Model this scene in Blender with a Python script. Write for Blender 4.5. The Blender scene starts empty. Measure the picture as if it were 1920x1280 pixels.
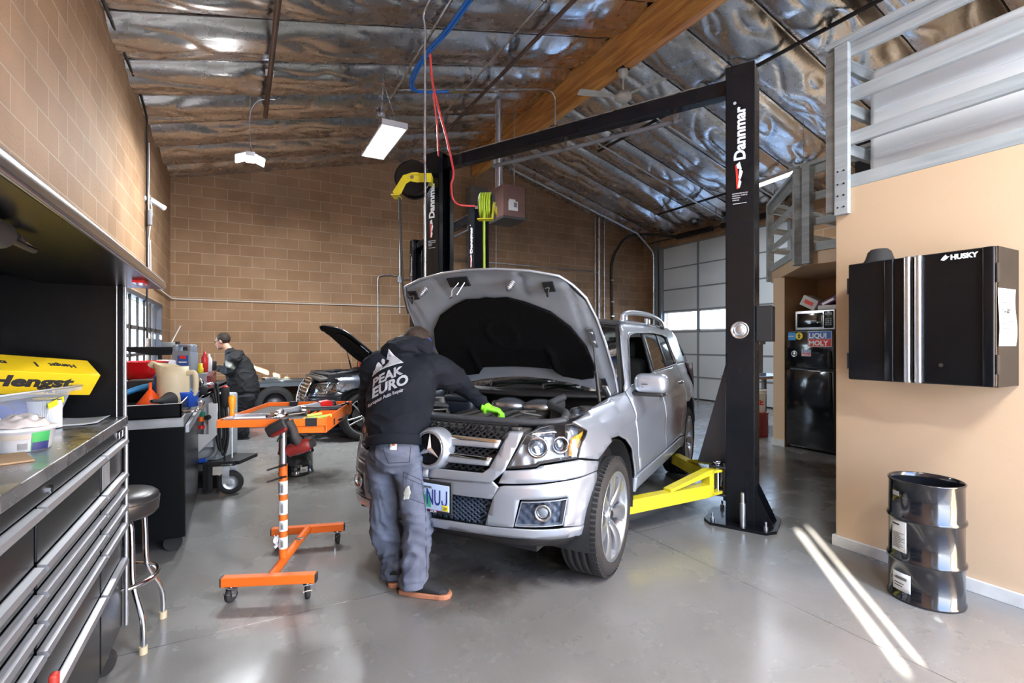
import bpy, bmesh, math, random
from mathutils import Vector, Matrix, noise
from mathutils.bvhtree import BVHTree
PI = math.pi
random.seed(7)
SC = bpy.context.scene
COL = SC.collection
R_ = math.radians

# ---------------------------------------------------------------- camera geometry
YAW = math.atan(510 / 935); SA, CA = math.sin(YAW), math.cos(YAW); FPX = 935.0; HC = 1.42
def W(px, py, D):
    t = (px - 960) / FPX
    return Vector((D * (SA + t * CA), D * (CA - t * SA), HC - D * (py - 645) / FPX))
def onX(px, X):
    t = (px - 960) / FPX
    return X / (SA + t * CA)
def onY(px, Y):
    t = (px - 960) / FPX
    return Y / (CA - t * SA)
def onZ(py, z):
    return (HC - z) * FPX / (py - 645)
def CF(lat, D, z=0.0):            # metres to the right of / ahead of the camera
    return Vector((D * SA + lat * CA, D * CA - lat * SA, z))

# ---------------------------------------------------------------- materials
MATS = {}
def mat(name, col=(.5, .5, .5), rough=.5, metal=0.0, var=.0, vscale=8.0, bump=0.0, bscale=40.0, coat=0.0,
        emit=0.0, ecol=None, alpha=1.0, trans=0.0, spec=.5, rvar=0.0, ior=1.45):
    if name in MATS: return MATS[name]
    m = bpy.data.materials.new(name); m.use_nodes = True
    nt = m.node_tree; b = nt.nodes['Principled BSDF']
    c = (col[0], col[1], col[2], 1)
    b.inputs['Base Color'].default_value = c
    b.inputs['Roughness'].default_value = rough
    b.inputs['Metallic'].default_value = metal
    b.inputs['Coat Weight'].default_value = coat
    b.inputs['Coat Roughness'].default_value = .06
    b.inputs['Specular IOR Level'].default_value = spec
    b.inputs['Alpha'].default_value = alpha
    b.inputs['IOR'].default_value = ior
    b.inputs['Transmission Weight'].default_value = trans
    if emit:
        b.inputs['Emission Color'].default_value = (*(ecol or col), 1); b.inputs['Emission Strength'].default_value = emit
    if var or bump or rvar:
        tc = nt.nodes.new('ShaderNodeTexCoord')
        if var or rvar:
            n = nt.nodes.new('ShaderNodeTexNoise'); n.inputs['Scale'].default_value = vscale; n.inputs['Detail'].default_value = 6
            nt.links.new(tc.outputs['Object'], n.inputs['Vector'])
            if var:
                mx = nt.nodes.new('ShaderNodeMix'); mx.data_type = 'RGBA'
                mx.inputs[6].default_value = tuple(max(0, x * (1 - var)) for x in col) + (1,)
                mx.inputs[7].default_value = tuple(min(1, x * (1 + var)) for x in col) + (1,)
                cr = nt.nodes.new('ShaderNodeMapRange'); cr.inputs[1].default_value = .3; cr.inputs[2].default_value = .7
                nt.links.new(n.outputs['Fac'], cr.inputs[0]); nt.links.new(cr.outputs[0], mx.inputs[0])
                nt.links.new(mx.outputs[2], b.inputs['Base Color'])
            if rvar:
                mr = nt.nodes.new('ShaderNodeMapRange'); mr.inputs[1].default_value = .3; mr.inputs[2].default_value = .7
                mr.inputs[3].default_value = max(.02, rough - rvar); mr.inputs[4].default_value = min(1, rough + rvar)
                nt.links.new(n.outputs['Fac'], mr.inputs[0]); nt.links.new(mr.outputs[0], b.inputs['Roughness'])
        if bump:
            n2 = nt.nodes.new('ShaderNodeTexNoise'); n2.inputs['Scale'].default_value = bscale; n2.inputs['Detail'].default_value = 4
            bp = nt.nodes.new('ShaderNodeBump'); bp.inputs['Strength'].default_value = bump; bp.inputs['Distance'].default_value = .01
            nt.links.new(tc.outputs['Object'], n2.inputs['Vector'])
            nt.links.new(n2.outputs['Fac'], bp.inputs['Height']); nt.links.new(bp.outputs[0], b.inputs['Normal'])
    MATS[name] = m
    return m

def glass_mat(name, col=(.9, .95, .95), gloss=.12, rough=.02, dark=1.0, gmax=.95):
    """thin pane: mostly straight-through, some mirror"""
    if name in MATS: return MATS[name]
    m = bpy.data.materials.new(name); m.use_nodes = True
    nt = m.node_tree; nt.nodes.clear()
    o = nt.nodes.new('ShaderNodeOutputMaterial'); mx = nt.nodes.new('ShaderNodeMixShader')
    t = nt.nodes.new('ShaderNodeBsdfTransparent'); g = nt.nodes.new('ShaderNodeBsdfGlossy')
    lw = nt.nodes.new('ShaderNodeLayerWeight'); lw.inputs[0].default_value = .35
    mr = nt.nodes.new('ShaderNodeMapRange'); mr.inputs[3].default_value = gloss; mr.inputs[4].default_value = gmax
    t.inputs[0].default_value = (*[c * dark for c in col], 1); g.inputs['Roughness'].default_value = rough
    g.inputs['Color'].default_value = (.95, .97, 1, 1)
    nt.links.new(lw.outputs['Fresnel'], mr.inputs[0]); nt.links.new(mr.outputs[0], mx.inputs[0])
    nt.links.new(t.outputs[0], mx.inputs[1]); nt.links.new(g.outputs[0], mx.inputs[2]); nt.links.new(mx.outputs[0], o.inputs[0])
    MATS[name] = m
    return m

# ---------------------------------------------------------------- mesh builder
def mesh_from(ob):
    dg = bpy.context.evaluated_depsgraph_get(); dg.update()
    return bpy.data.meshes.new_from_object(ob.evaluated_get(dg))

class MB:
    def __init__(self): self.v = []; self.f = []; self.m = []; self.sm = []; self.cur = 0; self.T = Matrix.Identity(4); self.smooth = False
    def add(self, vs, fs, smooth=None, M=None):
        b = len(self.v); T = self.T if M is None else self.T @ M
        self.v += [T @ Vector(p) for p in vs]
        s = self.smooth if smooth is None else smooth
        for f in fs: self.f.append([b + i for i in f]); self.m.append(self.cur); self.sm.append(s)
        return self
    def mat(self, i): self.cur = i; return self
    def box(self, c, s, rz=0, M=None, taper=1.0):
        hx, hy, hz = s[0] / 2, s[1] / 2, s[2] / 2
        vs = [Vector((x * hx * (taper if z > 0 else 1), y * hy * (taper if z > 0 else 1), z * hz)) for z in (-1, 1) for y in (-1, 1) for x in (-1, 1)]
        Mx = Matrix.Translation(c) @ Matrix.Rotation(rz, 4, 'Z')
        if M is not None: Mx = Mx @ M
        return self.add(vs, [(0, 2, 3, 1), (4, 5, 7, 6), (0, 1, 5, 4), (2, 6, 7, 3), (0, 4, 6, 2), (1, 3, 7, 5)], False, Mx)
    def bx(self, x0, x1, y0, y1, z0, z1):
        return self.box(((x0 + x1) / 2, (y0 + y1) / 2, (z0 + z1) / 2), (abs(x1 - x0), abs(y1 - y0), abs(z1 - z0)))
    def rbox(self, c, s, r=.01, rz=0, M=None, seg=3):
        """rounded box"""
        bm = bmesh.new(); bmesh.ops.create_cube(bm, size=1)
        for v in bm.verts: v.co = Vector((v.co.x * s[0], v.co.y * s[1], v.co.z * s[2]))
        r = min(r, min(s) * .49)
        bmesh.ops.bevel(bm, geom=bm.edges[:], offset=r, segments=seg, profile=.5, affect='EDGES')
        Mx = Matrix.Translation(c) @ Matrix.Rotation(rz, 4, 'Z')
        if M is not None: Mx = Mx @ M
        self.addbm(bm, Mx, True); return self
    def addbm(self, bm, M=None, smooth=None):
        bm.verts.ensure_lookup_table(); bm.verts.index_update()
        self.add([v.co.copy() for v in bm.verts], [[v.index for v in f.verts] for f in bm.faces], smooth, M); bm.free()
    def addmesh(self, me, M=None, smooth=None):
        self.add([v.co.copy() for v in me.vertices], [list(p.vertices) for p in me.polygons], smooth, M)
    def cyl(self, p0, p1, r, r2=None, seg=16, cap=True, smooth=True):
        p0 = Vector(p0); p1 = Vector(p1); r2 = r if r2 is None else r2
        ax = (p1 - p0); L = ax.length
        if L < 1e-9: return self
        q = ax.to_track_quat('Z', 'Y').to_matrix().to_4x4(); Mx = Matrix.Translation(p0) @ q
        vs = []; 
        for k, (z, rr) in enumerate(((0, r), (L, r2))):
            for i in range(seg): a = 2 * PI * i / seg; vs.append((rr * math.cos(a), rr * math.sin(a), z))
        self.add(vs, [(i, (i + 1) % seg, seg + (i + 1) % seg, seg + i) for i in range(seg)], smooth, Mx)
        if cap:
            if r > 1e-6: self.add(vs[:seg], [list(range(seg))[::-1]], False, Mx)
            if r2 > 1e-6: self.add(vs[seg:], [list(range(seg))], False, Mx)
        return self
    def lathe(self, prof, seg=24, M=None, smooth=True, c=(0, 0, 0), closed=False, cap=True):
        """profile [(r,z)] about z"""
        vs = []; n = len(prof)
        for r, z in prof:
            for i in range(seg): a = 2 * PI * i / seg; vs.append((r * math.cos(a), r * math.sin(a), z))
        fs = []
        for k in range(n - 1 if not closed else n):
            a = k * seg; b = ((k + 1) % n) * seg
            for i in range(seg): j = (i + 1) % seg; fs.append((a + i, a + j, b + j, b + i))
        Mx = Matrix.Translation(c) @ (M if M is not None else Matrix.Identity(4))
        self.add(vs, fs, smooth, Mx)
        if not closed and cap:
            if prof[0][0] > 1e-5: self.add(vs[:seg], [list(range(seg))[::-1]], False, Mx)
            if prof[-1][0] > 1e-5: self.add(vs[-seg:], [list(range(seg))], False, Mx)
        return self
    def tube(self, pts, r, seg=8, closed=False, smooth=True, cap=True, ell=None):
        """swept tube; r float or list; ell=(a,b,up) flattening"""
        pts = [Vector(p) for p in pts]; n = len(pts)
        rr = r if isinstance(r, (list, tuple)) else [r] * n
        vs = []; up = Vector((0, 0, 1)); prev = None
        for k in range(n):
            if closed: t = pts[(k + 1) % n] - pts[k - 1]
            else: t = pts[min(n - 1, k + 1)] - pts[max(0, k - 1)]
            if t.length < 1e-9: t = Vector((0, 0, 1))
            t.normalize()
            if prev is None:
                a = up if abs(t.dot(up)) < .95 else Vector((1, 0, 0))
                if ell is not None: a = Vector(ell[2])
                x = t.cross(a).normalized(); y = x.cross(t)
            else:
                y = prev - t * prev.dot(t)
                if y.length < 1e-6: y = Vector((1, 0, 0))
                y.normalize(); x = t.cross(y)
            prev = y.copy()
            rk = rr[k]
            ra, rb = (rk if isinstance(rk, (list, tuple)) else (rk, rk))
            if ell is not None and not isinstance(rk, (list, tuple)): ra, rb = rk * ell[0], rk * ell[1]
            for i in range(seg):
                a = 2 * PI * i / seg; vs.append(pts[k] + x * (ra * math.cos(a)) + y * (rb * math.sin(a)))
        fs = []
        for k in range(n if closed else n - 1):
            a = k * seg; b = ((k + 1) % n) * seg
            for i in range(seg): j = (i + 1) % seg; fs.append((a + i, a + j, b + j, b + i))
        self.add(vs, fs, smooth)
        if cap and not closed:
            self.add(vs[:seg], [list(range(seg))[::-1]], smooth); self.add(vs[-seg:], [list(range(seg))], smooth)
        return self
    def sph(self, c, r, seg=16, rings=10, M=None):
        rx, ry, rz = r if isinstance(r, (tuple, list)) else (r, r, r)
        bm = bmesh.new(); bmesh.ops.create_uvsphere(bm, u_segments=seg, v_segments=rings, radius=1)
        for v in bm.verts: v.co = Vector((v.co.x * rx, v.co.y * ry, v.co.z * rz))
        Mx = Matrix.Translation(c)
        if M is not None: Mx = Mx @ M
        self.addbm(bm, Mx, True); return self
    def prism(self, poly, z0, z1, M=None, smooth=False):
        n = len(poly)
        vs = [(p[0], p[1], z0) for p in poly] + [(p[0], p[1], z1) for p in poly]
        fs = [list(range(n))[::-1], [n + i for i in range(n)]] + [(i, (i + 1) % n, n + (i + 1) % n, n + i) for i in range(n)]
        return self.add(vs, fs, smooth, M)
    def grid(self, fn, nu, nv, smooth=True, M=None):
        vs = [fn(i / nu, j / nv) for j in range(nv + 1) for i in range(nu + 1)]
        fs = [(j * (nu + 1) + i, j * (nu + 1) + i + 1, (j + 1) * (nu + 1) + i + 1, (j + 1) * (nu + 1) + i) for j in range(nv) for i in range(nu)]
        return self.add(vs, fs, smooth, M)
    def torus(self, c, R, r, M=None, seg=32, rs=10):
        pts = [(R * math.cos(2 * PI * i / seg), R * math.sin(2 * PI * i / seg), 0) for i in range(seg)]
        Mx = Matrix.Translation(c) @ (M if M is not None else Matrix.Identity(4))
        old = self.T; self.T = self.T @ Mx; self.tube(pts, r, rs, closed=True); self.T = old
        return self
    def text(self, s, size, M=None, depth=.002, bold=0.0, shear=0.0, align='LEFT', sx=1.0):
        cu = bpy.data.curves.new('txt', 'FONT'); cu.body = s; cu.size = size; cu.extrude = depth / 2; cu.offset = bold; cu.shear = shear
        cu.align_x = align; cu.resolution_u = 3; cu.space_character = 1.0
        ob = bpy.data.objects.new('txt', cu); COL.objects.link(ob)
        me = mesh_from(ob); COL.objects.unlink(ob); bpy.data.objects.remove(ob); bpy.data.curves.remove(cu)
        Mx = (M if M is not None else Matrix.Identity(4)) @ Matrix.Diagonal((sx, 1, 1, 1))
        self.addmesh(me, Mx, False); bpy.data.meshes.remove(me); return self
    def build(self, name, mats, parent=None, loc=None, rz=0, bevel=0, solid=0, sub=0, bseg=2, autosm=None):
        me = bpy.data.meshes.new(name)
        me.from_pydata([tuple(p) for p in self.v], [], self.f); 
        if not isinstance(mats, (list, tuple)): mats = [mats]
        for m in mats: me.materials.append(m)
        for p, mi, s in zip(me.polygons, self.m, self.sm): p.material_index = mi; p.use_smooth = s
        me.update()
        ob = bpy.data.objects.new(name, me); COL.objects.link(ob)
        if parent is not None: ob.parent = parent
        if loc is not None: ob.location = loc
        ob.rotation_euler[2] = rz
        if bevel:
            b = ob.modifiers.new('b', 'BEVEL'); b.width = bevel; b.segments = bseg; b.limit_method = 'ANGLE'; b.angle_limit = R_(40); b.harden_normals = False
        if solid:
            s = ob.modifiers.new('s', 'SOLIDIFY'); s.thickness = solid; s.offset = -1
        if sub:
            s = ob.modifiers.new('u', 'SUBSURF'); s.levels = sub; s.render_levels = sub
        return ob

def tag(o, label, cat, group=None, kind=None):
    o['label'] = label; o['category'] = cat
    if group: o['group'] = group
    if kind: o['kind'] = kind
    return o
def thing(name, label, cat, loc=(0, 0, 0), rz=0, group=None):
    o = bpy.data.objects.new(name, None); COL.objects.link(o); o.empty_display_size = .1
    o.location = loc; o.rotation_euler[2] = rz
    return tag(o, label, cat, group)
def struct(o, label=None):
    o['kind'] = 'structure'
    if label: o['label'] = label
    return o
def copy_tree(o, parent=None):
    c = o.copy(); COL.objects.link(c); c.parent = parent
    if parent is not None: c.matrix_parent_inverse = o.matrix_parent_inverse
    for ch in list(o.children): copy_tree(ch, c)
    return c
def catmull(pts, n=8, closed=False):
    P = [Vector(p) for p in pts]; out = []; m = len(P)
    for i in range(m if closed else m - 1):
        p0 = P[(i - 1) % m] if closed or i > 0 else P[0]; p1 = P[i]; p2 = P[(i + 1) % m]
        p3 = P[(i + 2) % m] if closed or i + 2 < m else P[m - 1]
        for k in range(n):
            t = k / n
            out.append(.5 * ((2 * p1) + (p2 - p0) * t + (2 * p0 - 5 * p1 + 4 * p2 - p3) * t * t + (3 * p1 - p0 - 3 * p2 + p3) * t ** 3))
    if not closed: out.append(P[-1])
    return out
def frame(o, x, z):
    """matrix with origin o, local x along x, local z along z"""
    x = Vector(x).normalized(); z = Vector(z).normalized(); y = z.cross(x).normalized(); x = y.cross(z)
    M = Matrix((x, y, z)).transposed().to_4x4(); M.translation = Vector(o); return M
def remeshed(mb, voxel, smooth_it=4, disp=None):
    """union of overlapping closed shapes as one skin"""
    ob = mb.build('tmp', []); r = ob.modifiers.new('r', 'REMESH'); r.mode = 'VOXEL'; r.voxel_size = voxel; r.use_smooth_shade = True
    if smooth_it:
        s = ob.modifiers.new('s', 'SMOOTH'); s.factor = .5; s.iterations = smooth_it
    me = mesh_from(ob); d = ob.data; bpy.data.objects.remove(ob); bpy.data.meshes.remove(d)
    if disp:
        me.update(); nr = [v.normal.copy() for v in me.vertices]
        for v, n in zip(me.vertices, nr): v.co = v.co + n * disp(v.co, n)
    for p in me.polygons: p.use_smooth = True
    me.update(); return me
def mesh_obj(name, me, mats, parent=None, loc=None):
    me.name = name
    me.materials.clear()
    for m in (mats if isinstance(mats, (list, tuple)) else [mats]): me.materials.append(m)
    ob = bpy.data.objects.new(name, me); COL.objects.link(ob)
    if parent is not None: ob.parent = parent
    if loc is not None: ob.location = loc
    return ob

# shared materials
M_blk = mat('black_gloss_paint', (.004, .0045, .006), .22, 0, rvar=.05, vscale=3, spec=.35)
M_blkm = mat('black_matte', (.012, .012, .013), .6, bump=.1)
M_blkr = mat('black_rubber', (.02, .02, .021), .75, bump=.15)
M_plasb = mat('black_plastic', (.016, .016, .018), .42, bump=.05, bscale=200)
M_chr = mat('chrome', (.82, .83, .86), .09, 1, rvar=.04, vscale=6)
M_steel = mat('galvanised_steel', (.55, .57, .6), .34, 1, var=.15, vscale=14, rvar=.1)
M_alu = mat('brushed_aluminium', (.62, .63, .66), .36, 1, var=.06, vscale=30)
M_org = mat('orange_paint', (.86, .16, .015), .38, 0, var=.06, vscale=5, coat=.2)
M_yel = mat('yellow_paint', (.70, .58, .025), .42, 0, var=.14, vscale=9, coat=.1, bump=.05)
M_red = mat('red_paint', (.55, .015, .012), .35, 0, var=.08, coat=.3)
M_wht = mat('white_plastic', (.8, .81, .82), .45, var=.03)
M_paper = mat('paper', (.82, .83, .82), .8, var=.03)
M_grey = mat('grey_plastic', (.2, .21, .23), .5, var=.05)
M_blue = mat('blue_plastic', (.02, .09, .5), .4, var=.05)
M_cream = mat('cream_plastic', (.62, .52, .34), .5, var=.12, vscale=5)
M_inkk = mat('black_ink', (.02, .02, .025), .6)
M_inkw = mat('white_ink', (.85, .86, .88), .5)
M_inkr = mat('red_ink', (.75, .03, .02), .5)
M_card = mat('cardboard', (.42, .28, .16), .85, var=.08)
# ================================================================= camera, sky, sun
cam = bpy.data.cameras.new('camera'); cob = bpy.data.objects.new('camera', cam); COL.objects.link(cob)
cam.lens = 36 * FPX / 1920; cam.sensor_width = 36; cam.shift_y = 5 / 1920; cam.clip_start = .05
cob.location = (0, 0, HC); cob.rotation_euler = (PI / 2, 0, -YAW); SC.camera = cob
SC.view_settings.view_transform = 'Standard'; SC.view_settings.look = 'None'; SC.view_settings.gamma = 1
SC.view_settings.exposure = 0.12
SC.view_settings.use_curve_mapping = False
SC.cycles.use_denoising = True
try: SC.cycles.denoiser = 'OPENIMAGEDENOISE'
except Exception: pass
SC.cycles.max_bounces = 7; SC.cycles.diffuse_bounces = 4; SC.cycles.glossy_bounces = 4; SC.cycles.transparent_max_bounces = 12
SC.cycles.transmission_bounces = 4; SC.cycles.sample_clamp_indirect = 6; SC.cycles.caustics_reflective = False; SC.cycles.caustics_refractive = False
SC.cycles.use_adaptive_sampling = True; SC.cycles.adaptive_threshold = .02

wd = bpy.data.worlds.new('sky'); SC.world = wd; wd.use_nodes = True
bg = wd.node_tree.nodes['Background']
tc = wd.node_tree.nodes.new('ShaderNodeTexCoord'); sp = wd.node_tree.nodes.new('ShaderNodeSeparateXYZ')
rp = wd.node_tree.nodes.new('ShaderNodeValToRGB')
rp.color_ramp.elements[0].position = 0; rp.color_ramp.elements[0].color = (.86, .93, 1, 1)
rp.color_ramp.elements[1].position = .6; rp.color_ramp.elements[1].color = (.22, .45, 1, 1)
wd.node_tree.links.new(tc.outputs['Generated'], sp.inputs[0]); wd.node_tree.links.new(sp.outputs[2], rp.inputs[0])
wd.node_tree.links.new(rp.outputs[0], bg.inputs[0]); bg.inputs[1].default_value = 16.0

sun = bpy.data.lights.new('sun', 'SUN'); sun.energy = 130; sun.angle = R_(.55); sun.color = (1, .93, .82)
so = bpy.data.objects.new('sun', sun); COL.objects.link(so)
SUNV = Vector((.705, .709, -math.tan(R_(16.5)))).normalized()
so.rotation_euler = SUNV.to_track_quat('-Z', 'Y').to_euler()

# ================================================================= room shell
XL, XR, YB, YF = -1.11, 10.3, 10.9, -2.0
XN, YN = 3.70, 2.0                   # near beige wall and its far corner
ZL, ZT, ZR = 4.54, 6.02, 4.52
def zceil(x):
    return ZL + (ZT - ZL) * (x - XL) / (4.85 - XL) if x < 4.85 else ZT - (ZT - ZR) * (x - 4.97) / (XR - 4.97)

def block_mat(name, axes, base=(.29, .168, .088), base2=(.36, .22, .125), mortar=(.43, .33, .235)):
    m = bpy.data.materials.new(name); m.use_nodes = True; nt = m.node_tree; b = nt.nodes['Principled BSDF']; L = nt.links.new
    g = nt.nodes.new('ShaderNodeNewGeometry'); s = nt.nodes.new('ShaderNodeSeparateXYZ'); c = nt.nodes.new('ShaderNodeCombineXYZ')
    L(g.outputs['Position'], s.inputs[0]); L(s.outputs[axes[0]], c.inputs[0]); L(s.outputs[axes[1]], c.inputs[1])
    br = nt.nodes.new('ShaderNodeTexBrick'); br.inputs['Scale'].default_value = 1; br.inputs['Brick Width'].default_value = .415
    br.inputs['Row Height'].default_value = .2075; br.inputs['Mortar Size'].default_value = .0065; br.inputs['Mortar Smooth'].default_value = .3
    br.inputs['Color1'].default_value = (*base, 1); br.inputs['Color2'].default_value = (*base2, 1); br.inputs['Mortar'].default_value = (*mortar, 1)
    br.inputs['Bias'].default_value = -.1
    L(c.outputs[0], br.inputs['Vector'])
    n = nt.nodes.new('ShaderNodeTexNoise'); n.inputs['Scale'].default_value = 1.6; n.inputs['Detail'].default_value = 8; L(g.outputs['Position'], n.inputs['Vector'])
    n2 = nt.nodes.new('ShaderNodeTexNoise'); n2.inputs['Scale'].default_value = 60; n2.inputs['Detail'].default_value = 5; L(g.outputs['Position'], n2.inputs['Vector'])
    mr = nt.nodes.new('ShaderNodeMapRange'); mr.inputs[1].default_value = .3; mr.inputs[2].default_value = .7; mr.inputs[3].default_value = .82; mr.inputs[4].default_value = 1.15
    L(n.outputs['Fac'], mr.inputs[0])
    mx = nt.nodes.new('ShaderNodeMix'); mx.data_type = 'RGBA'; mx.blend_type = 'MULTIPLY'; mx.inputs[0].default_value = 1
    L(br.outputs['Color'], mx.inputs[6]); L(mr.outputs[0], mx.inputs[7]); L(mx.outputs[2], b.inputs['Base Color'])
    b.inputs['Roughness'].default_value = .7; b.inputs['Specular IOR Level'].default_value = .35
    mth = nt.nodes.new('ShaderNodeMath'); mth.operation = 'MULTIPLY_ADD'; mth.inputs[1].default_value = -.8
    L(br.outputs['Fac'], mth.inputs[0]); L(n2.outputs['Fac'], mth.inputs[2])
    bp = nt.nodes.new('ShaderNodeBump'); bp.inputs['Strength'].default_value = .5; bp.inputs['Distance'].default_value = .008
    L(mth.outputs[0], bp.inputs['Height']); L(bp.outputs[0], b.inputs['Normal'])
    return m
M_blkY = block_mat('tan_concrete_block_long_wall', ('Y', 'Z'))
M_blkX = block_mat('tan_concrete_block_end_wall', ('X', 'Z'))
M_pil = block_mat('grey_block_pilaster', ('X', 'Z'), (.17, .16, .15), (.2, .19, .17), (.25, .24, .22))

def floor_mat():
    m = bpy.data.materials.new('polished_concrete'); m.use_nodes = True; nt = m.node_tree; b = nt.nodes['Principled BSDF']; L = nt.links.new
    g = nt.nodes.new('ShaderNodeNewGeometry'); N = nt.nodes.new
    def noise(sc, det=8, rgh=.6, dist=0):
        n = N('ShaderNodeTexNoise'); n.inputs['Scale'].default_value = sc; n.inputs['Detail'].default_value = det; n.inputs['Roughness'].default_value = rgh
        n.inputs['Distortion'].default_value = dist; L(g.outputs['Position'], n.inputs['Vector']); return n.outputs['Fac']
    def ramp(src, a, bb, lo=0, hi=1):
        r = N('ShaderNodeMapRange'); r.inputs[1].default_value = a; r.inputs[2].default_value = bb; r.inputs[3].default_value = lo; r.inputs[4].default_value = hi
        L(src, r.inputs[0]); return r.outputs[0]
    def mix(f, a, bb):
        mx = N('ShaderNodeMix'); mx.data_type = 'RGBA'; L(f, mx.inputs[0])
        for i, c in ((6, a), (7, bb)):
            if isinstance(c, tuple): mx.inputs[i].default_value = (*c, 1)
            else: L(c, mx.inputs[i])
        return mx.outputs[2]
    def math_(op, a, bb):
        x = N('ShaderNodeMath'); x.operation = op
        for i, c in ((0, a), (1, bb)):
            if isinstance(c, (int, float)): x.inputs[i].default_value = c
            else: L(c, x.inputs[i])
        return x.outputs[0]
    c = mix(ramp(noise(.8, 12, .6, .2), .25, .75), (.15, .147, .140), (.25, .248, .24))
    c = mix(ramp(noise(5, 10, .7), .45, .85), c, (.19, .187, .18))
    c = mix(math_('MULTIPLY', ramp(noise(60, 6, .8), .5, .8), .25), c, (.32, .318, .31))
    # oil stains round the work bay
    s = N('ShaderNodeSeparateXYZ'); L(g.outputs['Position'], s.inputs[0])
    def blob(x, y, rx, ry):
        dx = math_('DIVIDE', math_('SUBTRACT', s.outputs[0], x), rx); dy = math_('DIVIDE', math_('SUBTRACT', s.outputs[1], y), ry)
        return math_('ADD', math_('MULTIPLY', dx, dx), math_('MULTIPLY', dy, dy))
    d = math_('MINIMUM', blob(1.2, 2.75, .55, .5), math_('MINIMUM', blob(1.75, 2.75, .6, .45), math_('MINIMUM', blob(.75, 5.6, .5, .6), blob(2.2, 5.8, .9, .9))))
    st = math_('MULTIPLY', ramp(math_('ADD', d, math_('MULTIPLY', noise(4, 8, .7, .5), 1.6)), 1.55, .75), .9)
    c = mix(st, c, (.045, .04, .034))
    # control joints
    def joint(expr, w=.006):
        return ramp(math_('ABSOLUTE', expr, 0), w, w * .55)
    j1 = joint(math_('SUBTRACT', s.outputs[1], 2.12 ), .006); 
    j2 = joint(math_('SUBTRACT', math_('MODULO', math_('ADD', s.outputs[1], 9.15), 4.0), 0.0), .006)
    j3 = joint(math_('SUBTRACT', math_('MODULO', math_('ADD', s.outputs[0], 9.365), 4.0), 0.0), .006)
    jj = math_('MAXIMUM', j2, j3)
    c = mix(jj, c, (.04, .036, .03))
    L(c, b.inputs['Base Color'])
    L(ramp(noise(2.2, 8, .6), .3, .7, .16, .34), b.inputs['Roughness'])
    b.inputs['Specular IOR Level'].default_value = .62
    bp = N('ShaderNodeBump'); bp.inputs['Strength'].default_value = .12; bp.inputs['Distance'].default_value = .006
    L(math_('SUBTRACT', noise(14, 6, .6), math_('MULTIPLY', jj, 1.5)), bp.inputs['Height']); L(bp.outputs[0], b.inputs['Normal'])
    return m
M_floor = floor_mat()
M_beige = mat('beige_wall_paint', (.60, .43, .28), .55, var=.045, vscale=1.5, bump=.10, bscale=150)
M_base = mat('white_trim_paint', (.62, .62, .6), .5, var=.12, vscale=9)
M_ext = mat('outside_concrete', (.55, .55, .53), .9, var=.1)

struct(MB().bx(XL - .3, XR + .3, YF - .3, YB + .3, -.12, 0).build('floor', M_floor), 'mottled grey polished concrete workshop floor with saw joints and oil stains')
struct(MB().bx(-60, 60, -60, 60, -.5, -.13).build('ground_outside', M_ext))

# left wall with window opening
WY0, WY1, WZ0, WZ1 = 6.75, 9.72, .95, 2.02
def wall_x(name, x0, x1, y0, y1, h, holes, m, hf=None):
    mb = MB(); ys = sorted({y0, y1, *[q for hh in holes for q in hh[:2]]})
    for a, b2 in zip(ys, ys[1:]):
        hs = [hh for hh in holes if hh[0] <= a + 1e-6 and hh[1] >= b2 - 1e-6]
        z = 0
        for hh in sorted(hs, key=lambda q: q[2]):
            if hh[2] > z: mb.bx(x0, x1, a, b2, z, hh[2])
            z = hh[3]
        mb.bx(x0, x1, a, b2, z, h)
    return struct(mb.build(name, m))
wall_x('wall_left', XL - .2, XL, YF - .2, YB + .2, 5.2, [(WY0, WY1, WZ0, WZ1)], M_blkY)
DY0, DY1, DZ = 6.5, 10.12, 4.06
wall_x('wall_right', XR, XR + .2, YF - .2, YB + .2, 5.3, [(DY0, DY1, 0, DZ)], M_blkY)
struct(MB().bx(XL, XR, YB, YB + .2, 0, 6.6).build('wall_back', M_blkX))
# front wall behind the camera: an open doorway to the right, a closed door with two gaps to the left
mb = MB()
def fw(x0, x1, z0, z1): mb.bx(x0, x1, YF - .2, YF, z0, z1)
OX0, OX1, OZ = 1.15, 3.6, 3.3
fw(XL, OX0, 3.0, 6.2); fw(OX0, OX1, OZ, 6.2); fw(OX1, XR, 0, 6.2)
struct(mb.build('wall_front', M_blkX))
mb = MB(); zs = [(0, .9), (.9, 1.20), (1.20, 1.31), (1.31, 1.82), (1.82, 3.0)]
M_door = mat('grey_white_door_paint', (.62, .64, .67), .5, var=.04)
for z0, z1 in zs:
    if z0 in (.9, 1.31):
        for a, b2 in ((-1.11, -.625), (-.555, -.475), (-.435, OX0)): mb.bx(a, b2, YF - .062, YF - .05, z0, z1)
    else: mb.bx(-1.11, OX0, YF - .062, YF - .05, z0, z1)
struct(mb.build('door_2', M_door))

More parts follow.
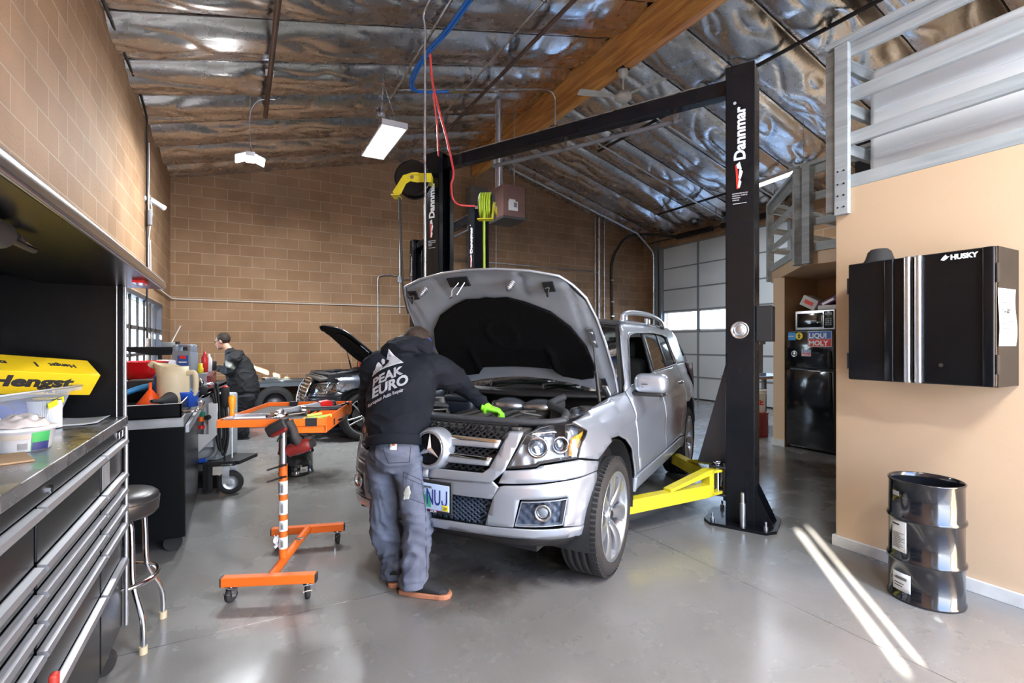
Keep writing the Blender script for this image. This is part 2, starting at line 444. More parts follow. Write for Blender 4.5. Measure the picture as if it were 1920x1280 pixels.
# gable roof: foil-faced insulation sagging between purlins
def foil_mat(name):
    m = bpy.data.materials.new(name); m.use_nodes = True; nt = m.node_tree; b = nt.nodes['Principled BSDF']; L = nt.links.new; N = nt.nodes.new
    g = N('ShaderNodeNewGeometry')
    b.inputs['Metallic'].default_value = 1; b.inputs['Base Color'].default_value = (.74, .71, .70, 1); b.inputs['Roughness'].default_value = .27
    mp = N('ShaderNodeMapping'); mp.inputs['Scale'].default_value = (.8, 5, 1); mp.inputs['Rotation'].default_value = (0, 0, .6); L(g.outputs['Position'], mp.inputs[0])
    n = N('ShaderNodeTexNoise'); n.inputs['Scale'].default_value = 1.5; n.inputs['Detail'].default_value = 1.5; n.inputs['Distortion'].default_value = .5; L(mp.outputs[0], n.inputs['Vector'])
    ab = N('ShaderNodeMath'); ab.operation = 'SUBTRACT'; ab.inputs[1].default_value = .5; L(n.outputs['Fac'], ab.inputs[0])
    ab2 = N('ShaderNodeMath'); ab2.operation = 'ABSOLUTE'; L(ab.outputs[0], ab2.inputs[0])
    b1 = N('ShaderNodeBump'); b1.inputs['Strength'].default_value = .25; b1.inputs['Distance'].default_value = .035; L(ab2.outputs[0], b1.inputs['Height'])
    n2 = N('ShaderNodeTexNoise'); n2.inputs['Scale'].default_value = 9; n2.inputs['Detail'].default_value = 4; L(g.outputs['Position'], n2.inputs['Vector'])
    b2 = N('ShaderNodeBump'); b2.inputs['Strength'].default_value = .03; b2.inputs['Distance'].default_value = .01; L(n2.outputs['Fac'], b2.inputs['Height'])
    L(b1.outputs[0], b2.inputs['Normal']); L(b2.outputs[0], b.inputs['Normal'])
    mr = N('ShaderNodeMapRange'); mr.inputs[3].default_value = .2; mr.inputs[4].default_value = .36; L(n2.outputs['Fac'], mr.inputs[0]); L(mr.outputs[0], b.inputs['Roughness'])
    return m
M_foil = foil_mat('silver_foil_insulation')
SEAM = .9
def foil(x0, x1):
    def fn(u, v):
        x = x0 + (x1 - x0) * u; y = YF - .1 + (YB + .1 - YF + .1) * v
        k = (y - 5.886) / SEAM; fr = k - math.floor(k); ki = math.floor(k)
        d = abs(fr - .5) * 2
        sag = (1 - d ** 3.2) * (.125 + .03 * noise.noise((ki * 3.1, x * .35, 1)))
        w = noise.noise((x * 1.1 + y * 1.0 + ki * 7, y * 3.0 - x * .9, ki * 2.3))
        w2 = 1 - abs(noise.noise((x * 1.3 + y * 1.2, y * 3.2 - x * 1.3, 5.37 + ki)) - .14) * 2.6
        z = zceil(x) - sag + .035 * w * (1 - d ** 4) + .032 * (max(0, w2) ** 3) * (1 - d ** 6)
        return (x, y, z)
    return fn
mb = MB(); mb.grid(foil(XL, 4.87), 120, 430); struct(mb.build('ceiling', M_foil), 'silver foil insulation sagging between purlins on the left roof slope')
mb = MB(); mb.grid(foil(4.95, XR), 110, 430); struct(mb.build('ceiling', M_foil), 'silver foil insulation sagging between purlins on the right roof slope')
mb = MB()
mb.add([(XL - .3, YF - .3, ZL + .25), (4.87, YF - .3, ZT + .3), (4.87, YB + .3, ZT + .3), (XL - .3, YB + .3, ZL + .25)], [(0, 1, 2, 3)])
mb.add([(XR + .3, YF - .3, ZR + .25), (4.87, YF - .3, ZT + .3), (4.87, YB + .3, ZT + .3), (XR + .3, YB + .3, ZR + .25)], [(0, 3, 2, 1)])
struct(mb.build('roof', mat('roof_deck', (.2, .2, .2), .8), solid=-.05))

def wood_mat(name, c1, c2, sc=1.0, axis='Y', rough=.5):
    m = bpy.data.materials.new(name); m.use_nodes = True; nt = m.node_tree; b = nt.nodes['Principled BSDF']; L = nt.links.new; N = nt.nodes.new
    tcn = N('ShaderNodeTexCoord'); mp = N('ShaderNodeMapping'); s = [9, 9, 9]; s['XYZ'.index(axis)] = .7; mp.inputs['Scale'].default_value = [q * sc for q in s]
    L(tcn.outputs['Object'], mp.inputs[0]); n = N('ShaderNodeTexNoise'); n.inputs['Scale'].default_value = 2.2; n.inputs['Detail'].default_value = 9; n.inputs['Distortion'].default_value = .6
    L(mp.outputs[0], n.inputs['Vector']); r = N('ShaderNodeValToRGB'); r.color_ramp.elements[0].color = (*c1, 1); r.color_ramp.elements[1].color = (*c2, 1)
    r.color_ramp.elements[0].position = .35; r.color_ramp.elements[1].position = .65
    L(n.outputs['Fac'], r.inputs[0]); L(r.outputs[0], b.inputs['Base Color']); b.inputs['Roughness'].default_value = rough
    bp = N('ShaderNodeBump'); bp.inputs['Strength'].default_value = .2; bp.inputs['Distance'].default_value = .004; L(n.outputs['Fac'], bp.inputs['Height']); L(bp.outputs[0], b.inputs['Normal'])
    return m
for nm, x0, x1 in (('left', XL, 4.86), ('right', 4.96, XR)):
    c_ = [o for o in COL.objects if o.name.startswith('ceiling')][0 if nm == 'left' else -1]
    for k in range(-8, 6):
        y = 5.886 + .9 * k
        if YF < y < YB:
            mb = MB(); mb.tube([(x0 + (x1 - x0) * i / 40, y + .006 * noise.noise((i * .7, k, 0)), zceil(x0 + (x1 - x0) * i / 40) - .012) for i in range(41)], [(.010, .007)] * 41, 6); mb.build('purlin_seam', mat('dark_seam', (.05, .04, .035), .7), c_)
M_glulam = wood_mat('orange_varnished_timber', (.50, .19, .04), (.85, .43, .12), .8, 'Y', .42)
mb = MB()
for k in range(13):
    z0 = 5.41 + k * .044; mb.bx(4.85, 4.975, YF, YB - .02, z0, z0 + .0435)
struct(mb.build('beam', M_glulam, bevel=.002, bseg=1), 'orange glued laminated timber ridge beam')
struct(MB().bx(4.70, 5.14, YB - .3, YB, 0, 5.1).build('pilaster', M_pil, bevel=.004), 'grey block pilaster carrying the ridge beam')

# near beige room, mezzanine, alcove
struct(MB().bx(XN, XN + .12, YF, YN, 0, 2.5).build('wall_near_right', M_beige, bevel=.004))
struct(MB().bx(XN + .12, 6.72, YN - .12, YN, 0, 2.35).build('wall_return', M_beige))
struct(MB().bx(6.60, 6.72, YN, 3.54, 0, 2.35).build('wall_beside_alcove', M_beige))
struct(MB().bx(7.40, 7.50, 3.54, 4.26, 0, 2.35).build('wall_behind_fridge', M_beige))
struct(MB().bx(6.63, 7.5, 4.26, 4.43, 0, 2.35).build('wall_pillar', M_beige, bevel=.004))
mz = [(XN + .12, YF), (XN + .12, YN), (5.87, YN), (5.87, 3.545), (7.06, 4.76), (XR, 4.76), (XR, YF)]
struct(MB().prism(mz, 2.35, 2.5).build('mezzanine_floor', M_beige), 'beige mezzanine deck edge with an angled corner over the fridge')
mb = MB(); mb.bx(XN - .018, XN, YF, YN + .018, 0, .075); mb.bx(XN, 6.6, YN, YN + .018, 0, .075)
struct(mb.build('baseboard_right', M_base, bevel=.003))
struct(MB().bx(6.61, 6.63, 4.25, 4.44, 0, .09).build('baseboard_pillar', M_base))

# windows
M_pane = glass_mat('clear_window_glass', gloss=.04, gmax=.25)
M_wfr = mat('dark_window_frame', (.05, .05, .055), .5)
mb = MB()
def wfr(y0, y1, z0, z1): mb.bx(XL - .12, XL + .012, y0, y1, z0, z1)
wfr(WY0 - .03, WY1 + .03, WZ1 - .02, WZ1 + .035); wfr(WY0 - .03, WY1 + .03, WZ0 - .04, WZ0 + .02); wfr(WY0 - .03, WY0 + .03, WZ0, WZ1); wfr(WY1 - .03, WY1 + .03, WZ0, WZ1)
mb.bx(XL - .035, XL - .01, WY0, WY1, 1.60, 1.65); mb.bx(XL - .035, XL - .01, WY0, WY1, 1.27, 1.31)
nb = 6
for i in range(1, nb): 
    y = WY0 + (WY1 - WY0) * i / nb; mb.bx(XL - .03, XL - .01, y - .035, y + .035, WZ0, WZ1)
w1 = struct(mb.build('window_1', M_wfr), 'dark framed window grid in the block wall, bright daylight behind')
MB().bx(XL - .045, XL - .041, WY0, WY1, WZ0, WZ1).build('pane', M_pane, w1)

# garage door in the far right corner
M_gd = mat('garage_door_panel', (.66, .70, .73), .45, var=.03, vscale=1)
M_gseam = mat('garage_door_rail', (.22, .24, .26), .5)
gd = thing('door_1', 'white sectional garage door with a row of bright windows', 'door'); gd['kind'] = 'structure'
rows = [0, .58, 1.16, 1.75, 2.32, 2.90, 3.48, 4.06]; nc = 3
for r in range(7):
    z0, z1 = rows[r] + .006, rows[r + 1] - .006
    mb = MB(); mb.mat(0)
    if r != 3: mb.bx(XR - .01, XR + .04, DY0, DY1, z0, z1)
    else:
        mb.bx(XR - .01, XR + .04, DY0, DY1, z0, z0 + .05); mb.bx(XR - .01, XR + .04, DY0, DY1, z1 - .05, z1)
        for i in range(nc + 1):
            y = DY0 + (DY1 - DY0) * i / nc; mb.bx(XR - .01, XR + .04, max(DY0, y - .05), min(DY1, y + .05), z0, z1)
    mb.mat(1)
    mb.bx(XR - .022, XR + .03, DY0, DY1, z1 - .012, z1 + .018)
    for i in range(nc + 1):
        y = DY0 + (DY1 - DY0) * i / nc; mb.bx(XR - .024, XR - .008, max(DY0, y - .028), min(DY1, y + .028), z0, z1)
    p = mb.build('door_section', [M_gd, M_gseam], gd)
    if r == 3: MB().bx(XR + .01, XR + .014, DY0, DY1, z0 + .04, z1 - .04).build('pane', M_pane, gd)
MB().bx(XR - .02, XR + .03, DY0, DY1, 0, .03).build('bottom_seal', M_blkr, gd)
mb = MB(); mb.bx(XR - .09, XR, DY1, DY1 + .07, 0, 4.05); mb.bx(XR - .09, XR, DY0 - .07, DY0, 0, 4.05)
struct(mb.build('trim_1', M_gseam), 'dark steel door jamb strips')

def portal(x, y, z, sx, sy, rot):
    l = bpy.data.lights.new('window_daylight', 'AREA'); l.shape = 'RECTANGLE'; l.size = sx; l.size_y = sy
    l.cycles.is_portal = True
    o = bpy.data.objects.new('window_daylight', l); COL.objects.link(o); o.location = (x, y, z); o.rotation_euler = rot
portal(XL - .11, (WY0 + WY1) / 2, (WZ0 + WZ1) / 2, WZ1 - WZ0, WY1 - WY0, (0, -PI / 2, 0))
portal(XR + .1, (DY0 + DY1) / 2, 2.035, .5, DY1 - DY0, (0, PI / 2, 0))
portal((OX0 + OX1) / 2, YF - .15, OZ / 2, OX1 - OX0, OZ, (PI / 2, 0, 0))

# unseen white board sun blocker added outside, slotted to shape the sun patches
mb = MB(); fx = -2.2
for i in range(52):
    y = 4.2 + i * .09; segs = [(0, 1.95), (2.16, 2.7)] if (6.1 < y < 6.5 or 7.18 < y < 7.85 or 7.97 < y < 8.56) else [(0, 2.7)]
    for z0, z1 in segs: mb.bx(fx - .02, fx + .0, y, y + .09, z0 - .13, z1)
mb.bx(fx + .0, fx + .03, 4.2, 8.8, .4, .5)
struct(mb.build('sun_blocker_outside', mat('white_blocker_paint', (.8, .8, .8), .7)))
# ================================================================= light fixtures
M_tube = mat('lit_fluorescent_tube', (1, 1, 1), .5, emit=14, ecol=(.93, .97, 1))
M_tube2 = mat('lit_led_panel', (1, 1, 1), .5, emit=30, ecol=(.93, .97, 1))
M_fixw = mat('white_enamel', (.78, .79, .8), .35)
def area(loc, sx, sy, rot, power, col=(.93, .97, 1)):
    l = bpy.data.lights.new('fixture_light', 'AREA'); l.shape = 'RECTANGLE'; l.size = sx; l.size_y = sy; l.energy = power; l.color = col
    o = bpy.data.objects.new('fixture_light', l); COL.objects.link(o); o.location = loc; o.rotation_euler = rot
    return o
def high_bay(loc, rz, label, tilt=0, L=1.2, Wd=.45, power=120, hang=.5, n=4):
    t = thing('high_bay_light', label, 'ceiling light', loc, rz)
    T = Matrix.Rotation(tilt, 4, 'X')
    mb = MB(); mb.T = T
    prof = [(-Wd / 2, 0), (-Wd / 2 + .09, .07), (Wd / 2 - .09, .07), (Wd / 2, 0), (Wd / 2 - .012, -.004), (Wd / 2 - .1, .05), (-Wd / 2 + .1, .05), (-Wd / 2 + .012, -.004)]
    mb.prism([(x, z) for x, z in prof], -L / 2, L / 2, Matrix.Rotation(PI / 2, 4, 'X'))
    mb.bx(-Wd / 2 + .005, Wd / 2 - .005, -L / 2 - .004, -L / 2 + .006, -.01, .068); mb.bx(-Wd / 2 + .005, Wd / 2 - .005, L / 2 - .006, L / 2 + .004, -.01, .068)
    for i in range(n - 1):
        x = -Wd / 2 + .05 + (Wd - .1) * (i + 1) / n; mb.prism([(x - .02, .045), (x + .02, .045), (x, -.005)], -L / 2, L / 2, Matrix.Rotation(PI / 2, 4, 'X'))
    mb.build('housing', M_fixw, t)
    for i in range(n):
        x = -Wd / 2 + .05 + (Wd - .1) * (i + .5) / n
        mb = MB(); mb.T = T; mb.cyl((x, -L / 2 + .02, .012), (x, L / 2 - .02, .012), .013, seg=10); mb.build('lamp_tube', M_tube, t)
    mb = MB()
    for s in (-1, 1):
        p = T @ Vector((0, s * L * .42, .07)); mb.tube([p, (0, s * .05, hang * .6), (0, 0, hang)], .003, 5)
    mb.tube(catmull([T @ Vector((0, -L * .45, .06)), (.05, -L * .3, .25), (-.04, -L * .2, hang * .7), (0, 0, hang)], 6), .005, 5)
    mb.build('hanging_wire', M_steel, t)
    n_ = T @ Vector((0, 0, -.03)); 
    a = area(Vector(loc) + Matrix.Rotation(rz, 3, 'Z') @ n_, Wd * .9, L * .95, (tilt, 0, rz), power)
    return t
# ================================================================= overhead pipes, conduits, ceiling items
M_pipe = mat('brown_iron_pipe', (.10, .065, .05), .55, .3, var=.2)
M_pipek = mat('dark_steel_pipe', (.035, .033, .033), .5, .3)
M_hoseb = mat('blue_hose', (.01, .14, .55), .4)
M_hoser = mat('red_hose', (.6, .05, .05), .4)
M_hosek = mat('black_hose', (.015, .015, .016), .5)
M_hoseg = mat('lime_hose', (.42, .58, .04), .45)
def run(name, pts, r, m, label, cat, group=None, clamps=None, seg=8):
    mb = MB(); mb.tube(pts, r, seg)
    o = mb.build(name, m); tag(o, label, cat, group)
    if clamps:
        mc = MB()
        for c in clamps:
            c = Vector(c); mc.box(c + Vector((0, 0, r * .4)), (r * 3.2, .02, r * 2.6))
        mc.build('clamp', M_steel, o)
    return o
def zc(x): return zceil(x) - .165
x = .32; run('sprinkler_pipe', [(x, YF, zc(x) - .04), (x, 8.0, zc(x) - .04)], .030, M_pipe, 'brown iron pipe under the left roof slope passing the two-panel lamp', 'pipe', clamps=[(x, 3.6, zc(x)), (x, 6.8, zc(x))])
x = 3.45; run('sprinkler_pipe', [(x, YF, zc(x) - .04), (x, 8.9, zc(x) - .04), (x, 9.0, zc(x) - .1)], .028, M_pipe, 'brown iron pipe between the steel conduits and the timber beam', 'pipe', clamps=[(x, 3.6, zc(x)), (x, 6.3, zc(x))])
x = 6.5; run('sprinkler_pipe', [(x, YF, zc(x) - .02), (x, 8.2, zc(x) - .02)], .028, M_pipek, 'dark steel pipe running under the right roof slope', 'pipe', clamps=[(x, 1.8, zc(x)), (x, 3.6, zc(x)), (x, 6.3, zc(x))])
x = 9.1; run('sprinkler_pipe', [(x, 3, zc(x) - .06), (x, 9.1, zc(x) - .06)], .026, M_pipek, 'dark steel pipe low on the right roof slope near the garage door', 'pipe')
x = 2.0; z = zc(x) - .02
o = run('conduit', [(x, YF, z), (x, 8.05, z), (x, 8.1, z)], .018, M_steel, 'steel conduit ending at the box over the tilted fluorescent fixture', 'conduit', clamps=[(x, 4.1, z), (x, 5.9, z)])
MB().box((x, 8.12, z - .01), (.12, .12, .07)).build('junction_box', M_steel, o)
x = 3.1; z = zc(x) - .02; wy = YB - .03
pts = catmull([(x, YF, z), (x, 3, z), (x, 6, z), (x, YB - .5, z), (x, YB - .12, z - .02), (x - .0, wy, z - .14), (x, wy, z - .5)], 6) + [(x, wy, 2.9)]
o = run('conduit', pts, .017, M_steel, 'long steel conduit along the roof that bends down the back wall by the hose reel', 'conduit', clamps=[(x, 3.3, z), (x, 4.9, z), (x, 6.8, z), (x, wy, 4.2)])
MB().box((x, wy - .005, 2.85), (.11, .05, .13)).build('outlet_box', M_steel, o)
MB().tube([(x, wy, 2.8), (x, wy, 2.1)], .014).build('conduit_drop', M_steel, o)
# box where conduits cross, near the top edge
px, py = 3.12, 4.05
o = tag(MB().box((px, py, zc(px) - .03), (.16, .12, .09)).box((px + .13, py - .03, zc(px) - .04), (.1, .1, .07)).build('junction_box', M_steel, bevel=.004), 'steel junction box where the ceiling conduits meet', 'box')
z = zc(2.4) - .05
run('conduit', catmull([(2.02, 4.36, zc(2) - .06), (2.2, 4.25, zc(2.2) - .1), (2.5, 4.28, zc(2.5) - .05), (2.8, 4.12, zc(2.8) - .02), (3.08, 4.05, zc(3.1) - .03)], 6), .014, M_steel, 'bent conduit from the hose drop to the crossing junction box', 'conduit')
# vertical conduit in front of the far lift column
vx, vy = W(797, 300, 5.45)[:2]
o = run('conduit', catmull([(2.02, 4.36, zc(2) - .06), (vx + .1, 4.55, 5.19), (vx, vy - .03, 5.08), (vx, vy, 4.9)], 6) + [(vx, vy, 1.0), (vx, vy, .02)], .013, M_steel, 'long vertical steel conduit dropping from the roof beside the far lift column', 'conduit')
# transverse conduit into the beam, dropping to the lift beam
zz = zc(4) - .02
run('conduit', catmull([(2.0, 7.2, zc(2) - .02), (3.0, 7.2, zc(3) - .02), (4.0, 7.2, zc(4) - .02), (4.6, 7.2, zc(4.6) - .03), (4.76, 7.2, zc(4.76) - .14), (4.78, 7.2, 5.55)], 6) + [(4.78, 7.2, 5.2)], .016, M_steel, 'steel conduit crossing the left roof slope to the timber beam', 'conduit')
# blue hose hanging under the conduit
x = 2.05
pts = catmull([(x + .05, YF + 1, zc(x) - .08), (x + .05, 2, zc(x) - .08), (x + .06, 5.0, zc(x) - .1), (x - .02, 5.9, zc(x) - .12), (x - .04, 6.4, zc(x) - .16), (x + .03, 6.75, zc(x) - .18), (x + .25, 6.86, zc(x) - .14), (x + .62, 6.82, zc(x) - .06)], 8)
o = tag(MB().tube(pts, .019, 10).tube([q + Vector((.045, 0, .01)) for q in pts[:-14]], .016, 8).build('air_hose', M_hoseb), 'blue air hose strapped along the roof conduit and looping to the right', 'hose')
MB().cyl(pts[-1], pts[-1] + Vector((.12, 0, .02)), .014).cyl(pts[-1] + Vector((.12, 0, .02)), pts[-1] + Vector((.3, .01, .06)), .009).build('brass_fitting', mat('brass', (.6, .42, .12), .3, 1), o)

M_dk_ = mat('dark_steel', (.05, .05, .055), .4, .8)
# ceiling fan
t = thing('ceiling_fan', 'white three-blade ceiling fan hanging beside the timber beam', 'ceiling fan', W(1168, 181, 7.25))
c = t.location.copy(); fanT = zceil(c.x) - .1
M_fan = mat('aged_white_enamel', (.62, .6, .53), .45, var=.1)
mb = MB(); mb.lathe([(0, .07), (.05, .07), (.1, .05), (.125, .01), (.125, -.03), (.09, -.06), (.0, -.065)], 24); mb.build('motor_housing', M_fan, t)
top = .40
MB().cyl((0, 0, .06), (0, 0, top - .1), .016).build('down_rod', M_fan, t)
MB().lathe([(0.03, top - .14), (.07, top - .09), (.075, top - .02), (.05, top), (0, top)], 20).build('ceiling_canopy', M_fan, t)
MB().box((-.0, 0, top - .01), (.14, .14, .03)).build('mounting_plate', M_dk_, t)
for k, az in enumerate((R_(163), R_(43), R_(-77))):
    mb = MB(); mb.T = Matrix.Rotation(az, 4, 'Z') @ Matrix.Rotation(R_(10), 4, 'X')
    mb.box((.15, 0, 0), (.12, .05, .006)); mb.prism([(.18, -.045), (.66, -.07), (.68, -.05), (.68, .05), (.66, .07), (.18, .045)], -.004, .004); mb.build('blade', M_fan, t)

# two-panel LED lamp by the brown pipe
t = thing('led_lamp', 'bright two-panel lamp hanging by the brown pipe over the left bay', 'ceiling light', W(469, 299, 6.6))
zt = zceil(t.location.x) - .12 - t.location.z
MB().rbox((0, 0, .03), (.11, .3, .06), .01).build('housing', M_fixw, t)
for s in (-1, 1):
    Mx = Matrix.Rotation(R_(22) * s, 4, 'Y')
    mb = MB(); mb.rbox((s * .115, 0, .0), (.12, .28, .02), .008, M=Mx); mb.build('lamp_panel', M_tube2, t)
    MB().rbox((s * .112, 0, .016), (.135, .3, .012), .005, M=Mx).build('panel_back', M_fixw, t)
    area(t.location + Vector((s * .12, 0, -.04)), .12, .28, (0, R_(22) * s, 0), 60)
pl_ = bpy.data.lights.new('lamp_glow', 'POINT'); pl_.energy = 20; pl_.shadow_soft_size = .12; pl_.color = (.95, .97, 1); po_ = bpy.data.objects.new('lamp_glow', pl_); COL.objects.link(po_); po_.location = t.location + Vector((0, 0, -.08))
mb = MB(); mb.tube([(0, -.1, .06), (0, 0, .2), (0, .1, .06)], .003, 5); mb.tube([(0, 0, .2), (0, 0, zt)], .003, 5)
mb.tube(catmull([(.02, 0, .06), (.0, .02, .3), (.0, 0, .6), (.1, 0, zt - .06), (.3, 0, zt)], 6), .008, 6); mb.build('hanging_wire', M_steel, t)
high_bay((1.73, 6.88, 4.19), 0, 'four-tube fluorescent fixture hanging under the blue ceiling hose', L=1.2, Wd=.34, power=190, hang=.95)
high_bay((.3, -1.1, 4.1), 0, 'added unseen fluorescent fill fixture over the near end of the tool chest aisle', L=1.2, power=150)  # unseen fixture added behind the camera as fill light
high_bay((2.6, -1.2, 4.3), 0, 'added unseen fluorescent fill fixture nearest the open doorway', L=1.2, power=230)  # second unseen fixture, added to light the front of the car
# strip light over the far mezzanine edge
p = W(1448, 337, 8.6)
t = thing('strip_light', 'long white strip light under the roof behind the angled railing', 'ceiling light', p, R_(-8))
MB().bx(-.05, .05, -.9, .9, 0, .06).tube([(0, -.6, .06), (0, -.6, zceil(p.x) - .1 - p.z)], .004, 5).tube([(0, .6, .06), (0, .6, zceil(p.x) - .1 - p.z)], .004, 5).build('housing', M_fixw, t)
MB().rbox((0, 0, -.015), (.09, 1.76, .035), .012).build('diffuser', M_tube, t)
area(p + Vector((0, 0, -.06)), .08, 1.7, (0, 0, R_(-8)), 130, (.86, .93, 1))

# unit heater under the ridge
p0 = W(955, 376, 8.55)
t = thing('unit_heater', 'brown box unit heater with a flue hanging by the timber beam', 'heater', p0, R_(0))
M_htr = mat('brown_heater_enamel', (.20, .115, .10), .4, var=.05)
mb = MB(); mb.bx(-.13, .30, -.02, .55, -.27, .27); mb.build('casing', M_htr, t, bevel=.006)
mb = MB()
for k in range(6): mb.bx(.30, .33, .02, .52, -.2 + k * .075, -.155 + k * .075)
mb.bx(.295, .315, -.01, .54, -.26, .26); mb.build('louvre_grille', M_pipek, t)
MB().bx(-.13, .32, -.03, .55, -.31, -.272).build('base_pan', mat('dark_grey_enamel', (.06, .06, .06), .5), t)
MB().cyl((-.04, .3, .27), (-.04, .3, zceil(p0.x) - .1 - p0.z), .055, seg=16).cyl((-.04, .3, .36), (-.04, .3, .42), .062).build('flue_pipe', M_steel, t)
MB().box((.06, -.032, -.09), (.18, .006, .16)).box((.04, -.034, -.02), (.12, .006, .08)).build('paper_manual', M_paper, t)
MB().box((.10, -.037, -.07), (.06, .004, .08)).build('printed_panel', M_grey, t)
for sx in (-.11, .26): MB().cyl((sx, .3, .27), (sx, .3, zceil(p0.x + sx) - .1 - p0.z), .006, seg=6).build('threaded_rod', M_steel, t)

# door tracks, springs and rails for the far garage door
t = thing('door_track', 'steel door track rising along the back wall to the timber beam', 'door track')
def track(y, m=M_steel, xs=5.6):
    xr = XR - .14
    zc2 = lambda x: zceil(x) - .28
    P = [(xr, y, 0.05), (xr, y, 2.0), (xr, y, 3.75)] + catmull([(xr, y, 3.8), (xr - .04, y, 4.0), (xr - .22, y, 4.16), (xr - .6, y, zc2(xr - .6))], 6) + [(xs, y, zc2(xs))]
    return P
mb = MB(); mb.tube(track(YB - .55), .032, 6); mb.build('rail', M_steel, t)
mb = MB(); P = track(YB - .55)
for q in (P[0], P[-1]): mb.box(q, (.08, .06, .1))
mb.bx(XR - .12, XR - .02, YB - .62, YB - .56, 0, 4.3); mb.build('bracket', M_gseam, t)
for yy, lb in ((7.9, 'middle'), (6.45, 'nearest')):
    zz = lambda x: zceil(x) - .24
    o = tag(MB().tube([(XR - .2, yy, zz(XR - .2)), (5.2, yy, zz(5.2))], .026, 4).build('door_rail', M_steel),
            'steel opener rail under the right roof ' + ('ending behind the near lift column' if lb == 'nearest' else 'between the dark pipe and back wall'), 'rail')
    MB().box((XR - .25, yy, zz(XR - .25)), (.22, .1, .12)).cyl((XR - .6, yy, zz(XR - .6)), (XR - .6, yy, zceil(XR - .6) - .02), .012).build('mounting_bracket', M_gseam, o)
t = thing('torsion_spring', 'black coil torsion spring shaft above the white garage door', 'spring')
MB().tube([(XR - .13, 6.2, 4.26), (XR - .13, YB - .3, 4.26)], .014).build('shaft', M_pipek, t)
for a, b2 in ((6.9, 8.2), (8.4, 9.6)):
    mb = MB(); n = int((b2 - a) / .05)
    for i in range(n): mb.torus((XR - .13, a + i * .05, 4.26), .055, .016, Matrix.Rotation(PI / 2, 4, 'X') @ Matrix.Rotation(.12, 4, 'Y'), 14, 6)
    mb.build('coil', M_blkm, t)
# back wall conduits right half
wy = YB - .025
def wpt(px, py): D = onY(px, wy); return W(px, py, D)
a = wpt(930, 492); b2 = wpt(1120, 510)
zr = (a.z + b2.z) / 2
run('conduit', [(a.x - 1.4, wy, zr), (b2.x - .1, wy, zr)] + catmull([(b2.x - .1, wy, zr), (b2.x, wy, zr - .03), (b2.x + .06, wy, zr - .14), (b2.x + .06, wy, zr - .5)], 5) + [(b2.x + .06, wy, 1.2), (b2.x + .02, wy, .8), (b2.x + .02, wy, .05)], .014, M_steel, 'thin steel conduit along the right back wall turning down behind the raised bonnet', 'conduit')
for px, rr, lb in ((1121, .030, 'thickest vertical pipe of the bundle on the right back wall'), (1116, .014, 'leftmost thin vertical conduit of the bundle on the right back wall'), (1133, .02, 'rightmost vertical conduit of the bundle on the right back wall')):
    q = wpt(px, 400); ztop = zceil(q.x) - .12
    run('conduit', [(q.x, wy - (.05 if rr > .02 else .0), .004), (q.x, wy - (.05 if rr > .02 else .0), ztop)], rr, M_steel, lb, 'conduit')
q = wpt(1149, 440); zt = q.z + .5
P = [(q.x, wy, .6), (q.x - .02, wy, 2), (q.x - .06, wy, 3.3)] + catmull([(q.x - .05, wy, 3.6), (q.x, wy - .15, 4.0), (q.x + .35, wy - .4, 4.42), (q.x + 1.2, wy - 1.2, zc(q.x + 1.2) - .02), (q.x + 2.1, wy - 2.8, zc(q.x + 2.1) - .02), (q.x + 2.0, 4, zc(q.x + 2.0) - .02)], 6)
o = tag(MB().tube(P, .035, 8).build('black_hose', M_hosek), 'thick black cable dropping down the right back wall from the roof', 'cable')
mc = MB()
for z in (3.2, 2.6, 2.2, 1.8): mc.box((q.x - .045 * (z / 3.3), wy - .03, z), (.085, .05, .03))
mc.build('clamp', M_steel, o)
# small conduits, left half of back wall
z = 2.24
run('conduit', [(XL + .03, 8.8, z + .02), (XL + .03, YB - .06, z), (XL + .1, wy, z), (.8, wy, z), (3.9, wy, z + .02)], .013, mat('painted_conduit', (.6, .56, .5), .5), 'thin pale conduit running level along the left back wall', 'conduit')
q = wpt(708, 560)
run('conduit', catmull([(3.08, wy - .02, 2.92), (2.85, wy - .02, 2.93), (q.x + .05, wy - .02, 2.9), (q.x, wy - .02, 2.8), (q.x, wy - .02, 2.4)], 6) + [(q.x, wy - .02, .9)], .014, M_steel, 'thin vertical conduit on the back wall above the dark car bonnet', 'conduit')
run('conduit', [(3.12, wy, 2.86), (4.7, wy, 2.86)], .012, M_steel, 'short level conduit between the far lift columns on the back wall', 'conduit')
q = wpt(930, 430); run('conduit', [(q.x, wy, 2.4), (q.x, wy, 4.35)], .011, M_steel, 'slim vertical conduit on the back wall below the unit heater', 'conduit')

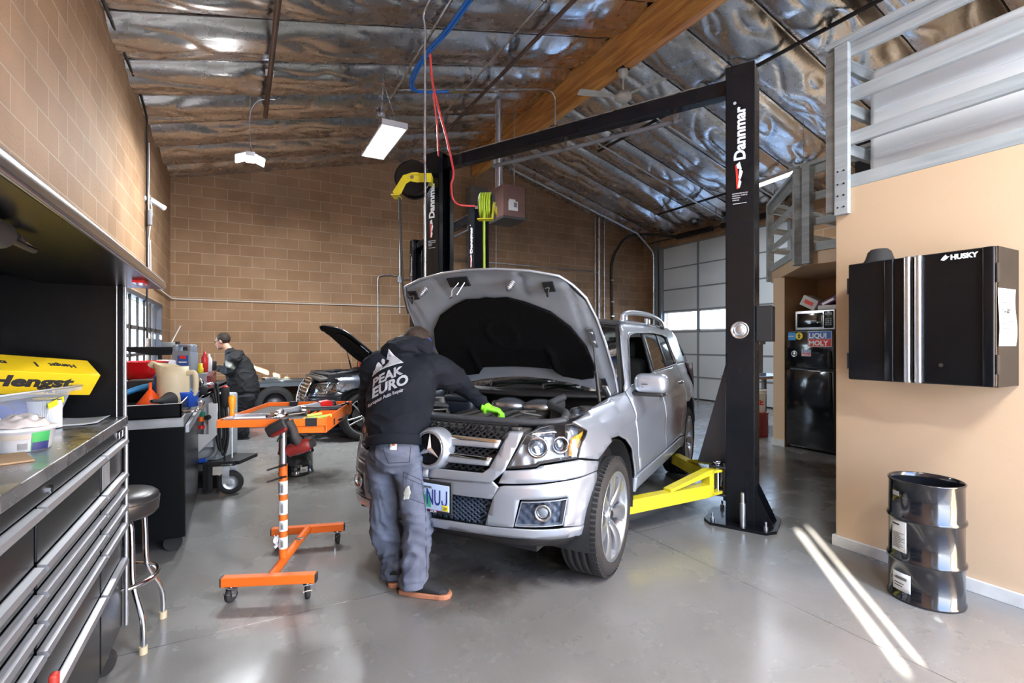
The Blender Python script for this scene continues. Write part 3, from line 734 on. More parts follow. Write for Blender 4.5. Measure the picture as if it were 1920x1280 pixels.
# camera and cables, left wall
t = thing('security_camera', 'white bullet security camera on the left block wall', 'camera', onX(272, XL) * Vector((0, 0, 0)) if False else (XL, W(272, 375, onX(272, XL)).y, W(272, 372, onX(272, XL)).z))
MB().cyl((0, 0, 0), (.02, 0, 0), .04).tube([(.02, 0, 0), (.06, 0, .0)], .012).build('bracket', M_wht, t)
dv = Vector((.55, .45, -.28)).normalized()
MB().cyl((.05, 0, .0), Vector((.05, 0, 0)) + dv * .19, .034, seg=20).cyl(Vector((.05, 0, 0)) + dv * .17, Vector((.05, 0, 0)) + dv * .21, .038, seg=20).build('body', M_wht, t)
MB().cyl(Vector((.05, 0, 0)) + dv * .205, Vector((.05, 0, 0)) + dv * .212, .03, seg=20).build('lens', M_plasb, t)
ly = t.location.y; lz = t.location.z
kx = XL + .025
P = [(kx, ly - .02, 1.5), (kx, ly - .03, 2.4), (kx, ly - .02, 3.3), (kx, ly - .03, 4.0)] + catmull([(kx, ly - .03, 4.2), (kx + .01, ly - .2, 4.42), (kx + .02, ly - 1.2, 4.47), (kx + .02, ly - 3.5, 4.45), (kx + .02, 1.0, 4.45)], 6)
tag(MB().tube(P, .014, 6).build('power_cable', M_hosek), 'black cable running down the left wall past the white camera', 'cable')
P = catmull([(kx + .02, ly - .02, 4.1), (kx + .04, ly - .16, 3.7), (kx + .02, ly - .06, 3.2), (kx + .02, ly, lz + .05), (kx + .05, ly, lz - .2), (kx + .02, ly - .02, lz - .5), (kx + .02, ly - .05, lz - .9), (kx + .02, ly + .12, lz - 1.02), (kx + .03, ly, lz - .55)], 8)
o = tag(MB().tube(P, .008, 5).build('signal_cable', M_wht), 'loose white cable looped below the white camera', 'cable')
MB().rbox((kx + .03, ly - .02, lz - .25), (.05, .07, .22), .015).build('cable_connector', M_grey, o)
# ================================================================= car body surface: (s, v) -> point; s runs from the nose round the corner to the tail, v is height
class Surf:
    def __init__(self, ctrl, front, side, fender, green=None):
        P = [(x, y) for x, y in ctrl]; Q = []
        n = len(P)
        ext = [(P[1][0], -P[1][1])] + P + [(P[-2][0], -P[-2][1])]
        for i in range(n - 1):
            p0, p1, p2, p3 = ext[i], ext[i + 1], ext[i + 2], ext[i + 3]
            for k in range(24):
                t = k / 24
                Q.append(tuple(.5 * ((2 * p1[j]) + (p2[j] - p0[j]) * t + (2 * p0[j] - 5 * p1[j] + 4 * p2[j] - p3[j]) * t * t + (3 * p1[j] - p0[j] - 3 * p2[j] + p3[j]) * t ** 3) for j in (0, 1)))
        Q.append(P[-1]); self.Q = Q; self.S = [0.0]
        for a, b in zip(Q, Q[1:]): self.S.append(self.S[-1] + math.hypot(b[0] - a[0], b[1] - a[1]))
        self.front, self.side, self.fender = front, side, fender
    def lerp(self, tab, v):
        if v <= tab[0][0]: return tab[0][1]
        for a, b in zip(tab, tab[1:]):
            if v <= b[0]:
                t = (v - a[0]) / (b[0] - a[0]); return a[1] + (b[1] - a[1]) * t
        return tab[-1][1]
    def sm(self, tab, v): return (self.lerp(tab, v - .018) + self.lerp(tab, v) * 2 + self.lerp(tab, v + .018)) / 4
    def plan(self, s):
        S, Q = self.S, self.Q; s = max(0, min(S[-1] - 1e-6, s))
        lo, hi = 0, len(S) - 1
        while hi - lo > 1:
            m = (lo + hi) // 2
            if S[m] <= s: lo = m
            else: hi = m
        t = (s - S[lo]) / (S[hi] - S[lo]); a, b = Q[lo], Q[hi]
        def tan(i):
            i0, i1 = max(0, i - 1), min(len(Q) - 1, i + 1); d = (Q[i1][0] - Q[i0][0], Q[i1][1] - Q[i0][1]); L = math.hypot(*d); return d[0] / L, d[1] / L
        t0, t1 = tan(lo), tan(hi); tx, ty = t0[0] + (t1[0] - t0[0]) * t, t0[1] + (t1[1] - t0[1]) * t
        return a[0] + (b[0] - a[0]) * t, a[1] + (b[1] - a[1]) * t, ty, -tx
    def __call__(self, s, v, off=0.0):
        x, y, nx, ny = self.plan(s)
        L = math.hypot(nx, ny); nx /= L; ny /= L
        w = max(0, min(1, (nx - .15) / .6)); w = w * w * (3 - 2 * w)
        fd = max(0, min(1, (x + .55) / .25)); sd = self.sm(self.side, v) * (1 - fd) + self.sm(self.fender, v) * fd
        ins = self.sm(self.front, v) * w + sd * (1 - w) - off
        return (x - nx * ins, y - ny * ins, v)
    def s_at_x(self, x, lo=.9):
        """s on the flank where plan x equals x"""
        a, b = lo, self.S[-1] - .3
        for _ in range(40):
            m = (a + b) / 2
            if self.plan(m)[0] > x: a = m
            else: b = m
        return (a + b) / 2
SUV = Surf([(.765, 0), (.76, .25), (.735, .47), (.68, .63), (.575, .755), (.44, .815), (.22, .842), (0, .848), (-.5, .85), (-1.4, .86), (-2.3, .862), (-2.76, .862), (-3.1, .845), (-3.42, .79), (-3.6, .66), (-3.68, .42), (-3.70, 0)],
    front=[(.33, .06), (.37, .03), (.42, .005), (.5, 0), (.62, 0), (.70, .01), (.76, .03), (.82, .055), (.88, .085), (.94, .125), (1.0, .19), (1.06, .3)],
    side=[(.25, .06), (.34, .04), (.42, .02), (.56, .005), (.78, 0), (.86, .0), (.94, .012), (1.02, .035), (1.08, .06), (1.14, .085), (1.5, .205), (1.58, .25), (1.64, .33)],
    fender=[(.25, .06), (.34, .04), (.42, .02), (.56, .005), (.72, -.012), (.84, .0), (.92, .025), (.97, .055), (1.01, .095), (1.05, .15), (1.10, .25)])
# ================================================================= cars
def paint(name, col, metal=.6, rough=.3):
    m = mat(name, col, rough, metal, coat=.8)
    return m
M_silver = paint('silver_metallic_paint', (.45, .485, .545), .6, .30)
M_dkpaint = paint('dark_graphite_paint', (.035, .044, .060), .3, .25)
M_tyre = mat('tyre_rubber', (.018, .018, .019), .72, bump=.25, bscale=60)
M_alloy = mat('silver_alloy', (.55, .57, .6), .3, .85, coat=.3)
M_alloyd = mat('machined_alloy', (.45, .47, .5), .25, .9)
M_liner = mat('black_felt_liner', (.0025, .0025, .003), .9, spec=.15, bump=.3, bscale=30)
M_under = mat('bonnet_underside_silver', (.35, .385, .43), .45, .25, var=.10, vscale=6)
M_lens = glass_mat('headlamp_lens', (.97, .98, 1), gloss=.05, rough=.03)
M_glz = glass_mat('tinted_car_glass', (.30, .36, .36), gloss=.10)
M_ws = glass_mat('windscreen_glass', (.62, .74, .68), gloss=.12)
M_amb = mat('amber_lens', (1, .33, .01), .18, 0, coat=1, emit=.12)
M_int = mat('dark_interior', (.013, .013, .015), .7)
M_trim = mat('satin_trim', (.33, .34, .36), .3, .9)
M_eng1 = mat('engine_plastic_grey', (.085, .080, .076), .5, var=.25, vscale=12, bump=.1)
M_eng2 = mat('engine_plastic_black', (.014, .014, .015), .42, var=.2, bump=.1)
M_eng3 = mat('engine_metal', (.42, .46, .52), .28, .9, var=.1)
M_dkmetal = mat('cast_metal_dark', (.12, .12, .12), .5, .6, var=.3, vscale=20)

def clip_panel(mb, poly, fn, du=.035, dv=.03, mirror=False):
    """fill a 2-D outline with a fine grid and wrap it onto fn(u, v)"""
    bm = bmesh.new(); vs = [bm.verts.new((p[0], p[1], 0)) for p in poly]; f = bm.faces.new(vs)
    bm.normal_update(); bmesh.ops.triangulate(bm, faces=[f])
    u0, u1 = min(p[0] for p in poly), max(p[0] for p in poly); v0, v1 = min(p[1] for p in poly), max(p[1] for p in poly)
    k = math.floor(u0 / du) + 1
    while k * du < u1 - 1e-5:
        bmesh.ops.bisect_plane(bm, geom=bm.verts[:] + bm.edges[:] + bm.faces[:], plane_co=(k * du, 0, 0), plane_no=(1, 0, 0)); k += 1
    k = math.floor(v0 / dv) + 1
    while k * dv < v1 - 1e-5:
        bmesh.ops.bisect_plane(bm, geom=bm.verts[:] + bm.edges[:] + bm.faces[:], plane_co=(0, k * dv, 0), plane_no=(0, 1, 0)); k += 1
    bmesh.ops.remove_doubles(bm, verts=bm.verts[:], dist=1e-5)
    bm.verts.index_update()
    P = [fn(v.co.x, v.co.y) for v in bm.verts]; F = [[v.index for v in f.verts] for f in bm.faces]
    # make normals face outward (away from the car axis)
    c = [P[i] for i in F[0][:3]]; n = (Vector(c[1]) - Vector(c[0])).cross(Vector(c[2]) - Vector(c[0]))
    ctr = Vector(P[F[0][0]]); outw = Vector((ctr.x + 1.4, ctr.y, ctr.z - .6)) if True else None
    if n.dot(outw) < 0: F = [f[::-1] for f in F]
    mb.add(P, F, True)
    if mirror: mb.add([(p[0], -p[1], p[2]) for p in P], [f[::-1] for f in F], True)
    bm.free()

def car_fn(S, zs=1.0, side=1, off=0.0, line=True):
    def fn(s, v):
        x = S.plan(s)[0]; o = off
        for cx in (0.0, -2.755):
            r = math.hypot(x - cx, v - .36)
            if abs(r - .475) < .12 and s > .9: o += .014 * math.exp(-((r - .475) / .035) ** 2)
        if line and s > 1.3 and .5 < v < 1.2:
            zl = .865 + .075 * min(3.0, max(0, -x - .2)); d = zl - v
            if -.01 < d < .16: o -= .014 * (1 - d / .16) * min(1, (d + .01) / .02)
            if .50 < v < .64: o += .012 * (1 - (v - .5) / .14)
        p = S(s, v, o); return (p[0], p[1] * side, p[2] * zs)
    return fn

def wheel(parent, c, side, style, R=.36, w=.235, name='wheel'):
    """c: centre of outer rim face; side +1 = left of the car"""
    M = Matrix.Translation(c) @ (Matrix.Rotation(-PI / 2 * side, 4, 'X'))      # local +z = outward
    rr = .268
    mb = MB(); mb.T = M
    o = .022
    prof = [(rr - .012, -.01), (rr + .002, o), (rr + .03, o + .008), (R - .035, o + .004), (R - .012, o - .012), (R - .002, o - .035)]
    for k in range(4):
        z = o - .035 - .0425 * k
        prof += [(R, z - .003), (R, z - .034), (R - .008, z - .036), (R - .008, z - .041)]
    prof += [(R, -w + o + .02), (R - .012, -w + o + .004), (R - .035, -w + o - .006), (rr, -w + o)]
    mb.lathe(prof, 72, cap=False)
    # tread blocks on the shoulder
    for k in range(72):
        a = 2 * PI * k / 72; mb.box((math.cos(a) * (R - .004), math.sin(a) * (R - .004), o - .022), (.012, .016, .028), rz=a)
    t = mb.build('tyre', M_tyre, parent)
    mb = MB(); mb.T = M
    mb.lathe([(rr - .0, .018), (rr + .004, .022), (rr - .006, .024), (rr - .014, .012), (rr - .03, -.03), (rr - .035, -.2), (rr, -.21)], 64, cap=False)
    r = mb.build('rim', M_alloy if style == 'suv' else M_alloyd, parent)
    mb = MB(); mb.T = M
    ns = 7 if style == 'suv' else 5
    for k in range(ns):
        a = 2 * PI * k / ns + (.22 if style == 'suv' else PI / 2)
        Rm = Matrix.Rotation(a, 4, 'Z')
        if style == 'suv':
            def sp(u, v):
                r_ = .05 + (.262 - .05) * u; wd = (.026 + .036 * u ** 1.6); y = (v - .5) * 2 * wd + .012 * math.sin(u * PI)
                z = .014 - .045 * (1 - u) ** 1.2 * .7 + .012 * math.sin(u * PI) - (.010 * (abs(v - .5) * 2) ** 3)
                return (r_, y, z)
            mb.grid(sp, 10, 8, M=Rm)
            def sd(sg):
                def f(u, v):
                    q = sp(u, 0 if sg < 0 else 1); return (q[0], q[1], q[2] - .03 * v)
                return f
            mb.grid(sd(-1), 10, 1, M=Rm); mb.grid(sd(1), 10, 1, M=Rm)
        else:
            for dy in (-.026, .026):
                mb.tube([Rm @ Vector((.05, dy * .8, -.0)), Rm @ Vector((.15, dy * 1.0, .006)), Rm @ Vector((.262, dy * 1.5, .01))], [(.012, .014), (.012, .012), (.015, .010)], 8)
    mb.lathe([(0, -.004), (.03, -.004), (.036, -.012), (.062, -.018), (.066, -.05)], 24)
    for k in range(5):
        a = 2 * PI * k / 5; mb.cyl(Vector((.046 * math.cos(a), .046 * math.sin(a), -.03)), Vector((.046 * math.cos(a), .046 * math.sin(a), -.008)), .008, seg=6)
    sp_ = mb.build('spoke_face', M_alloy if style == 'suv' else M_alloyd, parent); 
    MB().cyl(M @ Vector((0, 0, -.005)), M @ Vector((0, 0, .0)), .026, seg=20).build('centre_cap', M_plasb, parent)
    MB().cyl(M @ Vector((0, 0, -.11)), M @ Vector((0, 0, -.095)), .165, seg=40).cyl(M @ Vector((0, 0, -.11)), M @ Vector((0, 0, -.05)), .06, seg=20).build('brake_disc', M_dkmetal, parent)
    return t

ARCHF = [(.415, .40), (.375, .55), (.335, .68), (.275, .765), (.18, .82), (.05, .848), (-.1, .84), (-.23, .795), (-.33, .715), (-.40, .60), (-.44, .49)]
ARCHR = [(-2.755 + .46 * math.cos(R_(a)), .37 + .47 * math.sin(R_(a))) for a in (18, 35, 52, 70, 90, 110, 128, 145, 162, 176)]

def build_suv(t, kind, paintm, S=SUV, zs=1.0, hood_open=True, sides=(1, -1)):
    sx = lambda x: S.s_at_x(x, .9)
    X = lambda pts: [(sx(x), z) for x, z in pts]
    suv = kind == 'suv'
    # ---- body panels
    bump = MB(); f0 = car_fn(S, zs)
    def both(mb, poly, off=0.0, **k):
        f = car_fn(S, zs, 1, off, False); clip_panel(mb, poly, f, mirror=True, **k)
    both(bump, [(0, .385), (.35, .40), (.60, .405), (.90, .385), (.965, .385), (.99, .43), (.80, .452), (.531, .456), (.36, .450), (0, .438)], .003)
    both(bump, [(0, .59), (.405, .60), (.44, .665), (.395, .70), (0, .66)])
    both(bump, [(.365, .455), (.523, .462), (.558, .610), (.82, .615), (.795, .462), (.985, .43), (1.01, .50), (1.045, .60), (1.045, .712), (.81, .697), (.47, .675), (.44, .665), (.41, .60)])
    both(bump, [(.44, .685), (.81, .705), (1.045, .72), (1.08, .762), (.90, .800), (.668, .778), (.645, .766), (.47, .750)], .004)
    b = bump.build('front_bumper', paintm, t, solid=.012)
    mb = MB(); both(mb, [(0, .33), (.6, .34), (.9, .33), (.93, .385), (0, .385)], -.03); mb.build('bumper_undertray', M_plasb, t, solid=.01)
    for sd in sides:
        f = car_fn(S, zs, sd)
        mb = MB()
        top = [(sx(.08), 1.032), (sx(-.307), 1.05), (sx(-.50), 1.082)]
        poly = [(.905, .810), (1.085, .772)] + X([(x, z) for x, z in ARCHF if z > .76][1:] + [(x, z) for x, z in ARCHF if z <= .76 and x < 0]) + X([(-.585, .49), (-.533, .869), (-.503, 1.077)]) + [(sx(-.307), 1.047), (sx(.08), 1.03), (.945, .99), (1.027, .94), (.95, .889)]
        clip_panel(mb, poly, f); mb.build('front_fender', paintm, t, solid=.012)
        mb = MB(); clip_panel(mb, X([(-.597, .49), (-.545, .869), (-.515, 1.08), (-.60, 1.112), (-1.455, 1.178), (-1.475, .9), (-1.46, .49)]), f, du=.06)
        d1 = mb.build('front_door', paintm, t, solid=.02)
        arcr = [(x, z) for x, z in ARCHR]
        mb = MB(); clip_panel(mb, X([(-1.472, .49), (-1.487, .9), (-1.467, 1.178), (-2.50, 1.205), (-2.56, 1.0), (-2.50, .80)] + [(x, z) for x, z in arcr if x > -2.47][::-1] + [(-2.30, .49)]), f, du=.06)
        d2 = mb.build('rear_door', paintm, t, solid=.02)
        mb = MB(); clip_panel(mb, X([(-2.512, 1.205), (-2.572, 1.0), (-2.512, .81)] + [(x, z) for x, z in arcr if x <= -2.50] + [(-3.24, .42), (-3.45, .45), (-3.50, .8), (-3.47, 1.2)]), f, du=.06)
        mb.build('rear_quarter_panel', paintm, t, solid=.015)
        mb = MB(); fr = car_fn(S, zs, sd, .004, False)
        clip_panel(mb, X([(-.505, 1.082), (-.60, 1.117), (-.79, 1.30), (-.95, 1.462), (-1.03, 1.50), (-1.24, 1.52), (-1.9, 1.532), (-2.30, 1.52), (-2.46, 1.497), (-2.50, 1.35), (-2.505, 1.21), (-3.46, 1.207), (-3.40, 1.35), (-3.25, 1.53), (-3.05, 1.60), (-2.4, 1.625), (-1.5, 1.635), (-1.15, 1.625), (-.93, 1.575), (-.83, 1.50), (-.66, 1.29)]), fr, du=.06)
        mb.build('pillar_and_roof_frame', paintm, t, solid=.02)
        mb = MB(); clip_panel(mb, X([(-3.32, .93), (-3.34, 1.2), (-3.48, 1.2), (-3.50, .95)]), car_fn(S, zs, sd, .008, False), du=.05); mb.build('tail_lamp', mat('tail_lamp_red', (.5, .01, .01), .2, coat=1), t)
        # sill skirt
        mb = MB(); fs = car_fn(S, zs, sd, .018, False); clip_panel(mb, X([(-.46, .385), (-.455, .482), (-2.29, .482), (-2.27, .385)]), fs, du=.1); mb.build('side_skirt', paintm, t, solid=.04)
        # glass
        fg = car_fn(S, zs, sd, -.008, False)
        MB_ = MB(); clip_panel(MB_, X([(-1.50, 1.182), (-1.56, 1.522), (-2.04, 1.527), (-2.0, 1.19)]), fg, du=.1); MB_.build('rear_side_window', M_glz, t)
        MB_ = MB(); clip_panel(MB_, X([(-2.03, 1.19), (-2.10, 1.524), (-2.30, 1.517), (-2.45, 1.49), (-2.49, 1.205)]), fg, du=.1); MB_.build('quarter_window', M_glz, t)
        if not suv:
            MB_ = MB(); clip_panel(MB_, X([(-.60, 1.115), (-.96, 1.47), (-1.05, 1.50), (-1.50, 1.522), (-1.40, 1.175)]), fg, du=.1); MB_.build('front_side_window', M_glz, t)
        fb = car_fn(S, zs, sd, -.002, False)
        MB_ = MB(); clip_panel(MB_, X([(-1.40, 1.172), (-1.50, 1.525), (-1.57, 1.527), (-1.49, 1.18)]), fb, du=.1)
        mq_ = MB(); clip_panel(mq_, X([(-2.0, 1.188), (-2.04, 1.528), (-2.09, 1.528), (-2.05, 1.19)]), fb, du=.1); mq_.build('window_divider', M_plasb, t, solid=.02); MB_.build('window_pillar_trim', M_plasb, t, solid=.02)
        fw_ = car_fn(S, zs, sd, .006, False); mbw = MB()
        mbw.tube([fw_(sx(x), z) for x, z in ((-.60, 1.113), (-1.0, 1.146), (-1.45, 1.181), (-2.0, 1.193), (-2.5, 1.208))], .007, 6)
        mbw.tube([fw_(sx(x), z) for x, z in ((-.60, 1.12), (-.79, 1.305), (-.94, 1.457), (-1.03, 1.497), (-1.24, 1.517), (-1.9, 1.529), (-2.30, 1.517), (-2.46, 1.495), (-2.495, 1.35), (-2.5, 1.21))], .005, 6)
        mbw.build('window_chrome_strip', M_trim, t)
        # door handles, mirror
        for xh, zh, dd in ((-1.36, .985, d1), (-2.30, 1.03, d2)):
            p = Vector(fb(sx(xh), zh)); n = Vector((0, sd, 0))
            mb = MB(); mb.tube([p + n * .005 + Vector((.09, 0, 0)), p + n * .034 + Vector((.05, 0, 0)), p + n * .036 + Vector((-.05, 0, 0)), p + n * .005 + Vector((-.09, 0, 0))], .013, 8)
            mb.build('door_handle', M_chr, dd)
        p = Vector(fb(sx(-.64), 1.10))
        mb = MB(); mb.rbox((p.x + .0, (abs(p.y) + .14) * sd, 1.135 * zs), (.15, .235, .145), .055, seg=6)
        me = mb
        for i, v in enumerate(me.v):
            if v.x < p.x - .045: me.v[i] = Vector((p.x - .045, v.y, v.z))
        mr = mb.build('wing_mirror', paintm, t)
        mb = MB(); mb.rbox((p.x - .0, (abs(p.y) + .12) * sd, 1.06 * zs), (.12, .23, .03), .012).tube([(p.x + .01, (abs(p.y) - .01) * sd, 1.06 * zs), (p.x, (abs(p.y) + .06) * sd, 1.06 * zs)], .02); mb.build('mirror_base', M_plasb, mr)
        mb = MB(); 
        for k in range(2):
            mb.tube([(p.x + .083 - .01 * k - .012 * j, (abs(p.y) + .09 + .045 * j) * sd, (1.135 - .022 * k) * zs) for j in range(4)], .004, 6)
        mb.build('mirror_vent', M_plasb, mr)
        MB().box((p.x - .048, (abs(p.y) + .14) * sd, 1.135 * zs), (.004, .19, .11)).build('mirror_glass', M_chr, mr)
        # wheel-arch liners
        for cx in (0, -2.755):
            mb = MB(); mb.grid(lambda u, v: (cx + .45 * math.cos(PI * (1.06 - 1.12 * u)), (.84 - .34 * v) * sd, (.37 + .455 * math.sin(PI * (1.06 - 1.12 * u))) * zs), 24, 3)
            mb.grid(lambda u, v: (cx + .45 * v * math.cos(PI * (1.06 - 1.12 * u)), .50 * sd, (.37 + .455 * v * math.sin(PI * (1.06 - 1.12 * u))) * zs), 24, 2)
            mb.build('wheel_arch_liner', M_blkr, t)
            wheel(t, (cx, .80 * sd + .028 * sd, .36), sd, kind)
    # ---- roof, rear, glass
    yo = .575
    mb = MB()
    def rf(u, v):
        y = (u - .5) * 2; x = -.93 - .03 * y * y + (-3.1 + .93) * v + .05 * (1 - abs(y)) * (1 - v)
        return (x, y * (yo + .02 * math.sin(v * PI)), (1.625 + .045 * (1 - y * y) - .05 * (1 - v) ** 8 - .06 * v ** 3) * zs)
    mb.grid(rf, 20, 24); mb.build('roof_panel', paintm, t, solid=.03)
    mb = MB(); mb.grid(lambda u, v: (-3.12 - .38 * (v ** .8), (u - .5) * 2 * (.60 + .12 * v), (1.58 - .38 * v) * zs), 12, 6); mb.build('rear_window', M_glz, t)
    mb = MB(); mb.grid(lambda u, v: (-3.50 - .12 * math.sin(v * PI) - .03 + .2 * (abs(u - .5) * 2) ** 4, (u - .5) * 2 * .80, (1.2 - .8 * v) * zs), 16, 8); mb.build('tailgate', paintm, t, solid=.02)
    def wsf(u, v):
        y = (u - .5) * 2; x0 = -.40 - .14 * y * y; x1 = -.90 - .06 * y * y
        return (x0 + (x1 - x0) * v, y * (.725 - .15 * v), (1.065 + .01 * (1 - y * y) + (.515 + .03 * (1 - y * y)) * v + .03 * math.sin(v * PI)) * zs)
    mb = MB(); mb.grid(wsf, 20, 12); mb.build('windscreen', M_ws, t)
    mb = MB(); mb.tube([Vector(wsf(i / 12, 1)) + Vector((0, 0, -.004)) for i in range(13)], .015, 6)
    for e in (0, 1): mb.tube([Vector(wsf(e, j / 8)) + Vector((.0, 0, 0)) for j in range(9)], .018, 6)
    mb.build('windscreen_surround', M_plasb, t)
    for i, (a, b_) in enumerate((((.30, .02), (.66, .09)), ((.62, .02), (.95, .10)))):
        p, q = Vector(wsf(*a)), Vector(wsf(*b_)); MB().tube([p + Vector((.02, 0, .03)), (p + q) / 2 + Vector((.02, 0, .04)), q + Vector((.015, 0, .02))], .008, 6).tube([p + Vector((.04, 0, .0)), p + Vector((.02, 0, .03))], .012, 6).build('wiper', M_plasb, t)
    mb = MB(); mb.grid(lambda u, v: (-.40 - .14 * ((u - .5) * 2) ** 2 + .10 * v, (u - .5) * 2 * .73, (1.06 - .03 * v) * zs), 16, 2); mb.build('cowl_panel', M_plasb, t, solid=.02)
    # roof rails
    for sd in (1, -1):
        P = catmull([(-1.00, .60 * sd, 1.60), (-1.06, .605 * sd, 1.668), (-1.35, .615 * sd, 1.695), (-1.9, .62 * sd, 1.70), (-2.4, .61 * sd, 1.67), (-2.62, .60 * sd, 1.59)], 6)
        mb = MB(); mb.tube([(p.x, p.y, p.z * zs) for p in P], .019, 10, ell=(1, 1.2, (0, 0, 1)))
        for xx in (-1.04, -1.85, -2.52): mb.rbox((xx, .607 * sd, 1.635 * zs), (.11, .035, .07), .014)
        mb.build('roof_rail', M_silver if suv else M_trim, t)
    # ---- cabin and underside
    mb = MB(); mb.bx(-3.3, -.55, -.70, .70, .42, .50); mb.build('cabin_floor', M_int, t)
    mb = MB(); mb.rbox((-.78, 0, .98 * zs), (.42, 1.36, .22), .07); mb.rbox((-.72, .36, 1.09 * zs), (.2, .3, .07), .03); mb.build('dashboard', M_int, t)
    for y in (.37, -.37):
        mb = MB(); mb.rbox((-1.45, y, .66 * zs), (.52, .5, .16), .06); mb.rbox((-1.72, y, .98 * zs), (.14, .48, .62), .06, M=Matrix.Rotation(-.2, 4, 'Y')); mb.rbox((-1.8, y, 1.36 * zs), (.09, .26, .17), .04); mb.build('front_seat', M_int, t)
    mb = MB(); mb.rbox((-2.62, 0, 1.0 * zs), (.16, 1.26, .6), .06, M=Matrix.Rotation(-.2, 4, 'Y')); mb.rbox((-2.35, 0, .7 * zs), (.5, 1.26, .16), .05); mb.build('rear_bench', M_int, t)
    mb = MB(); mb.torus((-1.03, .37, 1.02 * zs), .18, .014, Matrix.Rotation(R_(66), 4, 'Y'), 28, 8); mb.cyl((-1.0, .37, 1.0 * zs), (-.85, .37, .98 * zs), .05); mb.build('steering_wheel', M_plasb, t)
    mb = MB(); mb.bx(-3.4, .5, -.55, .55, .26, .42); mb.bx(-.5, .45, -.5, .5, .42, .55); mb.bx(-2.4, -.5, -.72, .72, .34, .44); mb.build('underbody', M_blkr, t)
    # ---- grille
    if suv:
        mb = MB(); f2 = car_fn(S, zs, 1, .012, False)
        both2 = lambda poly, o: clip_panel(mb, poly, car_fn(S, zs, 1, o, False), mirror=True)
        both2([(.47, .945), (.56, .945), (.47, .75), (.40, .69), (0, .67), (0, .722), (.35, .732), (.385, .76)], .014)
        mb.build('grille_frame', paintm, t, solid=.02)
        for z in (.882, .792):
            for sd in (1, -1):
              fz = car_fn(S, zs, sd, .016, False)
              w0 = .10; w1 = .45 - (.945 - z) * .42; mb = MB()
              poly = [(w0, z - .026), (w1 - .015, z - .022), (w1, z + .018), (w0, z + .022)]
              clip_panel(mb, poly, fz); sl = mb.build('grille_slat', [M_silver], t, solid=.03)
              mb = MB(); clip_panel(mb, [(w0, z + .002), (w1 - .01, z + .002), (w1, z + .018), (w0, z + .020)], car_fn(S, zs, sd, .019, False)); mb.build('grille_slat_trim', M_chr, sl, solid=.004)
        mb = MB(); fm = car_fn(S, zs, 1, -.025, False)
        clip_panel(mb, [(0, .722), (.37, .732), (.46, .93), (0, .93)], car_fn(S, zs, 1, -.05, False), mirror=True, du=.08, dv=.08)
        for i in range(-16, 17):
            for sgn in (1, -1):
                a = i * .045; P = []
                for j in range(9):
                    v = .73 + j * .0255; s = a + sgn * (v - .83) * 1.6
                    if abs(s) < .36 + (v - .73) * .45 and v < .935: q = fm(abs(s), v); P.append((q[0], q[1] * (1 if s >= 0 else -1), q[2]))
                if len(P) > 1: mb.tube(P, .006, 5)
        mb.build('grille_mesh', M_plasb, t)
        # top lattice that shows above the frame
        mb = MB()
        for i in range(-9, 10):
            for sgn in (1, -1):
                y = i * .048; mb.tube([(.60 - .1 * abs(y), y - .024, .962), (.655 - .12 * abs(y), y + .024 * sgn, .935)], .006, 5)
        mb.tube([(.60 - .1 * abs(y), y, .965) for y in [k * .046 for k in range(-10, 11)]], .008, 6); mb.build('grille_top_lattice', M_plasb, t)
        # lower mesh
        mb = MB(); fm = car_fn(S, zs, 1, -.03, False)
        clip_panel(mb, [(0, .44), (.36, .452), (.41, .60), (0, .59)], car_fn(S, zs, 1, -.05, False), mirror=True, du=.08, dv=.08)
        for i in range(-22, 23):
            for sgn in (1, -1):
                a = i * .038; P = []
                for j in range(6):
                    v = .45 + j * .029; s = a + sgn * (v - .52) * 1.5
                    if abs(s) < .35 + (v - .45) * .36: q = fm(abs(s), v); P.append((q[0], q[1] * (1 if s >= 0 else -1), q[2]))
                if len(P) > 1: mb.tube(P, .006, 5)
        mb.build('lower_grille', mat('blue_black_plastic', (.035, .05, .08), .4), t)
        # round star emblem
        E = Vector((.742, 0, .825)); M = Matrix.Translation(E) @ Matrix.Rotation(R_(8), 4, 'Y').inverted() @ Matrix.Rotation(PI / 2, 4, 'Y')
        mb = MB(); mb.T = M; mb.lathe([(.125, -.06), (.122, -.01), (.108, .022), (.098, .028), (.092, .022)], 40, cap=False); em = mb.build('emblem_housing', paintm, t)
        mb = MB(); mb.T = M; mb.torus((0, 0, .024), .092, .006, None, 44, 8)
        for k in range(3):
            a = R_(180 + 120 * k); dx, dy = math.cos(a), math.sin(a); px_, py_ = -dy, dx
            mb.add([(dx * .09, dy * .09, .022), (px_ * .017 + dx * .008, py_ * .017 + dy * .008, .022), (0, 0, .036), (-px_ * .017 + dx * .008, -py_ * .017 + dy * .008, .022)], [(0, 1, 2), (0, 2, 3)], False)
        mb.build('emblem_star', M_chr, em)
        mb = MB(); mb.T = M; mb.lathe([(.091, .012), (.0, .018)], 40); mb.build('emblem_disc', M_blk, em)
        # licence plate
        Mp = Matrix(((0, 0, 1, .776), (1, 0, 0, 0), (0, 1, 0, .568), (0, 0, 0, 1))) 
        mb = MB(); mb.T = Mp; mb.rbox((0, 0, -.006), (.335, .178, .014), .012); pl = mb.build('number_plate_frame', M_plasb, t)
        mb = MB(); mb.T = Mp; mb.rbox((0, 0, .0), (.305, .145, .008), .004); mb.build('number_plate', mat('plate_pale_blue', (.48, .60, .80), .4), pl)
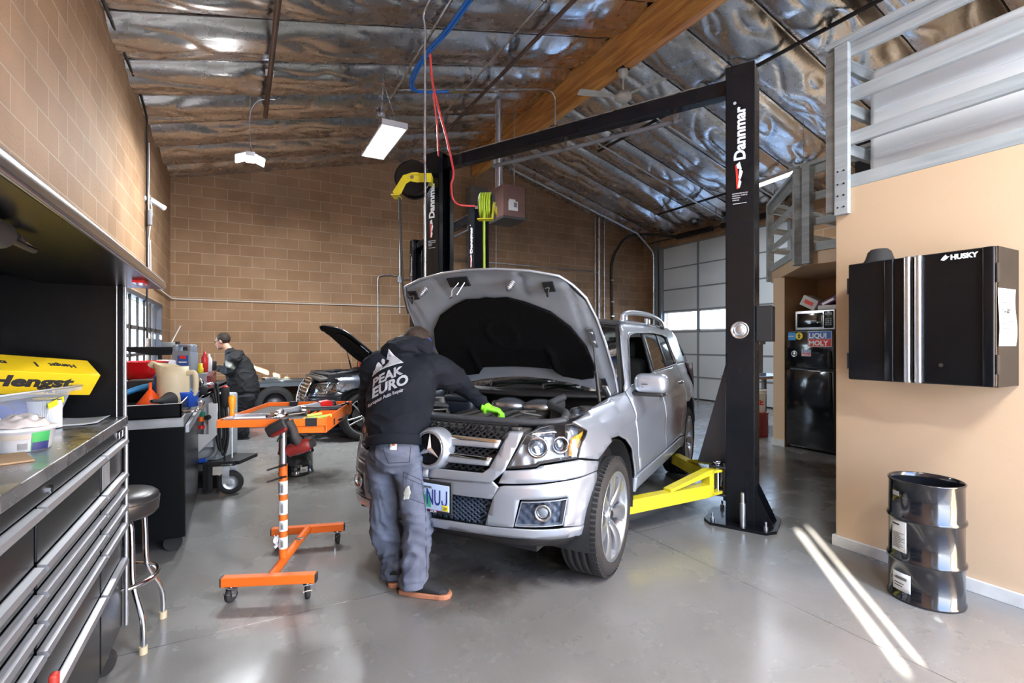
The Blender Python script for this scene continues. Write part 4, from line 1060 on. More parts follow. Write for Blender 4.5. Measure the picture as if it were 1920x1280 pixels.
        mb = MB(); mb.T = Mp; mb.text('NU', .122, Matrix.Translation((-.004, -.042, .0045)), .002, .001, sx=.56); mb.tube([(.104, -.012, .0045), (.107, -.030, .0045), (.118, -.040, .0045), (.131, -.034, .0045), (.136, -.018, .0045), (.136, .043, .0045)], [(.0048, .001)] * 6, 8); mb.build('plate_characters', mat('plate_navy', (.02, .03, .22), .5), pl)
        mb = MB(); mb.T = Mp; mb.prism([(-.03, -.06), (.03, -.06), (.022, .03), (.01, -.0), (0, .05), (-.012, .0), (-.022, .03)], .002, .0042); mb.build('plate_tree_picture', mat('plate_green', (.05, .35, .2), .5), pl)
        mb = MB(); mb.T = Mp; mb.text('Oregon', .026, Matrix.Translation((-.05, .045, .0045)), .001, .0005); mb.build('plate_state_name', M_inkk, pl)
        mb = MB(); mb.T = Mp; mb.rbox((.128, -.052, .005), (.04, .032, .002), .001); y_ = mb.build('registration_sticker', mat('sticker_yellow', (.85, .72, .05), .5), pl)
        mb = MB(); mb.T = Mp; mb.text('24', .022, Matrix.Translation((.116, -.06, .0065)), .001); mb.build('sticker_digits', M_inkk, y_)
        mb = MB(); mb.T = Mp; mb.text('.COM', .018, Matrix.Translation((.02, -.086, .002)), .001); mb.build('frame_lettering', M_inkw, pl)
        MB().add([Mp @ Vector(p) for p in ((-.1, -.078, .0015), (.1, -.078, .0015), (.1, -.066, .0015), (-.1, -.066, .0015))], [(0, 1, 2, 3)]).build('frame_red_strip', mat('dark_red_ink', (.2, .01, .03), .5), pl)
    else:
        mb = MB(); clip_panel(mb, [(0, .42), (.30, .44), (.36, .80), (.30, .945), (0, .955)], car_fn(S, zs, 1, -.01, False), mirror=True, du=.08, dv=.08); g = mb.build('grille_backing', M_plasb, t)
        for k in range(9):
            z = .48 + k * .055; w1 = .30 + .05 * min(1, (z - .42) / .3) - max(0, z - .8) * .4
            mb = MB(); clip_panel(mb, [(0, z - .012), (w1, z - .012), (w1, z + .012), (0, z + .012)], car_fn(S, zs, 1, .012, False), mirror=True, du=.1); mb.build('grille_bar', M_chr, g, solid=.02)
        fm = car_fn(S, zs, 1, .015, False); P = [fm(a, b_) for a, b_ in ((.0, .43), (.28, .44), (.34, .6), (.37, .80), (.31, .94), (.15, .955), (0, .958))]
        mb = MB(); mb.tube(P, .014, 8); mb.tube([(p[0], -p[1], p[2]) for p in P], .014, 8); mb.build('grille_frame', M_chr, t)
        for z in (.52, .60):
            pass
    # ---- lamps
    if suv:
        HL = [(.484, .763), (.552, .886), (.58, .927), (.687, .960), (.82, .975), (.945, .982), (1.02, .938), (.945, .889), (.91, .85), (.893, .812), (.668, .792), (.645, .779)]
        amb = [(.900, .912), (1.012, .937), (.942, .889), (.895, .82), (.858, .818), (.868, .865)]
        lampc = ((.665, .862, .056), (.832, .872, .046))
    else:
        HL = [(.47, .74), (.50, .88), (.60, .90), (.85, .905), (1.12, .90), (1.02, .80), (.90, .755), (.70, .74)]
        amb = [(.98, .885), (1.10, .892), (1.01, .805), (.92, .765), (.90, .772)]
        lampc = ((.64, .82, .042), (.80, .825, .036))
    for sd in sides:
        L = MB(); clip_panel(L, HL, car_fn(S, zs, sd, .004, False), du=.02, dv=.02); lens = L.build('headlamp', M_lens, t)
        mb = MB(); fi = car_fn(S, zs, sd, -.045, False)
        def fold(s, v, fi=fi):
            q = Vector(fi(s, v)); q.x += .005 * math.sin(s * 70) * math.sin(v * 50); return tuple(q)
        clip_panel(mb, HL, fold, du=.012, dv=.012); mb.build('headlamp_reflector', mat('lamp_reflector', (.40, .46, .54), .38, .7), lens)
        # perimeter wall between lens and reflector
        mb = MB(); P = HL + [HL[0]]; A_ = []; 
        fo = car_fn(S, zs, sd, .006, False)
        pts = []
        for (a, b_) in zip(P, P[1:]):
            for k in range(6): u = k / 6; pts.append((a[0] + (b_[0] - a[0]) * u, a[1] + (b_[1] - a[1]) * u))
        mb.tube([fo(*p) for p in pts], .005, 5, closed=True)
        mb.add([fo(*p) for p in pts] + [fi(*p) for p in pts], [(i, (i + 1) % len(pts), len(pts) + (i + 1) % len(pts), len(pts) + i) for i in range(len(pts))], True)
        mb.build('headlamp_seal', M_plasb, lens)
        mb = MB(); clip_panel(mb, amb, car_fn(S, zs, sd, -.012, False), du=.02, dv=.02); mb.build('turn_signal', M_amb, lens, solid=.012)
        for s_, v_, r_ in lampc:
            q = Vector(car_fn(S, zs, sd, -.03, False)(s_, v_)); x_, y_, nx, ny = S.plan(s_); n = Vector((max(nx, .75), ny * sd * .6, .05)).normalized()
            Mq = frame(q, n.cross(Vector((0, 0, 1))), n)
            mb = MB(); mb.T = Mq; mb.lathe([(r_ * .62, -.02), (r_ * .78, .012), (r_, .018), (r_ * 1.02, .008), (r_ * 1.02, -.03)], 28, cap=False); pr = mb.build('projector_ring', M_chr, lens)
            mb = MB(); mb.T = Mq; mb.sph((0, 0, -.006), (r_ * .66, r_ * .66, r_ * .35), 20, 12); mb.build('projector_lens', mat('projector_glass', (.25, .32, .40), .05, .3, coat=1), pr)
        mb = MB(); mb.tube([car_fn(S, zs, sd, -.02, False)(s_, HL[2][1] - .005 + (s_ - .58) * .06) for s_ in (.60, .7, .8, .9)], .012, 8); mb.build('parking_light_bar', M_chr, lens)
        # fog lamp pocket
        if suv:
            FB = [(.566, .598), (.816, .606), (.790, .470), (.531, .468)]
            mb = MB(); ff = car_fn(S, zs, sd, -.035, False)
            def wv(s, v, ff=ff):
                q = Vector(ff(s, v)); q.x += .008 * math.sin(s * 110) * math.sin(v * 120); return tuple(q)
            clip_panel(mb, FB, wv, du=.010, dv=.010); fg_ = mb.build('fog_lamp_pocket', mat('blue_black_plastic', (.035, .05, .08), .4), t)
            fo = car_fn(S, zs, sd, .0, False); n_ = len(FB); pts = []
            for a, b_ in zip(FB, FB[1:] + FB[:1]):
                for k in range(5): u = k / 5; pts.append((a[0] + (b_[0] - a[0]) * u, a[1] + (b_[1] - a[1]) * u))
            mb = MB(); mb.add([fo(*p) for p in pts] + [ff(*p) for p in pts], [(i, (i + 1) % len(pts), len(pts) + (i + 1) % len(pts), len(pts) + i) for i in range(len(pts))], False); mb.build('pocket_edge', paintm, fg_, solid=.004)
            q = Vector(ff(.690, .538)); n = Vector((.95, .25 * sd, 0)).normalized(); Mq = frame(q, n.cross(Vector((0, 0, 1))), n)
            mb = MB(); mb.T = Mq; mb.lathe([(.034, .0), (.036, .03), (.043, .032), (.045, .024), (.045, 0)], 28, cap=False); mb.build('fog_lamp_ring', M_chr, fg_)
            mb = MB(); mb.T = Mq; mb.sph((0, 0, .008), (.034, .034, .018), 20, 12); mb.build('fog_lamp_lens', mat('fog_glass', (.4, .47, .55), .06, .6, coat=1), fg_)
        else:
            mb = MB(); clip_panel(mb, [(.50, .46), (.52, .58), (.86, .60), (.84, .48)], car_fn(S, zs, sd, -.02, False), du=.05); mb.build('bumper_intake', M_plasb, t)
    # ---- engine bay
    mb = MB(); mb.bx(-.50, .56, -.70, .70, .55, .60); mb.bx(-.50, .5, .66, .72, .6, .98); mb.bx(-.50, .5, -.72, -.66, .6, .98); mb.bx(-.52, -.46, -.72, .72, .55, 1.03); mb.build('engine_bay_shell', M_eng2, t)
    mb = MB(); mb.rbox((.53, 0, .90), (.14, 1.16, .06), .02); mb.rbox((.50, 0, .935), (.10, 1.0, .02), .01)
    for y in (-.42, -.14, .16, .44): mb.rbox((.545, y, .945), (.05, .07, .02), .008)
    mb.build('radiator_support', M_eng1, t, bevel=0)
    mb = MB(); mb.rbox((.10, -.02, .88), (.52, .56, .10), .04); mb.rbox((.06, .02, .935), (.40, .38, .03), .02); mb.rbox((-.02, .26, .92), (.3, .18, .05), .03); ec = mb.build('engine_cover', M_eng1, t)
    mb = MB()
    for y in (-.2, -.07, .07, .2): mb.tube([(.28, y, .94), (.1, y * .9, .955), (-.12, y * .8, .95)], .01, 6)
    mb.build('cover_rib', M_eng2, ec)
    mb = MB(); mb.rbox((-.30, -.48, .93), (.26, .32, .14), .04); mb.rbox((-.26, -.46, 1.0), (.2, .24, .05), .02); mb.build('air_box', mat('blue_black_box', (.012, .018, .028), .4), t)
    mb = MB(); mb.sph((-.30, -.06, .95), (.09, .14, .07)); mb.sph((-.30, .20, .95), (.09, .14, .07)); mb.tube([(-.3, -.2, .95), (-.3, .36, .95)], .04, 10); mb.build('intake_manifold', M_eng3, t)
    mb = MB(); mb.tube(catmull([(.42, -.66, .93), (.30, -.62, .96), (.1, -.50, .98), (-.02, -.46, .96)], 8), [(.05, .02)] * 25, 10); mb.tube(catmull([(.36, -.66, .90), (.26, -.60, .92), (.1, -.52, .93)], 8), .035, 10); mb.build('intake_duct', mat('grey_rubber', (.050, .053, .060), .55), t)
    # long rubber bonnet seal across the front, curling back on the left of the car
    P = catmull([(.47, -.70, .955), (.49, -.4, .965), (.50, 0, .97), (.485, .35, .972), (.44, .58, .975), (.37, .665, .985)], 8)
    mb = MB(); mb.tube(P, [(.030, .022)] * len(P), 12); mb.tube([p + Vector((-.035, 0, -.015)) for p in P], .018, 10); mb.build('bonnet_seal', mat('grey_rubber', (.050, .053, .060), .55), t)
    P = catmull([(.37, .66, .985), (.20, .60, 1.0), (.08, .48, 1.01), (-.02, .40, 1.02), (-.16, .36, 1.02), (-.30, .38, 1.04)], 8)
    mb = MB(); mb.grid(lambda u, v: P[min(len(P) - 1, int(round(u * (len(P) - 1))))] + Vector((.01 * math.sin(v * 9), 0, -.10 * v)), len(P) - 1, 5)
    mb.tube(P, .014, 8); mb.build('curved_air_duct', mat('grey_rubber', (.050, .053, .060), .55), t, solid=.012)
    mb = MB(); mb.tube(catmull([(.12, .40, .96), (.20, .30, .985), (.12, .26, .98), (.0, .30, .97)], 8), .008, 6); mb.tube(catmull([(.0, .58, .93), (-.1, .52, .98), (-.25, .56, .98)], 6), .012, 6); mb.build('engine_hose', M_eng1, t)
    mb = MB(); mb.rbox((-.12, .58, .92), (.3, .16, .10), .03); mb.cyl((-.02, .58, .96), (-.02, .58, 1.0), .03); mb.build('coolant_tank', M_eng3, t)
    for y_ in (.60, -.62): MB().cyl((-.18, y_, .95), (-.18, y_, 1.0), .055).build('strut_top', M_dkmetal, t)
    mb = MB(); mb.rbox((.34, -.34, .93), (.16, .3, .06), .02); mb.cyl((.36, -.3, .95), (.36, -.3, .975), .022); mb.tube([(.3, -.2, .96), (.22, -.26, .97), (.2, -.4, .95)], .012); mb.build('intake_snorkel', M_eng1, t)
    tag_ = None
    return t

def hood(t, kind, paintm, ang=47, zs=1.0):
    suv = kind == 'suv'
    a = R_(ang); hx, hz = -.45, 1.10 * zs
    T = Matrix(((math.cos(a), 0, -math.sin(a), hx), (0, 1, 0, 0), (math.sin(a), 0, math.cos(a), hz), (0, 0, 0, 1)))
    half = [(.075, 0), (.065, .2), (.04, .42), (.0, .62), (-.03, .70), (-.0, .735), (.2, .742), (.45, .74), (.66, .73), (.82, .70), (.94, .645), (1.025, .59), (1.085, .42), (1.125, .2), (1.135, 0)]
    crown = lambda u, v: .055 * (1 - (v / .75) ** 2) - .11 * max(0, (u - .78) / .36) ** 2 - .03 * max(0, (.15 - u) / .2) ** 2
    full = half + [(u, -v) for u, v in half[-2:0:-1]]
    def put(off, fb=None):
        return lambda u, v: tuple(T @ Vector((u, v, crown(u, v) + off)))
    mb = MB(); clip_panel(mb, full, put(0), du=.05, dv=.05); o = mb.build('bonnet', paintm, t)
    s = o.modifiers.new('s', 'SOLIDIFY'); s.thickness = .004; s.offset = 0
    # inner frame, follows the skin 25 mm below with pressed channels
    def inner(u, v):
        e = min(1, max(0, (.70 - abs(v)) / .08)) * min(1, max(0, (1.06 - u - .12 * abs(v)) / .06))
        w = crown(u, v) - .012 - .022 * e + .012 * math.exp(-((abs(v) - .30 - .16 * (u - .9)) / .02) ** 2) * (u > .86) + .010 * math.exp(-((abs(v) - .62) / .02) ** 2)
        return tuple(T @ Vector((u, v, w)))
    sh = [(.09 + (u - .09) * .985 if u > .09 else u + .006, v * .985) for u, v in full]
    mb = MB(); clip_panel(mb, sh, inner, du=.025, dv=.025); mb.build('bonnet_inner_panel', M_under if suv else M_liner, o)
    # rim joining skin and inner panel
    mb = MB(); P = []
    for (p, q) in zip(full, full[1:] + full[:1]):
        for k in range(4): P.append((p[0] + (q[0] - p[0]) * k / 4, p[1] + (q[1] - p[1]) * k / 4))
    mb.tube([T @ Vector((u, v, crown(u, v) - .008)) for u, v in P], .009, 6, closed=True); mb.build('bonnet_edge', paintm, o)
    ln = [(.215, 0), (.205, .30), (.135, .36), (.12, .50), (.15, .60), (.26, .635), (.45, .62), (.62, .55), (.74, .44), (.82, .28), (.865, .16), (.86, .06), (.87, 0)]
    lf = ln + [(u, -v) for u, v in ln[-2:0:-1]]
    def lin(u, v):
        r = .012 * math.exp(-((abs(v) - .33) / .025) ** 2) * (u < .42) + .010 * math.exp(-((u - .40) / .02) ** 2) * (abs(v) < .33) + .008 * math.exp(-((math.hypot(u - .55, v) - .12) / .015) ** 2)
        return tuple(T @ Vector((u, v, crown(u, v) - .048 - r)))
    mb = MB(); clip_panel(mb, lf, lin, du=.025, dv=.025); mb.build('bonnet_insulation', M_liner, o, solid=-.014)
    def H(u, v, w=0): return T @ Vector((u, v, crown(u, v) - .036 + w))
    dn = T.to_3x3() @ Vector((0, 0, -1))
    if suv:
        for v in (-.42, .42 * .62):
            q = H(1.0, v); mb = MB()
            for k in range(5): mb.torus(q + dn * (.012 + .014 * k), .022 - .001 * k, .0035, frame((0, 0, 0), T.to_3x3() @ Vector((1, 0, 0)), dn), 16, 6)
            mb.cyl(q, q + dn * .085, .013); mb.build('bonnet_pin_spring', M_alu, o)
        for v in (-.55, .50):
            q = H(.95, v); mb = MB(); mb.box(q + dn * .006, (.07, .07, .012), M=T.to_3x3().to_4x4()); mb.tube([q + dn * .01, q + dn * .06 + T.to_3x3() @ Vector((.03, 0, 0)), q + dn * .06 + T.to_3x3() @ Vector((-.03, 0, 0)), q + dn * .01], .007, 6); mb.build('latch_striker', M_plasb, o)
        q = H(1.04, -.12); mb = MB(); mb.box(q + dn * .006, (.07, .16, .012), M=T.to_3x3().to_4x4()); mb.build('safety_catch_plate', M_plasb, o)
        mb = MB(); mb.tube([q + dn * .02, q + dn * .07 + Vector((0, -.03, -.02)), q + dn * .09 + Vector((0, -.02, -.05))], [(.022, .004)] * 3, 6); mb.tube([q + dn * .02 + Vector((0, .05, 0)), q + dn * .08 + Vector((0, .02, -.04))], [(.012, .004)] * 2, 6); mb.build('safety_catch_lever', M_chr, o)
    # hinges and gas strut
    for sd in (1, -1):
        mb = MB(); p = H(.06, .66 * sd); b0 = Vector((-.42, .68 * sd, 1.0 * zs))
        mb.tube([b0, b0 + Vector((.03, 0, .07)), p + dn * .01], [(.022, .006)] * 3, 6); mb.box(p, (.16, .04, .01), M=T.to_3x3().to_4x4()); mb.cyl(p + Vector((0, -.02, 0)), p + Vector((0, .02, 0)), .012); mb.build('bonnet_hinge', M_steel, t)
        p = H(.46, .665 * sd); b0 = Vector((-.18, .69 * sd, 1.0 * zs)); m_ = b0.lerp(p, .55)
        mb = MB(); mb.cyl(b0, m_, .012); mb.cyl(m_, p, .006); mb.build('gas_strut', M_plasb, t)
        mb = MB(); mb.box(H(.52, .675 * sd) + dn * .004, (.16, .045, .008), M=T.to_3x3().to_4x4()); mb.cyl(H(.56, .675 * sd), H(.56, .675 * sd) + dn * .014, .014).cyl(H(.48, .675 * sd), H(.48, .675 * sd) + dn * .014, .014); mb.build('strut_bracket', M_steel, t)
    return o

AX = Vector((1.577, 3.114, 0)); CRZ = math.atan2(-.5434, -.8396)
glk = thing('suv', 'silver SUV with raised bonnet, number plate and amber turn lamps in the near lift bay', 'car', AX, CRZ)
build_suv(glk, 'suv', M_silver); hood(glk, 'suv', M_silver)
# ================================================================= two-post lifts
M_lift = mat('lift_black_enamel', (.005, .006, .0085), .26, 0, rvar=.08, vscale=2.5, coat=.05, spec=.28, bump=.03, bscale=12)
M_dk = mat('dark_steel', (.05, .05, .055), .4, .8)
def lift_logo(parent, T, name='logo_decal'):
    T = T @ Matrix.Diagonal((.5, .5, 1, 1)); mb = MB(); mb.T = T
    mb.text('Dannmar', .225, Matrix.Rotation(PI / 2, 4, 'Z') @ Matrix.Translation((0, -.075, 0)), .002, .008, sx=.98)
    w = mb.build('lettering', M_inkw, parent)
    mb = MB(); mb.T = T; mb.text('®', .06, Matrix.Rotation(PI / 2, 4, 'Z') @ Matrix.Translation((.89, .05, 0)), .002, .001)
    mb.prism([(-.035, -.12), (.03, -.14), (.0, -.02), (-.05, -.06)], 0, .002); mb.prism([(-.02, -.27), (.012, -.30), (.045, -.18), (-.0, -.12), (.03, -.2)][:4], 0, .002)
    mb.prism([(-.03, -.42), (.0, -.43), (.025, -.34), (-.012, -.28)], 0, .002)
    mb.build('logo_white', M_inkw, parent)
    mb = MB(); mb.T = T; mb.prism([(-.045, -.44), (-.008, -.44), (-.022, -.3), (-.030, -.14), (-.065, -.05), (-.055, -.2)], 0, .0015); mb.build('logo_red', M_inkr, parent)
    mb = MB(); mb.T = T
    for k, s_ in enumerate(('DISTRIBUTED IN USA', 'CAPACITY 10,000 LB', 'DANNMAR', '10,000 LB.')):
        mb.text(s_, .024, Matrix.Translation((-.11, -.52 - k * .034, 0)), .0015, 0)
    mb.box((0, -.67, .0), (.2, .007, .002)); mb.build('small_print', M_inkw, parent)

def lift(loc_a, loc_b, label, grp, logo_a, logo_b, H=3.61, arms=True, back_logo=False):
    """columns at a (near) and b (far); local x from a to b"""
    A = Vector(loc_a); B = Vector(loc_b); L = (B - A).length; rz = math.atan2(B.y - A.y, B.x - A.x)
    t = thing('vehicle_lift', label, 'car lift', A, rz)
    for i, (x, sg) in enumerate(((0, 1), (L, -1))):
        # C-section opening toward the vehicle
        mb = MB(); w2 = .13; dp = .105
        ox = -sg * dp
        mb.bx(x - sg * dp, x - sg * (dp - .012), -w2, w2, .02, H)
        for s in (-1, 1):
            mb.bx(x - sg * dp, x + sg * dp, s * w2, s * (w2 - .012), .02, H); mb.bx(x + sg * dp, x + sg * (dp - .012), s * w2, s * (w2 - .07), .02, H)
        mb.bx(x - sg * dp, x + sg * dp, -w2, w2, H - .01, H + .0)
        col = mb.build('column', M_lift, t, bevel=.006)
        mb = MB(); mb.prism([(x - .26, -.16), (x - .2, -.24), (x + .2, -.24), (x + .26, -.16), (x + .26, .16), (x + .2, .24), (x - .2, .24), (x - .26, .16)], 0, .022); mb.build('base_plate', M_lift, t)
        mb = MB()
        for s in (-1, 1):
            mb.add([Vector(p) for p in [(x - sg * dp, s * .10 - .005, .02), (x - sg * (dp + .13), s * .10 - .005, .02), (x - sg * dp, s * .10 - .005, .30), (x - sg * dp, s * .10 + .005, .02), (x - sg * (dp + .13), s * .10 + .005, .02), (x - sg * dp, s * .10 + .005, .30)]], [(0, 1, 2), (3, 5, 4), (0, 3, 4, 1), (1, 4, 5, 2), (0, 2, 5, 3)], False)
        mb.build('gusset', M_lift, t)
        for bx_, by in ((-.19, -.19), (.0, -.21), (.19, -.19), (-.19, .19), (.19, .19)):
            MB().cyl((x + bx_, by, .02), (x + bx_, by, .05), .017, seg=6).cyl((x + bx_, by, .03), (x + bx_, by, .085), .009, seg=8).build('anchor_bolt', M_steel, t)
        mb = MB(); mb.bx(x - .03 * sg, x + (dp + .01) * sg, -.09, .09, .16, 1.02)
        mb.build('carriage', M_dk, t, bevel=.004)
        mb = MB(); mb.rbox((x + sg * (dp + .055), 0, .215), (.13, .26, .018), .006); mb.rbox((x + sg * (dp + .055), 0, .435), (.13, .26, .018), .006); mb.rbox((x + sg * (dp + .012), 0, .32), (.02, .22, .30), .004)
        mb.build('arm_bracket', M_dk, t)
        if arms:
            for s, ln, az in ((-1, .88, 50), (1, 1.0, 62)):
                pv = Vector((x + sg * (dp + .07), s * .09, .32)); d = Vector((sg * math.cos(R_(az)), s * math.sin(R_(az)), 0)); nrm = Vector((-d.y, d.x, 0))
                T = Matrix((d, nrm, (0, 0, 1))).transposed().to_4x4(); T.translation = pv
                mb = MB(); mb.T = T
                mb.box((.09 + ln / 2 - .02, 0, -.06), (ln - .12, .085, .10)); mb.box((.11, 0, .0), (.05, .085, .21)); 
                mb.add([(.13, y, z) for y in (-.04, .04) for z in (.06, .105)] + [(.55, y, z) for y in (-.04, .04) for z in (-.012, .008)], [(0, 1, 3, 2), (4, 6, 7, 5), (0, 4, 5, 1), (2, 3, 7, 6), (1, 5, 7, 3), (0, 2, 6, 4)], False)
                mb.box((.04, 0, .085), (.14, .085, .022)); mb.box((.04, 0, -.09), (.14, .085, .022))
                arm = mb.build('swing_arm', M_yel, t, bevel=.004)
                mb = MB(); mb.T = T; mb.cyl((-.005, 0, -.12), (-.005, 0, .13), .02, seg=14); mb.torus((-.005, 0, .145), .03, .006); mb.build('pivot_pin', M_chr, arm)
                mb = MB(); mb.T = T; mb.box((ln + .02, 0, -.06), (.24, .065, .075)); mb.build('arm_extension', M_dk, arm)
                mb = MB(); mb.T = T; mb.lathe([(.055, -.03), (.06, .0), (.04, .015), (.04, .05), (.058, .06), (.058, .085), (0, .085)], 20, c=(ln + .10, 0, -.01)); mb.build('lifting_pad', M_blkr, arm)
    a = x = 0
    mb = MB(); zt = H - .11
    mb.bx(.105, L - .105, -.055, .055, zt - .07, zt + .05); mb.build('overhead_beam', M_lift, t, bevel=.006)
    mb = MB(); mb.tube([(.5, -.09, zt - .12), (L * .5, -.09, zt - .13), (L - .7, -.09, zt - .12)], .022, 8); mb.build('height_limit_bar', mat('foam_grey_pipe', (.10, .10, .11), .5), t)
    mb = MB()
    for xx in (.55, L * .5, L - .72): mb.bx(xx - .015, xx + .015, -.10, -.05, zt - .14, zt - .02)
    mb.build('bar_bracket', M_steel, t)
    mb = MB()
    for yy in (-.03, .03): mb.tube([(.05, yy, zt + .04), (.4, yy, zt + .065), (L - .4, yy, zt + .065), (L - .05, yy, zt + .04)], .006, 6)
    mb.build('equaliser_cable', M_steel, t)
    # decals sit on the faces that look down the aisle (local -y)
    for dec, x, sg in ((logo_a, 0, 1), (logo_b, L, -1)):
        if dec:
            T = Matrix.Translation((x, -dp - .026, H - 1.10)) @ Matrix.Rotation(PI / 2, 4, 'X')
            lift_logo(t, T)
    return t, L
dp = .105
lA = Vector((3.545, 2.63, 0)); lB = Vector((2.04, 5.50, 0))
# stickers need the column's -y or +y face: the near lift shows its nose-side face
def lift_at(a, b, label, face, **k):
    """face: +1 when the aisle side is local +y, -1 when local -y"""
    t, L = lift(a, b, label, None, False, False, **k)
    for x in (0, L):
        Mz = Matrix.Rotation(PI, 4, 'Z') if face > 0 else Matrix.Identity(4)
        T = Matrix.Translation((x, face * (.13 + .002), 3.61 - .755)) @ Mz @ Matrix.Rotation(PI / 2, 4, 'X')
        lift_logo(t, T)
    return t, L
nl, NL = lift_at(lA, lB, 'black two-post lift with yellow arms standing round the silver SUV', 1)
# near column extras
for x in (0,):
    mb = MB(); mb.lathe([(.068, 0), (.068, .006), (.060, .010), (.054, .004), (.0, .004)], 36, M=Matrix.Rotation(-PI / 2, 4, 'X'), c=(0, .131, 1.53)); sk = mb.build('round_badge', M_chr, nl)
    mb = MB(); mb.lathe([(.050, 0), (.048, .004), (0, .005)], 32, M=Matrix.Rotation(-PI / 2, 4, 'X'), c=(0, .136, 1.53)); mb.sph((0, .141, 1.53), (.028, .004, .03)); mb.torus((0, .141, 1.53), .038, .003, Matrix.Rotation(PI / 2, 4, 'X')); mb.build('badge_relief', M_alu, sk)
    mb = MB(); mb.cyl((-.03, .19, .02), (-.03, .19, .20), .022, seg=18); mb.build('socket_tube', M_steel, nl); MB().cyl((-.03, .19, .20), (-.03, .19, .27), .015).cyl((-.03, .19, .27), (-.03, .19, .28), .012).build('screw_pad_stem', M_alu, nl)
    mb = MB(); mb.bx(-.22, -.105, -.12, .06, 1.44, 1.72); mb.build('control_box', M_blkm, nl, bevel=.006)
    # tall brace on the vehicle side
    mb = MB(); mb.add([(.105, -.06, .42), (.36, -.06, .42), (.12, -.06, 1.32), (.105, -.05, .42), (.36, -.05, .42), (.12, -.05, 1.32), (.105, -.06, 1.32), (.105, -.05, 1.32)], [(0, 1, 2, 6), (3, 7, 5, 4), (1, 4, 5, 2), (0, 3, 4, 1), (0, 6, 7, 3), (6, 2, 5, 7)], False); mb.build('cable_guard', M_dk, nl, bevel=.003)
fl_, FL = lift_at((3.35, 7.25, 0), (3.3, 10.25, 0), 'black two-post lift in the far bay round the dark SUV', 1)
# ================================================================= right side: railings, cabinet, drum, fridge corner
M_lum = wood_mat('weathered_grey_painted_lumber', (.27, .30, .31), (.40, .43, .44), .9, 'Y', .6)
M_lumx = wood_mat('weathered_grey_painted_lumber_cross', (.27, .30, .31), (.40, .43, .44), .9, 'X', .6)
t = thing('railing', 'grey painted timber railing on the ledge above the wall cabinet', 'railing', (XN, YN, 0))
def rail(parent, p0, p1, z0, z1, th=.038, m=None, name='rail'):
    p0, p1 = Vector(p0), Vector(p1); d = (p1 - p0); L = d.length; a = math.atan2(d.y, d.x)
    mb = MB(); mb.box(((p0.x + p1.x) / 2, (p0.y + p1.y) / 2, (z0 + z1) / 2), (L, th, z1 - z0), a); return mb.build(name, m or M_lum, parent, bevel=.004)
xr_ = .02
for z0, z1 in ((2.50, 2.59), (2.80, 2.885), (3.095, 3.185), (3.41, 3.50)): rail(t, (xr_, .0), (xr_, -4), z0, z1)
MB().box((xr_ + .0, -2.0, 3.52), (.14, 4.1, .038)).build('top_cap', M_lum, t, bevel=.004)
for y in (-.03, -2.2):
    mb = MB(); mb.bx(-.04, -.0, y - .07, y + .02, 2.32, 3.50); mb.build('post', M_lum, t, bevel=.004)
    mb = MB()
    for dz in (2.37, 2.45, 2.53, 2.62): 
        for dy in (-.045, -.005): mb.cyl((-.038, y + dy, dz), (-.046, y + dy, dz), .006, seg=6)
    mb.build('bolt', M_dk, t)
MB().bx(-.0, .09, -.02, .07, 2.36, 3.50).build('post', M_lum, t, bevel=.004)
# return leg running away from the aisle
for z0, z1 in ((2.50, 2.59), (2.80, 2.885), (3.095, 3.185), (3.41, 3.50)): rail(t, (.05, .03), (2.1, .03), z0, z1, m=M_lumx)
t2 = thing('railing', 'grey painted timber railing with an angled corner above the fridge', 'railing', (5.87, YN, 0))
C0, C1, C2 = (.0, .12), (.0, 1.545), (1.19, 2.76)
for z0, z1 in ((2.50, 2.60), (2.80, 2.885), (3.095, 3.185), (3.40, 3.50)):
    rail(t2, C0, C1, z0, z1); rail(t2, C1, C2, z0, z1); rail(t2, C2, (3.4, 2.76), z0, z1, m=M_lumx)
for a, b2 in ((C0, C1), (C1, C2), (C2, (3.4, 2.76))):
    rail(t2, a, b2, 3.50, 3.54, .12, name='top_cap')
for (x, y) in ((-.03, 1.47), (-.02, 1.60), (1.15, 2.74), (-.03, .16)):
    MB().box((x, y, 2.93), (.09, .09, 1.14), 0 if y < 1.55 else R_(45)).build('post', M_lum, t2, bevel=.004)
# things stored on the deck
mb = MB(); L = 4.1
def slab(u, v):
    y = 2.32 - L * u; z = 2.505 + .93 * v; x = 4.05 + .06 * math.sin(v * PI) * .4 + .012 * math.sin(v * 9) 
    return (x, y, z)
mb.rbox((4.34, -.08, 2.97), (.56, 4.1, .93), .05); 
for z in (2.8, 3.12): mb.tube([(4.062, 1.92, z), (4.062, -1.7, z)], .008, 6)
tag(mb.build('storage_tank', mat('translucent_white_plastic', (.90, .92, .92), .4)), 'large white plastic tank lying behind the near grey railing', 'tank')
o = tag(MB().tube([(3.90, 1.85, 2.545), (3.90, .5, 2.545), (3.90, -1.9, 2.545)], .045, 14).lathe([(.05, 0), (.062, .01), (.06, .06), (.05, .1)], 16, M=Matrix.Rotation(PI / 2, 4, 'X'), c=(3.90, 1.93, 2.547)).build('rubber_tube', M_blkr), 'black rubber tube lying on the ledge in front of the white tank', 'tube')
tag(MB().bx(6.9, 7.6, 2.3, 3.5, 2.5, 4.0).build('stored_panel', M_blkm, bevel=.01), 'tall black panel stored behind the far railing', 'panel')

